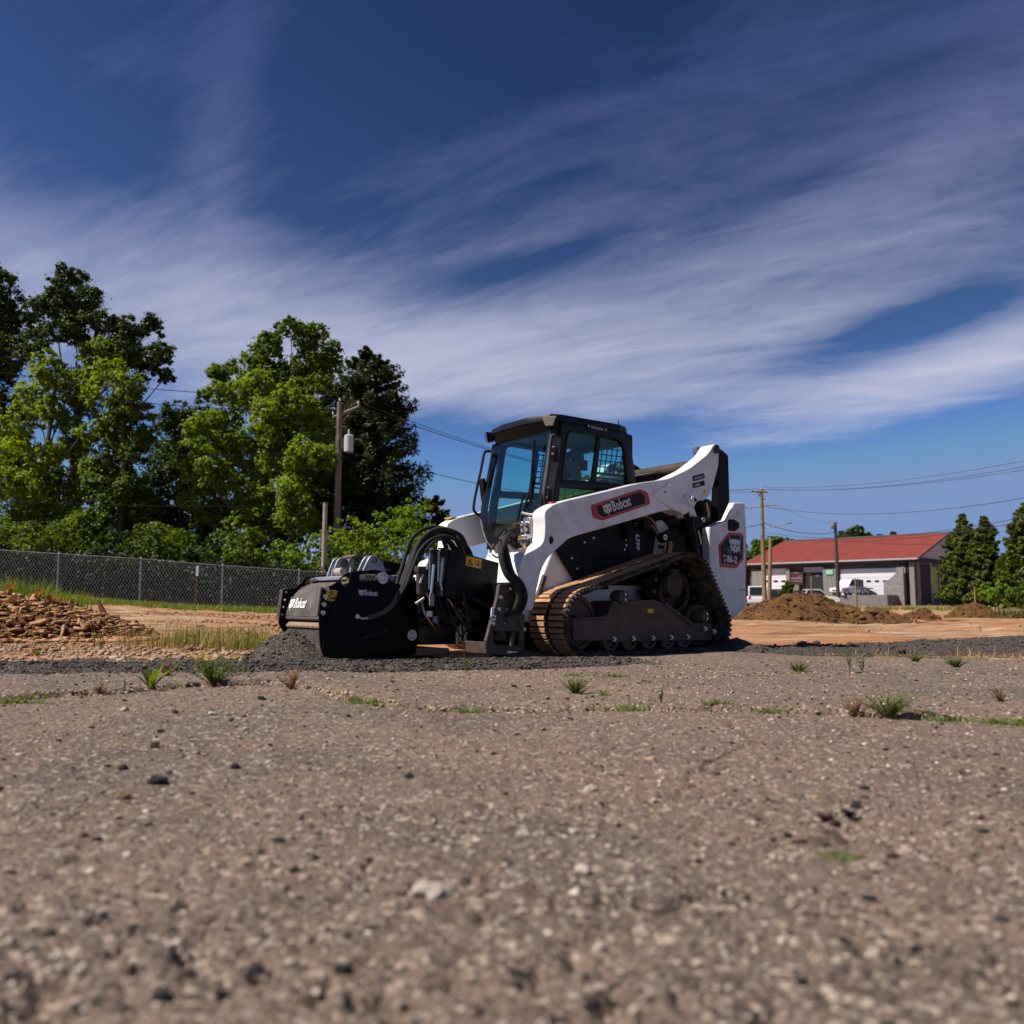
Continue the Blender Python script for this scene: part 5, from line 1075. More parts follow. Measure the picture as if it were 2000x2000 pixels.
# ================================================================== TREES, SHRUBS, GRASS
M_bark = mat('bark', (.075, .055, .042), .95, var=.35, scale=6, bump=.7, bscale=18)
L_bright = leaf_mat('leaf_bright', (.105, .185, .012), (.255, .34, .030), .5)
L_mid = leaf_mat('leaf_mid', (.060, .115, .012), (.145, .21, .02), .45)
L_dark = leaf_mat('leaf_dark', (.026, .054, .010), (.062, .10, .016), .32)
L_cedar = leaf_mat('leaf_cedar', (.020, .038, .010), (.050, .072, .016), .22)
L_under = leaf_mat('leaf_undergrowth_shaded', (.012, .024, .007), (.026, .044, .010), .2)  # shadow behind the fence is put into this darker leaf colour
L_cyp = leaf_mat('leaf_cypress', (.045, .080, .006), (.13, .165, .014), .25)
L_lime = leaf_mat('leaf_lime', (.10, .20, .010), (.19, .31, .02), .45)
L_grass = leaf_mat('grass_blade', (.10, .16, .02), (.22, .26, .05), .4, 3)
L_dry = leaf_mat('dry_blade', (.22, .17, .06), (.38, .30, .12), .35, 3)
L_weed = leaf_mat('weed_leaf', (.085, .14, .02), (.18, .24, .045), .4, 8)
L_rust = leaf_mat('rust_leaf', (.20, .095, .03), (.36, .21, .07), .35, 8)
def leaf_mesh(P, Nn, L, W, r, bend=.18):
    """one rhombic leaf per point: two triangles folded along the midrib"""
    n = len(P); a = r.normal(size=(n, 3)); u = np.cross(a, Nn); u /= np.linalg.norm(u, axis=1)[:, None] + 1e-9; v = np.cross(Nn, u)
    L = L[:, None]; W = W[:, None]; fold = Nn * W * bend * 2
    V = np.stack([P - u * L * .5, P + v * W * .5 + fold, P + u * L * .5, P - v * W * .5 + fold], 1).reshape(-1, 3)
    i = np.arange(n)[:, None] * 4; F_ = np.concatenate([i + np.array([[0, 1, 2]]), i + np.array([[0, 2, 3]])], 0)
    return V, F_
def crown_points(lobes, n, r, clump=.34, shell=.62, up=.25):
    kids = []
    for (x, y, z, R_) in lobes:
        kids.append((x, y, z, R_ * .80))
        for _ in range(5):
            d = r.normal(size=3); d /= np.linalg.norm(d); d[2] *= .8; kids.append((x + d[0] * R_ * .9, y + d[1] * R_ * .9, z + d[2] * R_ * .9, R_ * r.uniform(.30, .62)))
    lob = np.array(kids); vol = lob[:, 3] ** 2; cnt = np.maximum(8, (n * vol / vol.sum())).astype(int); Ps, Ns = [], []
    for (x, y, z, R_), c in zip(lob, cnt):
        k = max(4, int(c / 42)); d = r.normal(size=(k, 3)); d[:, 2] += up; d /= np.linalg.norm(d, axis=1)[:, None]
        cen = d * (R_ * r.uniform(shell, 1.02, k) ** .8)[:, None]; cr = R_ * clump * r.uniform(.6, 1.25, k)
        w = r.integers(0, k, c); q = r.normal(size=(c, 3)); q /= np.linalg.norm(q, axis=1)[:, None]; rad = np.abs(r.normal(0, .58, c)); rad = np.where(rad > 1.7, .5, rad)
        off = q * (cr[w] * rad)[:, None]; off[:, 2] *= .72; p = cen[w] + off
        nn = q * .55 + d[w] * .35 + r.normal(size=(c, 3)) * .45 + np.array([0, 0, .45]); nn /= np.linalg.norm(nn, axis=1)[:, None]
        Ps.append(p + np.array([x, y, z])); Ns.append(nn)
    return np.concatenate(Ps), np.concatenate(Ns)
def px_lobes(D, spec, r, spread=1.0):
    out = []
    for s in spec:
        x, y, rp = s[:3]; d = D + (s[3] if len(s) > 3 else r.uniform(-1.4, 1.4) * spread); p = at(x, y, d); out.append((p.x, p.y, p.z, rp * d / FPX))
    return out
def tree(spec, D, n, m, base, label, group, seed, leaf=.17, trunk_r=.20, name='deciduous_tree', cat='tree', limbs=True, clump=.34, top=None, shell=.62):
    r = np.random.default_rng(seed); lob = px_lobes(D, spec, r); bx_ = (base - 1000) / FPX * D; bz = float(ground_h(bx_, D)) - .05
    root = empty(name, (bx_, D, bz), 0, label, cat, group); o = np.array([bx_, D, bz])
    P, Nn = crown_points(lob, int(n * 3.4), r, clump * 1.3, shell * .85); L = leaf * .82 * r.uniform(.7, 1.35, len(P)); V, F_ = leaf_mesh(P - o, Nn, L, L * .72, r)
    link('crown', np_mesh('crown', V, F_), m, root)
    tb = MB(); zt = max(l[2] for l in lob) if top is None else at(base, top, D).z; H = zt - bz; rr = random.Random(seed)
    cx_ = np.mean([l[0] for l in lob]) - bx_; pts = []; rad = []
    for k in range(9):
        t = k / 8; pts.append((cx_ * .55 * t ** 1.5 + rr.gauss(0, .05 + .1 * t), rr.gauss(0, .08), H * .93 * t)); rad.append(trunk_r * (1.25 - 1.0 * t) + .02)
    rad[0] = trunk_r * 1.5; tb.tube(pts, rad, 10)
    if limbs:
        for l in lob:
            tz = (l[2] - bz) / H; k = max(1, min(7, int((tz - .18) * 8))); a = Vector(pts[k]); b = Vector((l[0] - bx_, l[1] - D, l[2] - bz)); mid = (a + b) / 2 + Vector((rr.gauss(0, .15), rr.gauss(0, .15), -.12 * (b - a).length))
            tb.tube([a, mid, b], [rad[k] * .36, rad[k] * .2 + .012, .012], 6)
            for j in range(2):
                e = b + Vector((rr.gauss(0, l[3] * .5), rr.gauss(0, l[3] * .5), rr.uniform(-.2, .6) * l[3])); m2 = mid.lerp(b, .7); tb.tube([m2, (m2 + e) / 2, e], [.016, .012, .005], 4)
    tb.build('trunk', M_bark, root)
    return root
GT = 'trees behind the chain-link fence'
tree([(5, 560, 42), (38, 610, 36), (-35, 640, 70), (25, 690, 48), (-25, 740, 62), (15, 800, 46), (-80, 700, 70), (-90, 820, 80), (-30, 870, 60)], 45, 17000, L_dark, -40, 'dark broadleaf tree cut by the left edge of the picture', GT, 11, .19)
tree([(130, 555, 34), (168, 590, 36), (105, 600, 36), (205, 632, 34), (150, 640, 40), (255, 645, 28), (292, 640, 24), (312, 690, 28), (285, 725, 30), (325, 735, 20), (240, 690, 34), (88, 655, 30), (62, 690, 26)], 42, 11500, L_dark, 128, 'tallest dark oak with a bare trunk showing, left of the group', GT, 12, .17, .26, clump=.40, shell=.5)
tree([(190, 700, 50), (245, 690, 40), (140, 745, 46), (92, 725, 38), (215, 760, 50), (60, 770, 36), (110, 820, 40), (40, 820, 36), (165, 800, 30), (20, 870, 42), (90, 900, 44), (70, 960, 56), (20, 980, 60), (110, 1010, 50), (150, 880, 40), (180, 930, 44), (40, 1040, 50), (150, 1045, 46), (130, 960, 46), (-10, 900, 50), (200, 850, 34)], 40.5, 24000, L_bright, 75, 'bright green maple in front of the tall oak', GT, 13, .17, .14, clump=.36)
tree([(230, 830, 44), (262, 790, 34), (258, 870, 44), (222, 910, 44), (250, 955, 44), (195, 960, 46), (275, 1000, 36), (215, 1025, 50), (165, 1030, 46)], 39.5, 13500, L_mid, 235, 'vine-covered green column of a tree, right of the maple', GT, 14, .16, .16)
tree([(338, 800, 26), (378, 812, 30), (335, 830, 40), (372, 860, 46), (318, 900, 54), (385, 945, 56), (330, 985, 54), (410, 1015, 48), (300, 950, 44), (355, 905, 50), (300, 1020, 50), (360, 1050, 50), (430, 1060, 50)], 46, 16000, L_dark, 345, 'dark thin tree in the gap between the two bright maples', GT, 15, .17, .15, clump=.42, shell=.45)
tree([(522, 690, 40), (592, 662, 36), (566, 640, 24), (604, 715, 46), (548, 740, 46), (482, 722, 36), (640, 702, 32), (440, 742, 32), (622, 765, 46), (395, 775, 22), (640, 850, 50), (650, 930, 54), (620, 1000, 56), (560, 1030, 50)], 45, 22000, L_mid, 560, 'deep green tree crown rising above the right maple', GT, 16, .18, .24)
tree([(500, 752, 40), (560, 765, 32), (452, 792, 42), (412, 832, 40), (520, 822, 50), (592, 805, 40), (628, 838, 30), (462, 880, 54), (540, 900, 54), (602, 888, 46), (412, 920, 46), (490, 955, 54), (572, 958, 44), (442, 1005, 40), (400, 975, 36), (385, 875, 28), (630, 920, 30), (520, 1010, 50), (580, 1015, 44), (470, 1040, 40)], 40.5, 30000, L_bright, 500, 'large bright yellow-green maple left of the utility pole', GT, 17, .17, .22, clump=.36)
def conifer(apex, D, basey, half, m, n, label, group, seed, shift=0, leaf=.26, tiers=16, droop=.35, name='conifer_tree', ragged=.25, wide=.42):
    """cedar or cypress: tiers of upswept sprays round a straight stem"""
    r = np.random.default_rng(seed); a = at(apex[0], apex[1], D); bx_ = (apex[0] + shift - 1000) / FPX * D; bz = float(ground_h(bx_, D)) - .05; zb = at(apex[0], basey, D).z
    root = empty(name, (bx_, D, bz), 0, label, 'tree', group); Rm = half * D / FPX; Ps, Ns, tb = [], [], MB()
    tb.tube([(0, 0, 0), ((a.x - bx_) * .5, 0, (a.z - bz) * .5), (a.x - bx_, 0, a.z - bz - .2)], [.22, .13, .03], 8)
    nb = int(n / 130)
    for k in range(nb):
        t = r.random() ** .85; z = a.z - (a.z - zb) * t; R_ = Rm * min(1, t * 5 + .08) * (wide + (1 - wide) * t) * r.uniform(1 - ragged * 1.6, 1 + ragged) + .12; an = r.uniform(0, 6.283); c = n // nb
        s = r.random(c) ** .6; w = (r.random(c) - .5) * (.25 + .5 * (1 - s)) * min(R_, 1.6) * .9; lift = .12 * R_ * s + .22 * R_ * s * s - droop * .3 * R_
        ax = a.x + (bx_ - a.x) * t * .6
        p = np.stack([ax + np.cos(an) * s * R_ - np.sin(an) * w, D + np.sin(an) * s * R_ + np.cos(an) * w, z + lift + r.normal(0, .07, c) * R_ * .6], 1)
        nn = np.stack([np.cos(an) * .35 + r.normal(0, .4, c), np.sin(an) * .35 + r.normal(0, .4, c), np.full(c, .75)], 1); nn /= np.linalg.norm(nn, axis=1)[:, None]
        Ps.append(p); Ns.append(nn)
        if k % 4 == 0: tb.tube([(ax - bx_, 0, z - bz - .1), (ax - bx_ + math.cos(an) * R_ * .8, math.sin(an) * R_ * .8, z - bz + .1 * R_)], [.03, .008], 4)
    P = np.concatenate(Ps); Nn = np.concatenate(Ns); L = leaf * r.uniform(.7, 1.4, len(P)); V, F_ = leaf_mesh(P - np.array([bx_, D, bz]), Nn, L, L * .36, r)
    link('crown', np_mesh('crown', V, F_), m, root); tb.build('trunk', M_bark, root); return root
conifer((718, 680), 43, 1065, 128, L_cedar, 52000, 'tall dark cedar beside the utility pole', GT, 21, 12, .24, ragged=.22)
conifer((852, 968), 42, 1050, 46, L_cedar, 4500, 'small dark cedar partly hidden by the loader cab', GT, 22, 0, .22)
def shrub(spec, D, n, m, label, seed, leaf=.11, group='shrubs along the chain-link fence', name='shrub'):
    r = np.random.default_rng(seed); lob = px_lobes(D, spec, r, .45); bx_ = float(np.mean([l[0] for l in lob])); bz = float(ground_h(bx_, D)) - .03
    root = empty(name, (bx_, D, bz), 0, label, 'shrub', group); P, Nn = crown_points(lob, n, r, .38, .5, .35); P[:, 2] = np.maximum(P[:, 2], bz + .04)
    L = leaf * r.uniform(.7, 1.4, len(P)); V, F_ = leaf_mesh(P - np.array([bx_, D, bz]), Nn, L, L * .7, r); link('foliage', np_mesh('foliage', V, F_), m, root)
    tb = MB()
    for l in lob:
        b = Vector((l[0] - bx_, l[1] - D, l[2] - bz)); tb.tube([(b.x * .3, b.y * .3, 0), (b.x * .6, b.y * .6, b.z * .5), b], [.035, .025, .01], 5)
    tb.build('stem', M_bark, root); return root
shrub([(800, 1015, 40), (770, 1050, 50), (835, 1045, 36), (800, 1080, 50)], 37, 6500, L_lime, 'bright lime shrub just left of the loader cab', 31)
shrub([(700, 1055, 48), (660, 1075, 44), (720, 1085, 46), (690, 1110, 46)], 37.5, 6000, L_bright, 'yellow-green shrub right of the utility pole foot', 32)
shrub([(575, 1085, 40), (545, 1105, 36), (605, 1100, 38), (570, 1120, 38), (620, 1060, 26)], 36.5, 6000, L_lime, 'bright shrub behind the fence end by the short pole', 33)
shrub([(470, 1065, 40), (430, 1062, 36), (500, 1090, 36), (450, 1100, 40)], 37, 5500, L_mid, 'mid green shrub behind the fence, second from the short pole', 34)
shrub([(390, 1075, 36), (360, 1100, 38), (410, 1105, 38)], 36.5, 4000, L_dark, 'dark shrub behind the fence between two lighter shrubs', 35)
shrub([(330, 1055, 38), (295, 1075, 38), (345, 1095, 36), (285, 1045, 24)], 37, 5000, L_mid, 'mid green shrub behind the fence below the dark thin tree', 36)
shrub([(225, 1060, 34), (200, 1090, 40), (250, 1095, 36)], 36.5, 4500, L_dark, 'dark round shrub behind the fence below the vine-covered tree', 37)
shrub([(110, 1050, 46), (60, 1060, 46), (140, 1085, 40), (85, 1095, 44)], 37, 6000, L_mid, 'broad green shrub behind the fence at the far left', 38)
shrub([(10, 1045, 46), (-40, 1060, 50), (20, 1090, 40)], 37, 5000, L_mid, 'green shrub behind the fence at the left edge', 39)
# dark undergrowth seen through the fence: one thicket
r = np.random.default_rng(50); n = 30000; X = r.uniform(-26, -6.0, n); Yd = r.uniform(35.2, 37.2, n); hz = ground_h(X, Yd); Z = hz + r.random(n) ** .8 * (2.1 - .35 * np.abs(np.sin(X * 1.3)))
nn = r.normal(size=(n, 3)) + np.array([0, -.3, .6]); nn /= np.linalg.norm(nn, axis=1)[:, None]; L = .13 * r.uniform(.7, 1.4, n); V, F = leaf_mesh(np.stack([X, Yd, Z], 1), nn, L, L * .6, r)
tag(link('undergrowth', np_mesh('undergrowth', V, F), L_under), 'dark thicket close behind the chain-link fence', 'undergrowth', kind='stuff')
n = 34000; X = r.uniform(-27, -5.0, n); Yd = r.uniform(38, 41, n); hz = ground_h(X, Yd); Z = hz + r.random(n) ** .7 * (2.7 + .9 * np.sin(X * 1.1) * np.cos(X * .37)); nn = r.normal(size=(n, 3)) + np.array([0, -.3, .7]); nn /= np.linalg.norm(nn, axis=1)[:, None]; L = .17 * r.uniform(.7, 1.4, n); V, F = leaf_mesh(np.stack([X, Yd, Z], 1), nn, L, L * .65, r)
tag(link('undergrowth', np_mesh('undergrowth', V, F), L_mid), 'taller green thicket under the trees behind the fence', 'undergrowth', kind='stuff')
# right-hand conifers and bushes
GR = 'conifers beside the red-roofed building'
conifer((1880, 1004), 84, 1182, 40, L_cyp, 34000, 'pointed cypress nearest the red-roofed building', GR, 61, 0, .38, ragged=.32, droop=.12, wide=.26)
conifer((1921, 1010), 82, 1182, 42, L_cyp, 36000, 'pointed cypress second from the red-roofed building', GR, 62, 0, .38, ragged=.32, droop=.12, wide=.26)
conifer((1856, 1040), 86, 1182, 28, L_cyp, 11000, 'shortest cypress against the gable of the red-roofed building', GR, 63, 0, .34, ragged=.32, droop=.12, wide=.26)
conifer((2004, 982), 74, 1182, 54, L_cyp, 34000, 'large cypress cut by the right edge of the picture', GR, 64, 0, .40, ragged=.34, droop=.12, wide=.28)
conifer((1975, 1070), 78, 1182, 36, L_cyp, 13000, 'low cypress behind the bright lime bush', GR, 65, 0, .34, ragged=.34, droop=.12, wide=.28)
conifer((2075, 990), 76, 1182, 54, L_cyp, 6000, 'cypress just outside the right edge of the picture', GR, 66, 0, .40, ragged=.34, droop=.12, wide=.28)
shrub([(1945, 1150, 22), (1962, 1160, 20), (1930, 1162, 18), (1950, 1172, 20)], 66, 3200, L_lime, 'round bright lime bush in front of the cypresses', 41, .22, 'bushes beside the red-roofed building')
shrub([(1985, 1162, 20), (2003, 1170, 22), (1975, 1176, 14)], 62, 2600, L_cyp, 'darker olive bush right of the lime bush', 42, .2, 'bushes beside the red-roofed building')
shrub([(1538, 1148, 12), (1532, 1158, 12), (1545, 1160, 10)], 60, 1500, L_cyp, 'small spiky shrub in front of the building beside the parked cars', 43, .2, 'bushes beside the red-roofed building')
GF = 'distant trees beyond the red roof'
tree([(1668, 1050, 20), (1648, 1056, 16), (1690, 1054, 16), (1668, 1062, 20), (1705, 1052, 8), (1660, 1080, 22), (1685, 1085, 22)], 165, 5200, L_dark, 1668, 'round distant tree rising over the middle of the red roof', GF, 71, .75, .4)
tree([(1622, 1062, 10), (1612, 1066, 8), (1630, 1066, 9), (1620, 1080, 14)], 165, 2200, L_mid, 1620, 'small distant tree beside the round one over the roof', GF, 72, .7, .3)
tree([(1744, 1045, 6), (1720, 1052, 8), (1742, 1055, 8), (1730, 1066, 12)], 170, 1800, L_dark, 1735, 'small distant tree top at the right of the roof ridge', GF, 73, .7, .3)
tree([(1520, 1060, 14), (1500, 1068, 16), (1540, 1062, 10), (1480, 1080, 20), (1510, 1085, 18), (1535, 1082, 14)], 160, 5000, L_mid, 1505, 'wide distant tree left of the red roof', GF, 74, .75, .4)
tree([(1455, 1090, 20), (1440, 1105, 22), (1470, 1105, 20), (1450, 1130, 26), (1475, 1130, 20)], 140, 4500, L_mid, 1455, 'distant tree at the left end of the building behind the tailgate', GF, 75, .6, .4)
def far_wood(x0, x1, y, h, n, seed, label):
    r = np.random.default_rng(seed); X = r.uniform(x0, x1, n); Yd = y + r.uniform(0, 12, n); top = h * (.6 + .4 * np.abs(np.sin(X * .11 + seed)) * np.abs(np.cos(X * .041))); Z = ground_h(X, Yd) + r.random(n) ** .7 * top
    nn = r.normal(size=(n, 3)) + np.array([0, -.4, .5]); nn /= np.linalg.norm(nn, axis=1)[:, None]; L = .9 * r.uniform(.6, 1.4, n); V, F = leaf_mesh(np.stack([X, Yd, Z], 1), nn, L, L * .7, r)
    tag(link('distant_wood', np_mesh('distant_wood', V, F), L_dark), label, 'wood', kind='stuff')
far_wood(-120, 72, 178, 9.5, 34000, 3, 'distant low wood behind the fence and loader')
far_wood(72, 270, 190, 9.5, 20000, 4, 'distant wood beyond the right side of the lot')
# ---- grass
def blades(P, H, lean, w, r, seg=3):
    n = len(P); a = r.uniform(0, 6.283, n); d = np.stack([np.cos(a), np.sin(a), np.zeros(n)], 1); s = np.stack([-np.sin(a), np.cos(a), np.zeros(n)], 1); Vs = []
    for k in range(seg + 1):
        t = k / seg; c = P + d * (lean * H * t * t)[:, None] + np.array([0, 0, 1]) * (H * t * (1 - .18 * t * lean))[:, None]; hw = (w * (1 - t ** 1.6))[:, None] + .0004
        Vs += [c - s * hw, c + s * hw]
    V = np.stack(Vs, 1).reshape(-1, 3); i = np.arange(n)[:, None] * (2 * (seg + 1)); F_ = np.concatenate([i + np.array([[2 * k, 2 * k + 1, 2 * k + 3, 2 * k + 2]]) for k in range(seg)], 0); return V, F_
def grass(name, X, Y, H, w, m, label, seed, lean=.5, z=None):
    r = np.random.default_rng(seed); P = np.stack([X, Y, (ground_h(X, Y) if z is None else z) - .01], 1); V, F_ = blades(P, H, lean * r.uniform(.2, 1.4, len(X)), w * r.uniform(.6, 1.3, len(X)), r)
    return tag(link(name, np_mesh(name, V, F_), m), label, 'grass', kind='stuff')
r = np.random.default_rng(81); n = 15000; X = r.uniform(-21, -7.2, n); Y = 33.2 - np.abs(r.normal(0, .9, n)) * (1 + .4 * np.sin(X)); grass('grass', X, Y, .16 + .16 * r.random(n) ** 2, .014, L_grass, 'green grass strip along the foot of the fence', 82)
n = 2600; X = r.uniform(-11.2, -8.75, n); Y = r.uniform(16.0, 18.2, n); grass('tall_grass', X, Y, (.28 + .42 * r.random(n) * (.6 + .4 * np.sin(X * 7))), .012, L_grass, 'tall lush green grass behind the rubble heap', 83, .35, z=np.full(n, .42) - .25 * ss(-9.4, -8.8, X))
def clumps(c, n, sx, sy, seed):
    r = np.random.default_rng(seed); w = r.integers(0, len(c), n); C_ = np.array(c); return C_[w, 0] + r.normal(0, sx, n), C_[w, 1] + r.normal(0, sy, n)
cs = [on_ground(x, y)[:2] for x, y in ((335, 1255), (355, 1258), (375, 1256), (395, 1250), (430, 1262), (425, 1240), (460, 1264), (480, 1258), (500, 1262), (530, 1262), (550, 1258), (320, 1225), (345, 1222), (250, 1258), (300, 1262))]
X, Y = clumps(cs, 1500, .20, .26, 84); X, Y = X[:800], Y[:800]; grass('dry_grass', X, Y, (.06 + .22 * np.random.default_rng(85).random(800)), .005, L_dry, 'thin dry grass standing on the clay left of the planer', 86, .35)
X, Y = clumps(cs[:11], 700, .14, .2, 87); X, Y = X[:420], Y[:420]; grass('thin_green_grass', X, Y, (.08 + .20 * np.random.default_rng(88).random(420)), .006, L_weed, 'thin green grass among the dry stalks left of the planer', 89, .4)
n = 700; X = rng.uniform(3, 9, n); Y = 7.4 - (X - 2.2) * .30 + rng.normal(.2, .35, n); grass('edge_grass', X, Y, .03 + .09 * rng.random(n) ** 2, .004, L_dry, 'sparse dry grass along the asphalt edge at right', 90, .6, z=np.zeros(n))
n = 900; X = rng.uniform(19, 34, n); Y = rng.uniform(58, 66, n); grass('lot_grass', X, Y, .2 + .3 * rng.random(n), .03, L_grass, 'grass tufts along the near edge of the building apron', 91, .5)
# ---- weeds in the cracks
def weed(x, y, kind, hpx, label, group, seed):
    r = random.Random(seed); p = on_ground(x, y); z = ah(p.x, p.y) - .008; h = hpx * p.y / FPX * 1.35; b = MB()
    nm = {'leafy': 'broadleaf_weed', 'bush': 'bushy_weed', 'tuft': 'grass_tuft', 'rust': 'dry_weed', 'sprig': 'weed_sprig'}[kind]; m = {'leafy': L_weed, 'bush': L_grass, 'tuft': L_weed, 'rust': L_rust, 'sprig': L_weed}[kind]
    def blade(base, dr, ln, w, droop):
        d = Vector(dr).normalized(); s = d.cross(Vector((0, 0, 1))); s = (s if s.length > .05 else Vector((1, 0, 0))).normalized(); vs = []
        for k in range(4):
            t = k / 3; c = Vector(base) + d * ln * t - Vector((0, 0, 1)) * droop * ln * t * t; hw = w * (math.sin(math.pi * (t * .8 + .12))) if k < 3 else .0002
            vs += [c - s * hw, c + s * hw + Vector((0, 0, hw * .3))]
        b.add(vs, [(0, 1, 3, 2), (2, 3, 5, 4), (4, 5, 7, 6)])
    if kind == 'leafy':
        for k in range(11): a = k * 2.4; blade((0, 0, 0), (math.cos(a) * .6, math.sin(a) * .6, r.uniform(.6, 1.9)), h * r.uniform(.8, 1.2), h * .10, .18)
    elif kind in ('tuft',):
        for k in range(95): a = r.uniform(0, 6.28); blade((r.gauss(0, h * .7), r.gauss(0, h * .2), 0), (math.cos(a) * .5, math.sin(a) * .5, r.uniform(.5, 1.2)), h * r.uniform(.4, 1.1), h * .02 + .0010, .3)
    else:
        ns = {'bush': 44, 'rust': 22, 'sprig': 4}[kind]
        for k in range(ns):
            a = r.uniform(0, 6.28); sp = {'bush': 1.3, 'rust': .9, 'sprig': .22}[kind]; tip = Vector((math.cos(a) * h * sp * r.random(), math.sin(a) * h * sp * .6 * r.random(), h * r.uniform(.45, 1.0))); b.tube([(0, 0, 0), tip * .5 + Vector((0, 0, h * .05)), tip], [.0016, .0012, .0006], 3)
            for j in range(14 if kind != 'bush' else 30): t = r.uniform(.2, 1); q = tip * t; aa = r.uniform(0, 6.28); blade(q, (math.cos(aa), math.sin(aa), r.uniform(.1, .9)), h * r.uniform(.06, .15), h * (.016 if kind == 'bush' else .026) + .0007, .1)
    o = b.build(nm, m, None); o.location = (p.x, p.y, z); return tag(o, label, 'weed', group)
GW = 'weeds growing out of the asphalt cracks'
weed(295, 1350, 'leafy', 44, 'broad-leaved green weed standing in the left crack', GW, 1)
weed(415, 1345, 'bush', 46, 'wide bushy grey-green weed in the left crack', GW, 2)
weed(327, 1325, 'rust', 28, 'rust-coloured dry weed beside the millings band', GW, 3)
weed(243, 1352, 'sprig', 20, 'thin upright green sprig left of the broad-leaved weed', GW, 4)
weed(196, 1355, 'rust', 20, 'faded dry weed in the crack at far left', GW, 5)
weed(35, 1372, 'tuft', 26, 'low weed tuft in the crack by the left edge', GW, 6)
weed(478, 1318, 'sprig', 30, 'tall thin sprig beside the planer heap', GW, 7)
weed(570, 1352, 'rust', 34, 'leaning dry weed right of the bushy weed', GW, 8)
weed(715, 1377, 'tuft', 20, 'bright green tuft in the crack below the planer side plate', GW, 9)
weed(920, 1388, 'tuft', 18, 'flat green tuft in the crack below the tool box', GW, 10)
weed(1125, 1358, 'bush', 26, 'leafy green weed below the front of the near track', GW, 11)
weed(1178, 1362, 'leafy', 18, 'small leafy weed right of the weed below the track front', GW, 12)
weed(1228, 1386, 'tuft', 24, 'green tuft at the start of the right crack', GW, 13)
weed(1292, 1384, 'sprig', 40, 'tall single sprig standing in the right crack', GW, 14)
weed(1402, 1386, 'tuft', 18, 'bright green tuft mid right crack below the track rear', GW, 15)
weed(1505, 1393, 'tuft', 18, 'green tuft right of the track rear in the near crack', GW, 16)
weed(1672, 1397, 'rust', 30, 'dry brown weed beside the big green weed at right', GW, 17)
weed(1735, 1400, 'bush', 40, 'big feathery green weed in the right crack', GW, 18)
weed(1845, 1405, 'tuft', 20, 'green tuft second from the right edge in the near crack', GW, 19)
weed(1945, 1408, 'tuft', 22, 'wide green tuft in the near crack near the right edge', GW, 20)
weed(1998, 1410, 'tuft', 22, 'green tuft in the near crack at the right edge', GW, 21)
weed(1955, 1374, 'rust', 22, 'spreading brownish weed above the near crack at right', GW, 22)
weed(1560, 1308, 'bush', 18, 'low weed in the far crack behind the loader', GW, 23)
weed(1660, 1310, 'sprig', 44, 'tall thin stalk standing in the far crack at right', GW, 24)
weed(1685, 1310, 'sprig', 40, 'second tall stalk beside the first in the far crack', GW, 25)
weed(1870, 1302, 'bush', 18, 'round brown-green weed on the asphalt edge at right', GW, 26)
weed(1788, 1292, 'bush', 14, 'small round weed on the asphalt edge left of a larger one', GW, 27)
weed(72, 1282, 'leafy', 16, 'small green weed alone on the gravel at far left', GW, 28)
weed(910, 1313, 'sprig', 34, 'thin yellowish sprig in front of the tool box', GW, 29)
weed(1120, 1322, 'tuft', 12, 'low tuft in the far crack in front of the track', GW, 30)
weed(1200, 1322, 'tuft', 14, 'low tuft in the far crack below the near track', GW, 31)
weed(1800, 1398, 'tuft', 12, 'smallest tuft in the right crack beside the feathery weed', GW, 32)
cp2 = []
for pl, nn_ in ((CR1w, 2600), (CR2w, 1000)):
    P_ = np.array(pl); d_ = np.r_[0, np.cumsum(np.hypot(*np.diff(P_, axis=0).T))]; q_ = rng.uniform(0, d_[-1], nn_); q_ = q_ + .12 * np.sin(q_ * 9); g_ = (vnoise(q_, q_ * 0 + 3, .35, 66) > .02); q_ = q_[g_]
    cp2.append(np.stack([np.interp(q_, d_, P_[:, 0]), np.interp(q_, d_, P_[:, 1]) + rng.normal(0, .014, len(q_))], 1))
cp2 = np.concatenate(cp2); k = rng.random(len(cp2)) < .5
grass('crack_grass', cp2[k, 0], cp2[k, 1], .008 + .030 * rng.random(k.sum()) ** 2, .0022, L_dry, 'short dry grass lining the asphalt cracks', 96, .8, z=asphalt_h(cp2[k, 0], cp2[k, 1]) - .004)
grass('crack_moss', cp2[~k, 0], cp2[~k, 1], .006 + .034 * rng.random((~k).sum()) ** 3, .0020, L_grass, 'short green growth lining the asphalt cracks', 97, .8, z=asphalt_h(cp2[~k, 0], cp2[~k, 1]) - .004)
mz = on_ground(1640, 1680); nmo = 520; a = rng.uniform(0, 6.28, nmo); q = np.sqrt(rng.random(nmo)) * .038
X = mz.x + np.cos(a) * q; Y = mz.y + np.sin(a) * q * .8; grass('moss_patch', X, Y, .004 + .007 * rng.random(nmo), .0014, L_weed, 'small green moss patch in the right foreground', 95, .8, z=asphalt_h(X, Y) + .004)
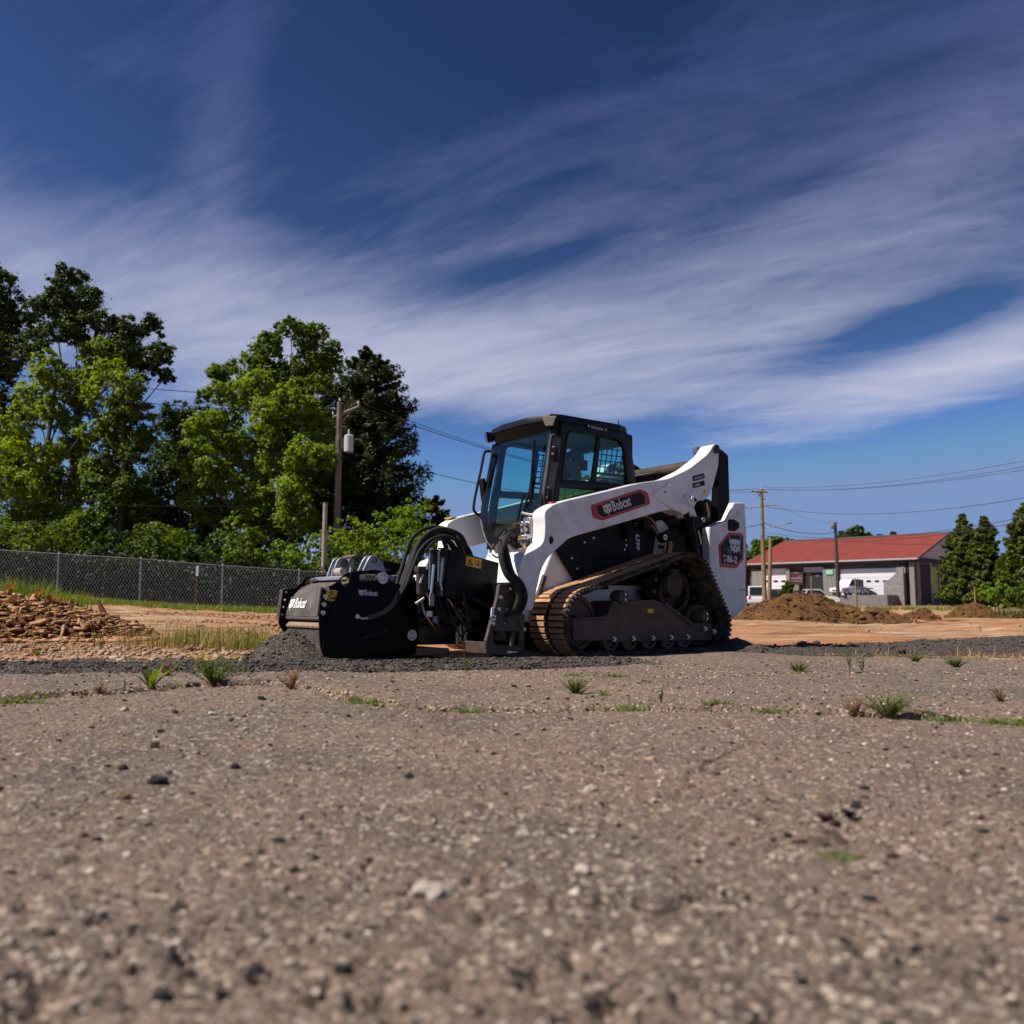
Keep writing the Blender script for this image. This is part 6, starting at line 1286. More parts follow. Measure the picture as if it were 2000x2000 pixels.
# ================================================================== FENCE, POLES, WIRES
FD = 34.0
M_post = mat('fence_post', (.30, .31, .34), .5, .6, var=.2)
M_wire = mat('fence_wire', (.24, .245, .25), .6, .2, var=.2)
FN = empty('chain_link_fence', (-13, FD, 0), 0, 'grey chain-link fence with steel posts along the back left of the lot', 'fence')
def fx(px): return (px - 1000) / FPX * FD
posts = [-205, -45, 115, 276, 436, 585, 740, 890]; tops = [1062, 1072, 1082, 1092, 1105, 1115, 1124, 1132]
def ftop(x): return np.interp(x, [fx(p) for p in posts], [CAMH + (1182 - t) / FPX * FD for t in tops])
for p, t in zip(posts, tops):
    x = fx(p); g = float(ground_h(x, FD)); z = CAMH + (1182 - t) / FPX * FD
    b = MB(); b.cyl((x + 13, 0, g - .1), (x + 13, 0, z + .02), .036, n=12); b.sphere((x + 13, 0, z + .03), .045, 10, 6); b.build('post', M_post, FN)
x0, x1 = fx(posts[0]), fx(posts[-1]); sp = .125; wb = MB(); n = int((x1 - x0) / sp)
def rib(a, b, w=.0044):
    a = Vector(a); b = Vector(b); d = (b - a).normalized(); s = d.cross(Vector((0, 1, 0))) * w; t = Vector((0, w, 0)); wb.add([a - s, a + s, a + t, b - s, b + s, b + t], [(0, 1, 4, 3), (1, 2, 5, 4), (2, 0, 3, 5)])
for k in range(n):
    for sg in (1, -1):
        xa = x0 + k * sp; g = float(ground_h(xa, FD)) + .03; hh = float(ftop(xa)) - g; xb = xa + sg * hh * .62
        zb = float(ftop(np.clip(xb, x0, x1))) + .02
        if xb < x0 or xb > x1: continue
        rib((xa + 13, .004 * sg - .045, g), (xb + 13, .004 * sg - .045, zb))
wo_ = wb.build('chain_link_mesh', M_wire, FN, smooth=False); wo_['kind'] = 'stuff'
MB().tube([(fx(p) + 13, -.045, float(ftop(fx(p)))) for p in posts], .008, 6).build('top_wire', M_wire, FN)
sx = fx(396); sgz = float(ground_h(sx, FD - .6)); ms = empty('marker_stake', (sx, FD - .6, sgz), 0, 'thin rusty stake with a white tag before the fence', 'stake')
MB().box(-.02, .02, -.01, .01, -.1, 1.62).build('stake', mat('rusty_steel', (.16, .08, .05), .9, var=.3), ms); MB().box(-.02, .075, -.022, -.012, 1.28, 1.68).build('tag', mat('white_tag', (.6, .6, .6), .6), ms)

M_pole = mat('weathered_pole', (.17, .135, .105), .95, var=.35, scale=4, bump=.6, bscale=20)
M_pole2 = mat('treated_pole', (.20, .155, .075), .95, var=.3, scale=4, bump=.5, bscale=20)
M_dpole = mat('dark_pole', (.055, .045, .038), .95, var=.3, scale=4, bump=.5)
M_cable = mat('cable', (.03, .03, .033), .6, var=.2)
M_ceram = mat('insulator', (.55, .56, .58), .3, var=.1)
def pole(x, top, D, rad, m, label, lean=0.0, name='utility_pole', group='utility poles', base=None):
    bx_ = (x - 1000) / FPX * D; g = float(ground_h(bx_, D)) if base is None else base; z = at(x, top, D).z
    root = empty(name, (bx_, D, g), 0, label, 'pole', group); MB().tube([(0, 0, -.3), (lean * .5, 0, (z - g) * .5), (lean, 0, z - g)], [rad * 1.15, rad, rad * .8], 14).build('shaft', m, root); return root, z - g
def insul(root, x, y, z): 
    b = MB(); b.cyl((x, y, z), (x, y, z + .10), .02, n=8); b.cyl((x, y, z + .09), (x, y, z + .2), .055, .035, 10); b.build('insulator', M_ceram, root)
D1 = 39.0
P1, h1 = pole(657, 786, D1, .155, M_pole, 'weathered utility pole with crossarm and transformer among the left trees', 0)
ar = MB(); ar.tube([(-.42, .55, h1 - .58), (1.02, -.75, h1 - .36)], .062, 4); arm1 = ar.build('crossarm', mat('grey_timber', (.26, .23, .20), .9, var=.25), P1); insul(P1, 0, 0, h1); insul(P1, -.40, .5, h1 - .52); insul(P1, .98, -.7, h1 - .30)
MB().tube([(.05, 0, h1 - 1.1), (.55, -.35, h1 - .5)], .02, 5).build('brace', mat('rusty_brace', (.20, .09, .04), .9), P1)
tr = MB(); tr.cyl((.50, -.25, h1 - 2.35), (.50, -.25, h1 - 1.62), .21, n=20); tr.cyl((.50, -.25, h1 - 1.62), (.50, -.25, h1 - 1.56), .22, .14, 20); tr.cyl((.50, -.25, h1 - 1.56), (.50, -.25, h1 - 1.30), .05, .035, 10); tr.build('transformer', mat('transformer_grey', (.45, .46, .48), .45), P1, .01)
MB().box(.12, .32, -.2, -.1, h1 - 2.2, h1 - 1.7).build('transformer_bracket', M_dpole, P1)
P0, h0 = pole(633, 983, 35.6, .11, mat('grey_pole', (.30, .255, .225), .95, var=.3, scale=4, bump=.5, bscale=25), 'short bare grey pole in front of the utility pole'); MB().cyl((0, 0, h0), (0, 0, h0 + .03), .10, n=12).build('cap', M_pole, P0)
D2 = 80.0
P2, h2 = pole(1491, 955, D2, .19, M_pole2, 'tall tan utility pole with two crossarms left of the red-roofed building')
zz = lambda y, D: CAMH + (1182 - y) / FPX * D
def arm(root, base, x0, y0, x1, y1, z0, z1, r, m, nm='crossarm'): MB().tube([(x0, y0, z0 - base), (x1, y1, z1 - base)], r, 4).build(nm, m, root)
g2 = float(P2.location.z)
arm(P2, g2, -.95, 0, .62, -.2, zz(959, D2), zz(961, D2), .09, M_pole2)
MB().tube([(-.42, -.05, zz(960, D2) - g2), (-.03, 0, zz(974, D2) - g2)], .035, 5).build('brace', M_pole2, P2)
arm(P2, g2, -1.35, .3, 1.25, -.3, zz(991, D2), zz(986, D2), .07, M_post)
arm(P2, g2, 0, 0, 2.3, -.6, zz(1033, D2), zz(1023, D2), .03, M_post, 'street_light_arm'); MB().sphere((2.3, -.6, zz(1023, D2) - g2), .16, 12, 6, (2.2, .8, .5)).build('street_light', M_post, P2)
for x, y in ((-.9, 955), (.55, 957), (0, 953), (-1.3, 987), (1.2, 982)): insul(P2, x, 0, zz(y + 3, D2) - g2)
MB().cyl((.02, -.2, zz(975, D2) - g2), (.25, -.25, zz(975, D2) - g2), .06, n=10).build('pole_hardware', M_dpole, P2)
pole(1499, 1050, 72, .16, mat('brown_pole', (.22, .15, .10), .95, var=.3, scale=4), 'short leaning brown pole beside the tall tan pole', .32)
P3, h3 = pole(1634, 1020, 94, .19, M_dpole, 'slim dark pole standing before the middle of the building'); MB().box(-.55, -.2, -.2, .2, h3 - .75, h3 - .35).build('meter_box', M_post, P3, .02)
for x, y0, D, lab in ((1583, 1126, 56, 'bare wooden stake above the big soil heap'), (1669, 1131, 52, 'thin wooden stake in front of the parked truck'), (1900, 1146, 62, 'pale thin stake beside the cypresses')):
    q, hh = pole(x, y0, D, .055, M_pole2, lab, 0, 'wooden_stake', 'wooden stakes on the lot'); MB().box(-.06, .06, -.02, .02, hh - .02, hh + .03).build('stake_head', M_pole2, q)
def cable(a, b, sag, r, label, n=18):
    a, b = Vector(a), Vector(b); pts = [a.lerp(b, k / n) - Vector((0, 0, sag * 4 * (k / n) * (1 - k / n))) for k in range(n + 1)]
    c0 = pts[0]; o = MB().tube([p - c0 for p in pts], r, 5).build('power_line', M_cable); o.location = c0; return tag(o, label, 'cable', 'overhead lines')
p1 = P1.location; p2 = P2.location
cable(p1 + Vector((0, 0, h1 + .15)), p2 + Vector((-.9, 0, zz(957, D2) - g2 + .1)), 1.5, .022, 'thick overhead line from the left pole top towards the loader cab')
cable(p1 + Vector((.98, -.7, h1 - .15)), p2 + Vector((.5, 0, zz(959, D2) - g2 + .1)), 1.6, .016, 'overhead line from the left crossarm end towards the loader cab')
cable(p1 + Vector((.12, 0, h1 - 2.25)), p2 + Vector((-1.3, .3, zz(990, D2) - g2)), 1.2, .018, 'lower overhead line from the left pole towards the cab')
cable(p1 + Vector((0, 0, h1 + .15)), at(-260, 690, 33), .35, .016, 'overhead line from the left pole top running off left')
cable(p1 + Vector((-.40, .5, h1 - .36)), at(-260, 722, 33), .35, .016, 'overhead line from the left crossarm running off left')
cable(p1 + Vector((0, 0, h1 - 2.3)), at(-260, 865, 34), .3, .014, 'third overhead line running off left through the trees')
cable(p1 + Vector((0, 0, h1 - 4.7)), at(-260, 960, 34), .3, .012, 'low overhead line crossing in front of the left trees')
cable(p1 + Vector((0, 0, h1 - 4.75)), p2 + Vector((0, 0, zz(1024, D2) - g2)), 1.0, .014, 'lowest line from the left pole running behind the loader')
for k, (yy, x0_, z0_) in enumerate(((886, 0, 953), (899, .55, 957), (908, -.9, 956))):
    cable(p2 + Vector((x0_, 0, zz(z0_, D2) - g2 + .1)), at(2120, yy - 10, 46), .7, .014, ('topmost', 'second', 'third')[k] + ' thin overhead line rising to the right edge')
for k, yy in enumerate((962, 996, 1004)):
    cable(p2 + Vector((0, 0, zz((988, 1040, 1046)[k], D2) - g2)), at(2120, yy - 12, 46), 1.1, .018, ('fourth', 'fifth', 'sixth')[k] + ' overhead line passing above the red roof')
cable(p2 + Vector((.2, 0, zz(1022, D2) - g2)), P3.location + Vector((0, 0, h3 - 1.1)), .5, .03, 'dark slack cable between the tan pole and the slim dark pole')
cable(p2 + Vector((1.2, -.3, zz(987, D2) - g2)), P3.location + Vector((-.2, 0, h3 - .1)), .3, .012, 'thin cable from the tan pole arm to the dark pole top')
cable(P3.location + Vector((0, 0, h3 - 1.8)), at(2120, 1036, 60), .8, .02, 'cable from the dark pole running right past the cypresses')
cable(p2 + Vector((-1.3, .3, zz(988, D2) - g2)), at(1300, 1010, 70), .3, .014, 'short visible line left of the tan pole')
cable(p2 + Vector((0, 0, zz(1024, D2) - g2)), at(1300, 1045, 70), .3, .018, 'lower short line left of the tan pole')

# ================================================================== RED-ROOFED BUILDING
Ax, Ay, Bx, By = 32.8, 120.0, 48.9, 105.0; BW = math.hypot(Bx - Ax, By - Ay); BG = float(ground_h(40, 110))
BD = empty('metal_building', (Ax, Ay, BG), math.atan2(By - Ay, Bx - Ax), 'long grey workshop building with a red metal roof and white garage doors', 'building')
e1 = ((Bx - Ax) / BW, (By - Ay) / BW)
def bx_at(px): k = (px - 1000) / FPX; return (k * Ay - Ax) / (e1[0] - k * e1[1])
def bz_at(px, py): t = bx_at(px); return CAMH + (1182 - py) / FPX * (Ay + e1[1] * t) - BG
EV, RG, DP = 5.9, 9.45, 24.0
M_bwall = mat('dark_cladding', (.055, .055, .065), .7, var=.15)
M_stone = mat('block_stone', (.23, .215, .205), .9, var=.3, scale=2, bump=.4, bscale=12)
M_roof = mat('red_roof', (.205, .044, .035), .85, var=.14, scale=.5, spec=.15, dirt=(.13, .05, .04), damt=.25, dscale=.7)
M_door = mat('white_door', (.66, .66, .70), .5, var=.05)
M_dk = mat('dark_interior', (.012, .011, .012), .8)
M_gable = mat('gable_panel', (.42, .41, .43), .6, var=.06)
M_bglass = mat('dark_glass', (.02, .025, .02), .1)
wl_ = MB(); wl_.box(0, BW, .25, DP, 0, EV); wl_.build('wall', M_bwall, BD)
gb_ = MB(); gb_.prism([(.25, EV - .02), (DP, EV - .02), (DP / 2, RG - .1)], 0.0, BW + .02, 'x'); gb_.build('gable', M_gable, BD)
OV = .75
th = math.atan2(RG - EV, DP / 2)
def roofz(y): return EV + (RG - EV) * (y / (DP / 2)) if y <= DP / 2 else RG - (RG - EV) * ((y - DP / 2) / (DP / 2))
rfb = MB()
for s0, s1 in ((-OV, DP / 2), (DP / 2, DP + OV)):
    rfb.add([(-.5, s0, roofz(s0) + .10), (BW + .5, s0, roofz(s0) + .10), (BW + .5, s1, roofz(s1) + .10), (-.5, s1, roofz(s1) + .10), (-.5, s0, roofz(s0) - .08), (BW + .5, s0, roofz(s0) - .08), (BW + .5, s1, roofz(s1) - .08), (-.5, s1, roofz(s1) - .08)], [(0, 1, 2, 3), (7, 6, 5, 4), (0, 4, 5, 1), (1, 5, 6, 2), (2, 6, 7, 3), (3, 7, 4, 0)])
rfo = rfb.build('roof', M_roof, BD, smooth=False)
sm = MB(); k = 0
seam_me = MB().add([(0, -OV, roofz(-OV) + .10), (.06, -OV, roofz(-OV) + .10), (.06, DP / 2, roofz(DP / 2) + .10), (0, DP / 2, roofz(DP / 2) + .10), (.015, -OV, roofz(-OV) + .125), (.045, -OV, roofz(-OV) + .125), (.045, DP / 2, roofz(DP / 2) + .125), (.015, DP / 2, roofz(DP / 2) + .125)], [(4, 5, 6, 7), (0, 4, 7, 3), (1, 2, 6, 5), (0, 1, 5, 4)]).mesh('roof_seam', False)
for k in range(36): o = link('roof_seam', seam_me, M_roof if not seam_me.materials else None, rfo); o.location = (-.3 + k * (BW + .6) / 36, 0, 0)
MB().box(-.5, BW + .5, DP / 2 - .25, DP / 2 + .25, RG + .06, RG + .22).build('ridge_cap', mat('ridge_metal', (.10, .09, .10), .5), rfo)
MB().box(-.55, BW + .55, -OV - .14, -OV - .002, roofz(-OV) - .10, roofz(-OV) + .08).build('gutter', mat('gutter_grey', (.38, .36, .38), .5), rfo)
for x in (-.56, BW + .5):
    b = MB(); b.prism([(-OV, roofz(-OV) - .2), (-OV, roofz(-OV) + .12), (DP / 2, RG + .14), (DP / 2, RG - .2)], x, x + .08, 'x'); b.build('barge_board', mat('barge_dark', (.10, .085, .095), .6), rfo)
MB().prism([(-OV, roofz(-OV) - .30), (.2, roofz(-OV) - .30), (.2, roofz(-OV) - .09), (-OV, roofz(-OV) - .09)], 0, BW, 'x').build('soffit', M_bwall, rfo)
def fpart(nm, pxa, pxb, ya, yb, m, y0=.0, y1=.26, parent=BD, **kw):
    pm = (pxa + pxb) / 2; return MB().box(bx_at(pxa), bx_at(pxb), y0, y1, max(-.2, bz_at(pm, yb)), bz_at(pm, ya)).build(nm, m, parent, **kw)
M_blk = M_stone
def pier(pxa, pxb, ya, nm='stone_pier', y0=-.25):
    xa, xb = bx_at(pxa), bx_at(pxb); zt = bz_at((pxa + pxb) / 2, ya); o = MB().box(xa + .02, xb - .02, y0 + .03, .24, -.2, zt - .02).build(nm, mat('mortar', (.14, .13, .125), .95), BD)
    me = None; z = -.1; row = 0; bl = .62; bh = .30
    while z + bh < zt:
        n_ = max(1, round((xb - xa) / bl)); w = (xb - xa) / n_
        for j in range(n_):
            q = link('block', me, None, o) if me else None
            if me is None: me = MB().box(0, w - .025, 0, .08, 0, bh - .03).mesh('block', False); q = link('block', me, M_stone, o)
            q.location = (xa + j * w, y0 - .05, z)
        z += bh; row += 1
    return o
pier(1469, 1489, 1113); pier(1536, 1543, 1110); pier(1608, 1633, 1110); pier(1750, 1769, 1106); pier(1776, 1786, 1098)
pier(1546, 1560, 1142)
FLOORY = 1162
def gdoor(pxa, pxb, wins, top=1111):
    o = fpart('garage_door', pxa, pxb, top, FLOORY, M_door, .12, .26)
    xa, xb = bx_at(pxa), bx_at(pxb); zt = bz_at((pxa + pxb) / 2, top); zb = bz_at((pxa + pxb) / 2, FLOORY)
    for k in range(1, 6): MB().box(xa, xb, .105, .121, zb + (zt - zb) * k / 6 - .015, zb + (zt - zb) * k / 6 + .015).build('door_panel_joint', mat('door_joint', (.4, .4, .43), .6), o)
    for px in wins: MB().box(bx_at(px - 4), bx_at(px + 4), .09, .125, bz_at(px, 1137.5), bz_at(px, 1133.5)).build('door_window', M_bglass, o)
gdoor(1490, 1535, (1498, 1513, 1528)); gdoor(1640, 1750, (1646, 1662, 1678, 1694, 1710, 1726))
fpart('door_header', 1569, 1607, 1108, 1118, mat('blue_lit_panel', (.34, .35, .42), .6), .02, .26)  # bluish light on the header is put into its panel colour
ob = fpart('open_bay', 1569, 1607, 1118, FLOORY + 12, M_dk, .20, .27)
for px, py, w, c in ((1577, 1122, 4, (.30, .32, .25)), (1594, 1125, 4, (.12, .17, .3))): MB().box(bx_at(px - w), bx_at(px + w), .16, .21, bz_at(px, py + 1), bz_at(px, py - 1)).build('bay_fixture', mat('fixture%d' % px, c, .5), ob)
sg_ = fpart('trade_sign', 1543, 1568, 1117, 1142, mat('maroon_sign', (.05, .012, .016), .5), -.12, .0)
for px0, px1, py, hh, c in ((1544, 1552, 1119.5, 1.4, (.35, .06, .08)), (1552, 1559, 1119.7, 1.0, (.5, .45, .48)), (1559, 1566, 1126, .8, (.35, .33, .35)), (1544, 1567, 1130.5, 1.6, (.42, .36, .42)), (1545, 1566, 1135.5, 1.1, (.40, .30, .34))):
    me = scrib(bx_at(px1) - bx_at(px0), hh * .066 * 1.6, max(3, int((px1 - px0) / 1.7)), int(px0)); flat(me, (bx_at(px0), -.125, bz_at((px0 + px1) / 2, py + hh / 2)), (1, 0, 0), (0, 0, 1), 'sign_print', mat('sign_ink%d%d' % (px0, int(py)), c, .6), sg_)
gs = fpart('green_sign', 1615, 1628, 1113.5, 1122.5, mat('green_sign', (.16, .62, .22), .5), -.42, -.34); MB().box(bx_at(1616.5), bx_at(1626.5), -.425, -.421, bz_at(1621, 1120), bz_at(1621, 1115.5)).build('sign_panel', mat('sign_grey', (.42, .42, .40), .6), gs)
for px in (1548, 1566): MB().sphere((bx_at(px), -.25, bz_at(px, 1100)), .10, 10, 6).build('wall_lamp', M_ceram, BD)
MB().tube([(bx_at(1772), -.15, -.1), (bx_at(1772), -.15, EV - .4), (bx_at(1765), -.3, EV - .15)], .13, 8).build('downspout', M_dk, BD)
# stepped block wing wall and apron before the big door
ww = MB(); xa, xb = bx_at(1729), bx_at(1768); zf = bz_at(1740, FLOORY)
wg = MB().prism([(xa, -.2), (xb, -.2), (xb, bz_at(1765, 1107)), (xb - .5, bz_at(1760, 1112)), (xb - 1.2, bz_at(1752, 1126)), (xb - 1.6, bz_at(1748, 1131)), (xa + .3, bz_at(1735, 1136)), (xa, bz_at(1733, 1138))], -1.0, -.72).build('wing_wall', M_stone, BD, .02)
jm = mat('mortar_line', (.12, .11, .105), .95)
for k in range(12):
    z = .1 + k * .3; x_l = xa + .02 if z < bz_at(1735, 1137) else xb - max(.35, 1.5 - (z - bz_at(1745, 1131)) * .7)
    if z < bz_at(1765, 1110): MB().box(x_l, xb - .02, -1.006, -.99, z, z + .03).build('joint', jm, wg)
ap = MB().box(bx_at(1628), bx_at(1756), -4.6, -1.02, -.4, zf - .05).build('loading_apron', mat('apron_concrete', (.16, .145, .15), .9, var=.15, scale=1), BD, .02)
# gable end: posts and dark openings, a yellow-green panel
EX = BW
for y0, y1, z0, z1, m, nm in ((1.2, 5.2, 0, EV - .8, M_dk, 'side_opening'), (5.8, 8.0, 1.6, EV - 1.0, mat('lime_panel', (.30, .32, .01), .5), 'side_panel'), (5.6, 8.4, 0, 1.6, M_bwall, 'side_panel'), (9, 12, 0, EV - .8, M_dk, 'side_opening'), (13, 16, 0, EV - .8, M_dk, 'side_opening'), (17, 20, 0, EV - .8, M_dk, 'side_opening')):
    MB().box(EX, EX + .03, y0, y1, z0, z1).build(nm, m, BD)
for y in (.3, .9, 5.3, 8.5, 12.4, 16.4, 20.4): MB().box(EX, EX + .10, y, y + .35, 0, EV - .5).build('side_post', M_stone if y < 1 else mat('pale_post', (.36, .34, .30), .7), BD)
MB().box(EX, EX + .25, .25, DP, EV - .5, EV - .05).build('side_beam', M_dk, BD)
# fence and shed continuing right of the building behind the cypresses
sf = empty('board_screen', (52, 124, BG), math.radians(20), 'pale vertical board screen behind the cypresses right of the building', 'fence')
bme = MB().box(0, .42, 0, .06, 0, 3.0).mesh('board', False)
for k in range(26): o = link('board', bme, M_gable if not bme.materials else None, sf); o.location = (k * .55, 0, 0)
MB().box(0, 14.2, .065, .12, .6, .75).build('rail', M_pole, sf)

# ================================================================== PARKED VEHICLES
M_vwhite = mat('vehicle_white', (.72, .72, .74), .3, var=.03, coat=.5); M_vdark = mat('vehicle_dark', (.02, .02, .024), .3, coat=.5); M_vsilver = mat('vehicle_silver', (.40, .41, .44), .35, .3, coat=.4)
M_vglass = mat('vehicle_glass', (.015, .018, .02), .08); M_tyre = mat('tyre', (.015, .015, .015), .85); M_rim = mat('rim', (.4, .4, .42), .4, .7); M_lampr = mat('tail_lamp', (.35, .01, .01), .3); M_lampw = mat('head_lamp', (.7, .7, .72), .2)
def wheels(root, xs, w, r):
    for x in xs:
        for s in (1, -1):
            b = MB(); b.ring((x, s * (w - .22), r), (x, s * w, r), r, r * .62, 20); o = b.build('wheel', M_tyre, root); MB().cyl((x, s * (w - .16), r), (x, s * (w - .03), r), r * .62, n=16).build('rim', M_rim, o)
def car(name, loc, rz, label, cat, col, L=4.7, W=1.85, H=1.72, kind='suv', s=1.0):
    root = empty(name, loc, rz, label, cat, 'vehicles parked at the building'); root.scale = (s, s, s); h = L / 2
    lo = rounded([(h, .42), (h, .78), (h - .15, .92), (h - 1.15, 1.02), (-h + .1, 1.04), (-h, .9), (-h, .40), (-h + .3, .30), (h - .3, .28)], .08, 3)
    MB().prism(lo, -W / 2, W / 2).build('body', col, root, .06, 3)
    if kind == 'pickup': cab = [(h - 1.2, 1.0), (h - 1.85, H - .06), (h - 2.0, H), (h - 3.35, H), (h - 3.55, 1.02)]
    elif kind == 'van': cab = [(h - .55, 1.0), (h - 1.25, H - .08), (h - 1.45, H), (-h + .12, H), (-h + .02, 1.02)]
    else: cab = [(h - 1.15, 1.0), (h - 1.85, H - .06), (h - 2.05, H), (-h + .45, H - .02), (-h + .08, 1.02)]
    MB().prism(rounded(cab, .08, 3), -W / 2 + .10, W / 2 - .10).build('cabin', col, root, .07, 3)
    c = np.mean(np.array(cab), 0)
    def sc(p, kx, kz): return (c[0] + (p[0] - c[0]) * kx, c[1] + (p[1] - c[1]) * kz)
    for s_ in (1, -1): MB().prism([sc(p, .88, .70) for p in cab], s_ * (W / 2 - .105), s_ * (W / 2 - .085)).build('side_window', M_vglass, root)
    a, b = cab[0], cab[1]; MB().add([(a[0] + .03 - .08, -W / 2 + .22, a[1] + .06), (a[0] - .05, W / 2 - .22, a[1] + .06), (b[0] + .035, W / 2 - .25, b[1] - .05), (b[0] + .035, -W / 2 + .25, b[1] - .05)], [(0, 1, 2, 3)]).build('windscreen', M_vglass, root)
    a, b = cab[-1], cab[-2]; MB().add([(a[0] - .015, -W / 2 + .22, a[1] + .08), (a[0] - .015, W / 2 - .22, a[1] + .08), (b[0] - .03, W / 2 - .25, b[1] - .08), (b[0] - .03, -W / 2 + .25, b[1] - .08)], [(0, 1, 2, 3)]).build('rear_window', M_vglass, root)
    for s_ in (1, -1):
        MB().box(h - .06, h + .012, s_ * (W / 2 - .42) - .16, s_ * (W / 2 - .42) + .16, .70, .84).build('headlight', M_lampw, root); MB().box(-h - .012, -h + .05, s_ * (W / 2 - .22) - .10, s_ * (W / 2 - .22) + .10, .72, .98).build('tail_light', M_lampr, root)
    MB().box(h - .03, h + .01, -.5, .5, .52, .68).build('grille', M_vdark, root); wheels(root, (h - .85, -h + .85), W / 2 + .01, .36); return root
def vg(px, D, z=None): x = (px - 1000) / FPX * D; return (x, D, float(ground_h(x, D)) if z is None else z)
def bloc(px, y, z=0): # a spot in front of the facade, by the building's own axes
    x = bx_at(px); a = math.atan2(By - Ay, Bx - Ax); return (Ax + x * math.cos(a) - y * math.sin(a), Ay + x * math.sin(a) + y * math.cos(a), BG + z)
zap = zf - .05
tk_ = car('flatbed_truck', bloc(1682, -2.9, zap), math.radians(205), 'white flatbed truck parked on the apron before the white garage door', 'truck', M_vwhite, 4.3, 2.0, 2.0, 'pickup', 1.0)
tk_.location = Vector(bloc(1672, -2.9, zap)); bdk = MB(); bdk.box(-3.2, -.35, -1.0, 1.0, .78, .92); bdk.build('flatbed', M_vdark, tk_)
MB().box(-.62, -.40, -.95, .95, .92, 1.95).build('headboard', mat('canvas_grey', (.20, .19, .18), .8), tk_); MB().box(-1.6, -.62, -.95, .95, .92, 1.92).build('load_box', mat('load_grey', (.17, .165, .15), .8), tk_, .02)
wheels(tk_, (-2.3,), 1.0, .40)
car('pickup_truck', vg(1584, 92), math.radians(-8), 'white pickup truck mostly hidden behind the big soil heap', 'truck', M_vwhite, 5.2, 1.95, 1.78, 'pickup')
car('van', vg(1478, 84), math.radians(75), 'white van seen from behind between the tailgate and the tan pole', 'van', M_vwhite, 4.9, 2.0, 1.95, 'van')
car('suv', vg(1521, 88), math.radians(70), 'dark car parked right of the tan pole behind the soil heap', 'car', M_vdark, 4.7, 1.9, 1.75, 'suv')
car('sedan', vg(1466, 104), math.radians(20), 'pale car roof showing above the van', 'car', M_vsilver, 4.6, 1.8, 1.5, 'suv')

# ================================================================== SOIL HEAPS AND RUBBLE
M_soil = ground_mat('heap_soil', [((.125, .058, .017), 0, 0, 0, 'n'), ((.20, .098, .034), 1.4, .54, .68, 'n'), ((.080, .040, .014), 5, .48, .66, 'n'), ((.20, .105, .04), 14, .58, .72, 'n')], None, [(6, .7, .08, 'n'), (24, .7, .03, 'n')])
M_clod = mat('soil_clod', (.11, .052, .017), .95, var=.5, scale=12, bump=.6, bscale=50)
def soil_heap(cx, cy, rx, ry, h, label, seed, tail=0, n=70, clods=420, m=None):
    xs = np.linspace(-rx * 1.2 - .2, rx * 1.2 + tail, n * 2); ys = np.linspace(-ry * 1.3, ry * 1.3, n); A, B = np.meshgrid(xs, ys, indexing='ij')
    def hf(A, B):
        d = np.hypot(A / rx, B / ry) * (1 + vnoise(A + cx, B + cy, .8, seed) * .45); H = h * np.clip(1 - d ** 1.25, 0, 1)
        if tail: H = np.maximum(H, h * .32 * np.clip(1 - ((A - rx * .95) / tail) ** 2, 0, 1) * np.clip(1 - (B / (ry * .6)) ** 2, 0, 1) * (1 + vnoise(A, B, .5, seed + 9)))
        return H
    H = hf(A, B); H = H + (vnoise(A + cx, B, .33, seed + 1) * .17 + vnoise(A + cx, B, .13, seed + 2) * .09 + vnoise(A + cx, B, .05, seed + 3) * .03) * ss(0, .15, H) * min(1, h / .6) - .03
    i = np.arange(A.size).reshape(A.shape); F_ = np.stack([i[:-1, :-1], i[:-1, 1:], i[1:, 1:], i[1:, :-1]], -1).reshape(-1, 4)
    g = float(ground_h(cx, cy)); root = link('soil_heap', np_mesh('soil_heap', np.stack([A, B, H], -1).reshape(-1, 3), F_, True), m or M_soil); root.location = (cx, cy, g + .02); tag(root, label, 'heap', 'soil heaps on the lot')
    r = np.random.default_rng(seed); a_ = r.uniform(-rx, rx + tail * .9, clods); b_ = r.uniform(-ry, ry, clods); hh = hf(a_, b_); k = (hh > .02) | (r.random(clods) < .25)
    S = r.gamma(1.4, .012, clods) + .008; Vs, Fs, o = [], [], 0
    for j in np.where(k)[0]:
        V, F0 = RA[j % len(RA)]; Vs.append(V * S[j] + np.array([a_[j], b_[j], hh[j] + S[j] * .1])); Fs.append(F0 + o); o += len(V)
    c = link('clods', np_mesh('clods', np.concatenate(Vs), np.concatenate(Fs)), M_clod, root); c['kind'] = 'stuff'; return root
soil_heap(8.10, 24.2, 1.95, 1.5, .86, 'big brown soil heap right of the loader tailgate', 201, 1.0, clods=900)
soil_heap(12.55, 26.6, .62, .7, .34, 'small rough soil heap right of the big one', 202, 0, 40, 160)
soil_heap(14.55, 27.4, 1.05, .9, .50, 'rounded olive-brown soil heap before the lime bush', 203, .3, 50, 240)
soil_heap(16.4, 27.4, .75, .7, .36, 'weedy low soil heap at the right edge', 204, 0, 40, 160)
X, Y = clumps([(15.4, 27.0), (16.3, 26.9), (16.8, 27.1)], 520, .35, .3, 205); grass('heap_weeds', X, Y, .10 + .18 * np.random.default_rng(3).random(520), .02, L_cyp, 'green weeds over the soil heaps at the right edge', 206, .6, z=.12 + 0 * X)
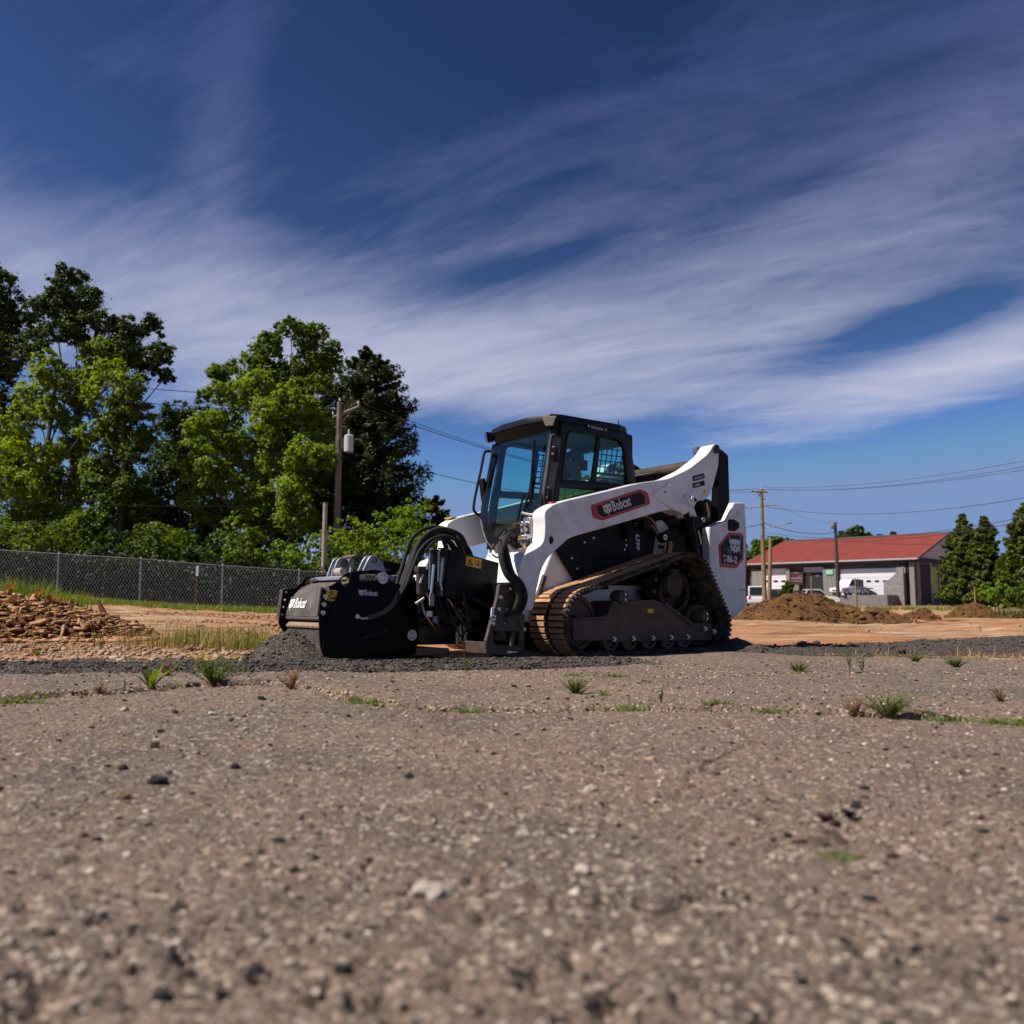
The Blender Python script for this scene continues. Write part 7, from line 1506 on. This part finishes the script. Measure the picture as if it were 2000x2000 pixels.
# rubble: broken tan and rust-coloured stone, ridge falling to the right
RU = empty('rubble_heap', (-7.4, 11.6, 0), 0, 'heap of broken rust and tan stone slabs at the left edge', 'rubble heap')
def rub_h(X, Y):
    top = np.interp(X, [-12, -9.0, -7.2, -6.2, -5.5, -5.0, -4.75], [.62, .76, .70, .52, .34, .16, 0]); return top * np.clip(1 - ((Y - 11.7) / (.45 + top * 1.1)) ** 2, 0, 1)
xs = np.linspace(-12, -4.7, 120); ys = np.linspace(10.2, 13.4, 50); A, B = np.meshgrid(xs, ys, indexing='ij'); H = rub_h(A, B) * .86 + vnoise(A, B, .25, 301) * .10 * (rub_h(A, B) > .03) - .03
i = np.arange(A.size).reshape(A.shape); F = np.stack([i[:-1, :-1], i[:-1, 1:], i[1:, 1:], i[1:, :-1]], -1).reshape(-1, 4)
link('heap_core', np_mesh('heap_core', np.stack([A + 7.4, B - 11.6, H], -1).reshape(-1, 3), F, True), M_soil, RU)
RM = [mat('stone_rust', (.34, .115, .04), .9, var=.5, scale=8, bump=.5), mat('stone_tan', (.36, .19, .08), .9, var=.45, scale=8, bump=.5), mat('stone_pale', (.45, .28, .135), .9, var=.4, scale=8, bump=.5), mat('stone_dark', (.11, .058, .025), .9, var=.5, scale=8, bump=.5)]
def slab(seed):
    r = random.Random(seed); n_ = r.randint(5, 7); P = []
    for k in range(n_): a = 6.283 * k / n_ + r.uniform(-.3, .3); q = r.uniform(.65, 1.1); P.append((q * math.cos(a) * 1.55, q * math.sin(a) * .70))
    t = r.uniform(.10, .26); b = MB(); b.v = [(x, y, -t + r.uniform(-.08, .08)) for x, y in P] + [(x * .86, y * .86, t + r.uniform(-.14, .14)) for x, y in P]; b.f = [tuple(range(n_ - 1, -1, -1)), tuple(range(n_, 2 * n_))] + [(k, (k + 1) % n_, (k + 1) % n_ + n_, k + n_) for k in range(n_)]
    return b.mesh('slab', False)
def _tri(me):
    bm = bmesh.new(); bm.from_mesh(me); bmesh.ops.triangulate(bm, faces=bm.faces); q = bpy.data.meshes.new('tri'); bm.to_mesh(q); bm.free(); return q
SL = [(slab(400 + k), RM[(0, 1, 1, 2, 3, 1, 0, 2, 3, 1)[k % 10]]) for k in range(10)]
for me, m in SL: me.materials.append(m)
r = np.random.default_rng(410); cand = []
while len(cand) < 330:
    x = r.uniform(-9.2, -4.7); y = r.uniform(10.4, 12.2); h = float(rub_h(np.array([x]), np.array([y]))[0])
    if h > .02 or (x > -6.4 and r.random() < .05): cand.append((x, y, h))
cand.sort(key=lambda c: c[1]); Vs, Fs, o_ = [], [], 0
for j, (x, y, h) in enumerate(cand):
    me, m = SL[j % 10]; s = float(.022 + r.gamma(1.4, .020)); o = bpy.data.objects.new('stone', me); COL.objects.link(o); o.parent = RU; s = min(s, .14)
    o.location = (x + 7.4, y - 11.6, h * .9 + s * .12); o.scale = (s, s, s * .75); o.rotation_euler = (r.normal(0, .75), r.normal(0, .75), r.uniform(0, 6.28))
    if j >= 296: break
X = r.uniform(-11, -4.5, 4200); Y = r.uniform(10.3, 12.4, 4200); hh = rub_h(X, Y); k = hh > -.01
RA_keep = RA[:]; RA[:] = rock_arrays([_tri(me) for me, m in SL])
o = scatter('rubble_chips', np.stack([X + 7.4, Y - 11.6, hh * .9], 1)[k], (r.gamma(1.5, .016, 4200) + .010)[k], RM[1], None, None, 12); o.parent = RU; RA[:] = RA_keep
for (x, y, hp, m, lab) in ((100, 1172, 26, 'rust', 'rust-red dry weed on top of the rubble heap'), (75, 1160, 24, 'rust', 'second rust-red dry weed left on the rubble heap'), (20, 1150, 24, 'rust', 'rust-red dry weed at the heap top by the left edge')):
    p = at(x, y + 6, 11.6); o = weed(1000, 1500, 'leafy', 10, lab, 'dry weeds on the rubble heap', int(x)); o.name = 'dry_weed'; o.data.materials[0] = L_rust; s = .8 * hp / 10 * 11.6 / on_ground(1000, 1500).y; o.location = p - Vector((0, 0, .03)); o.scale = (s, s, s)
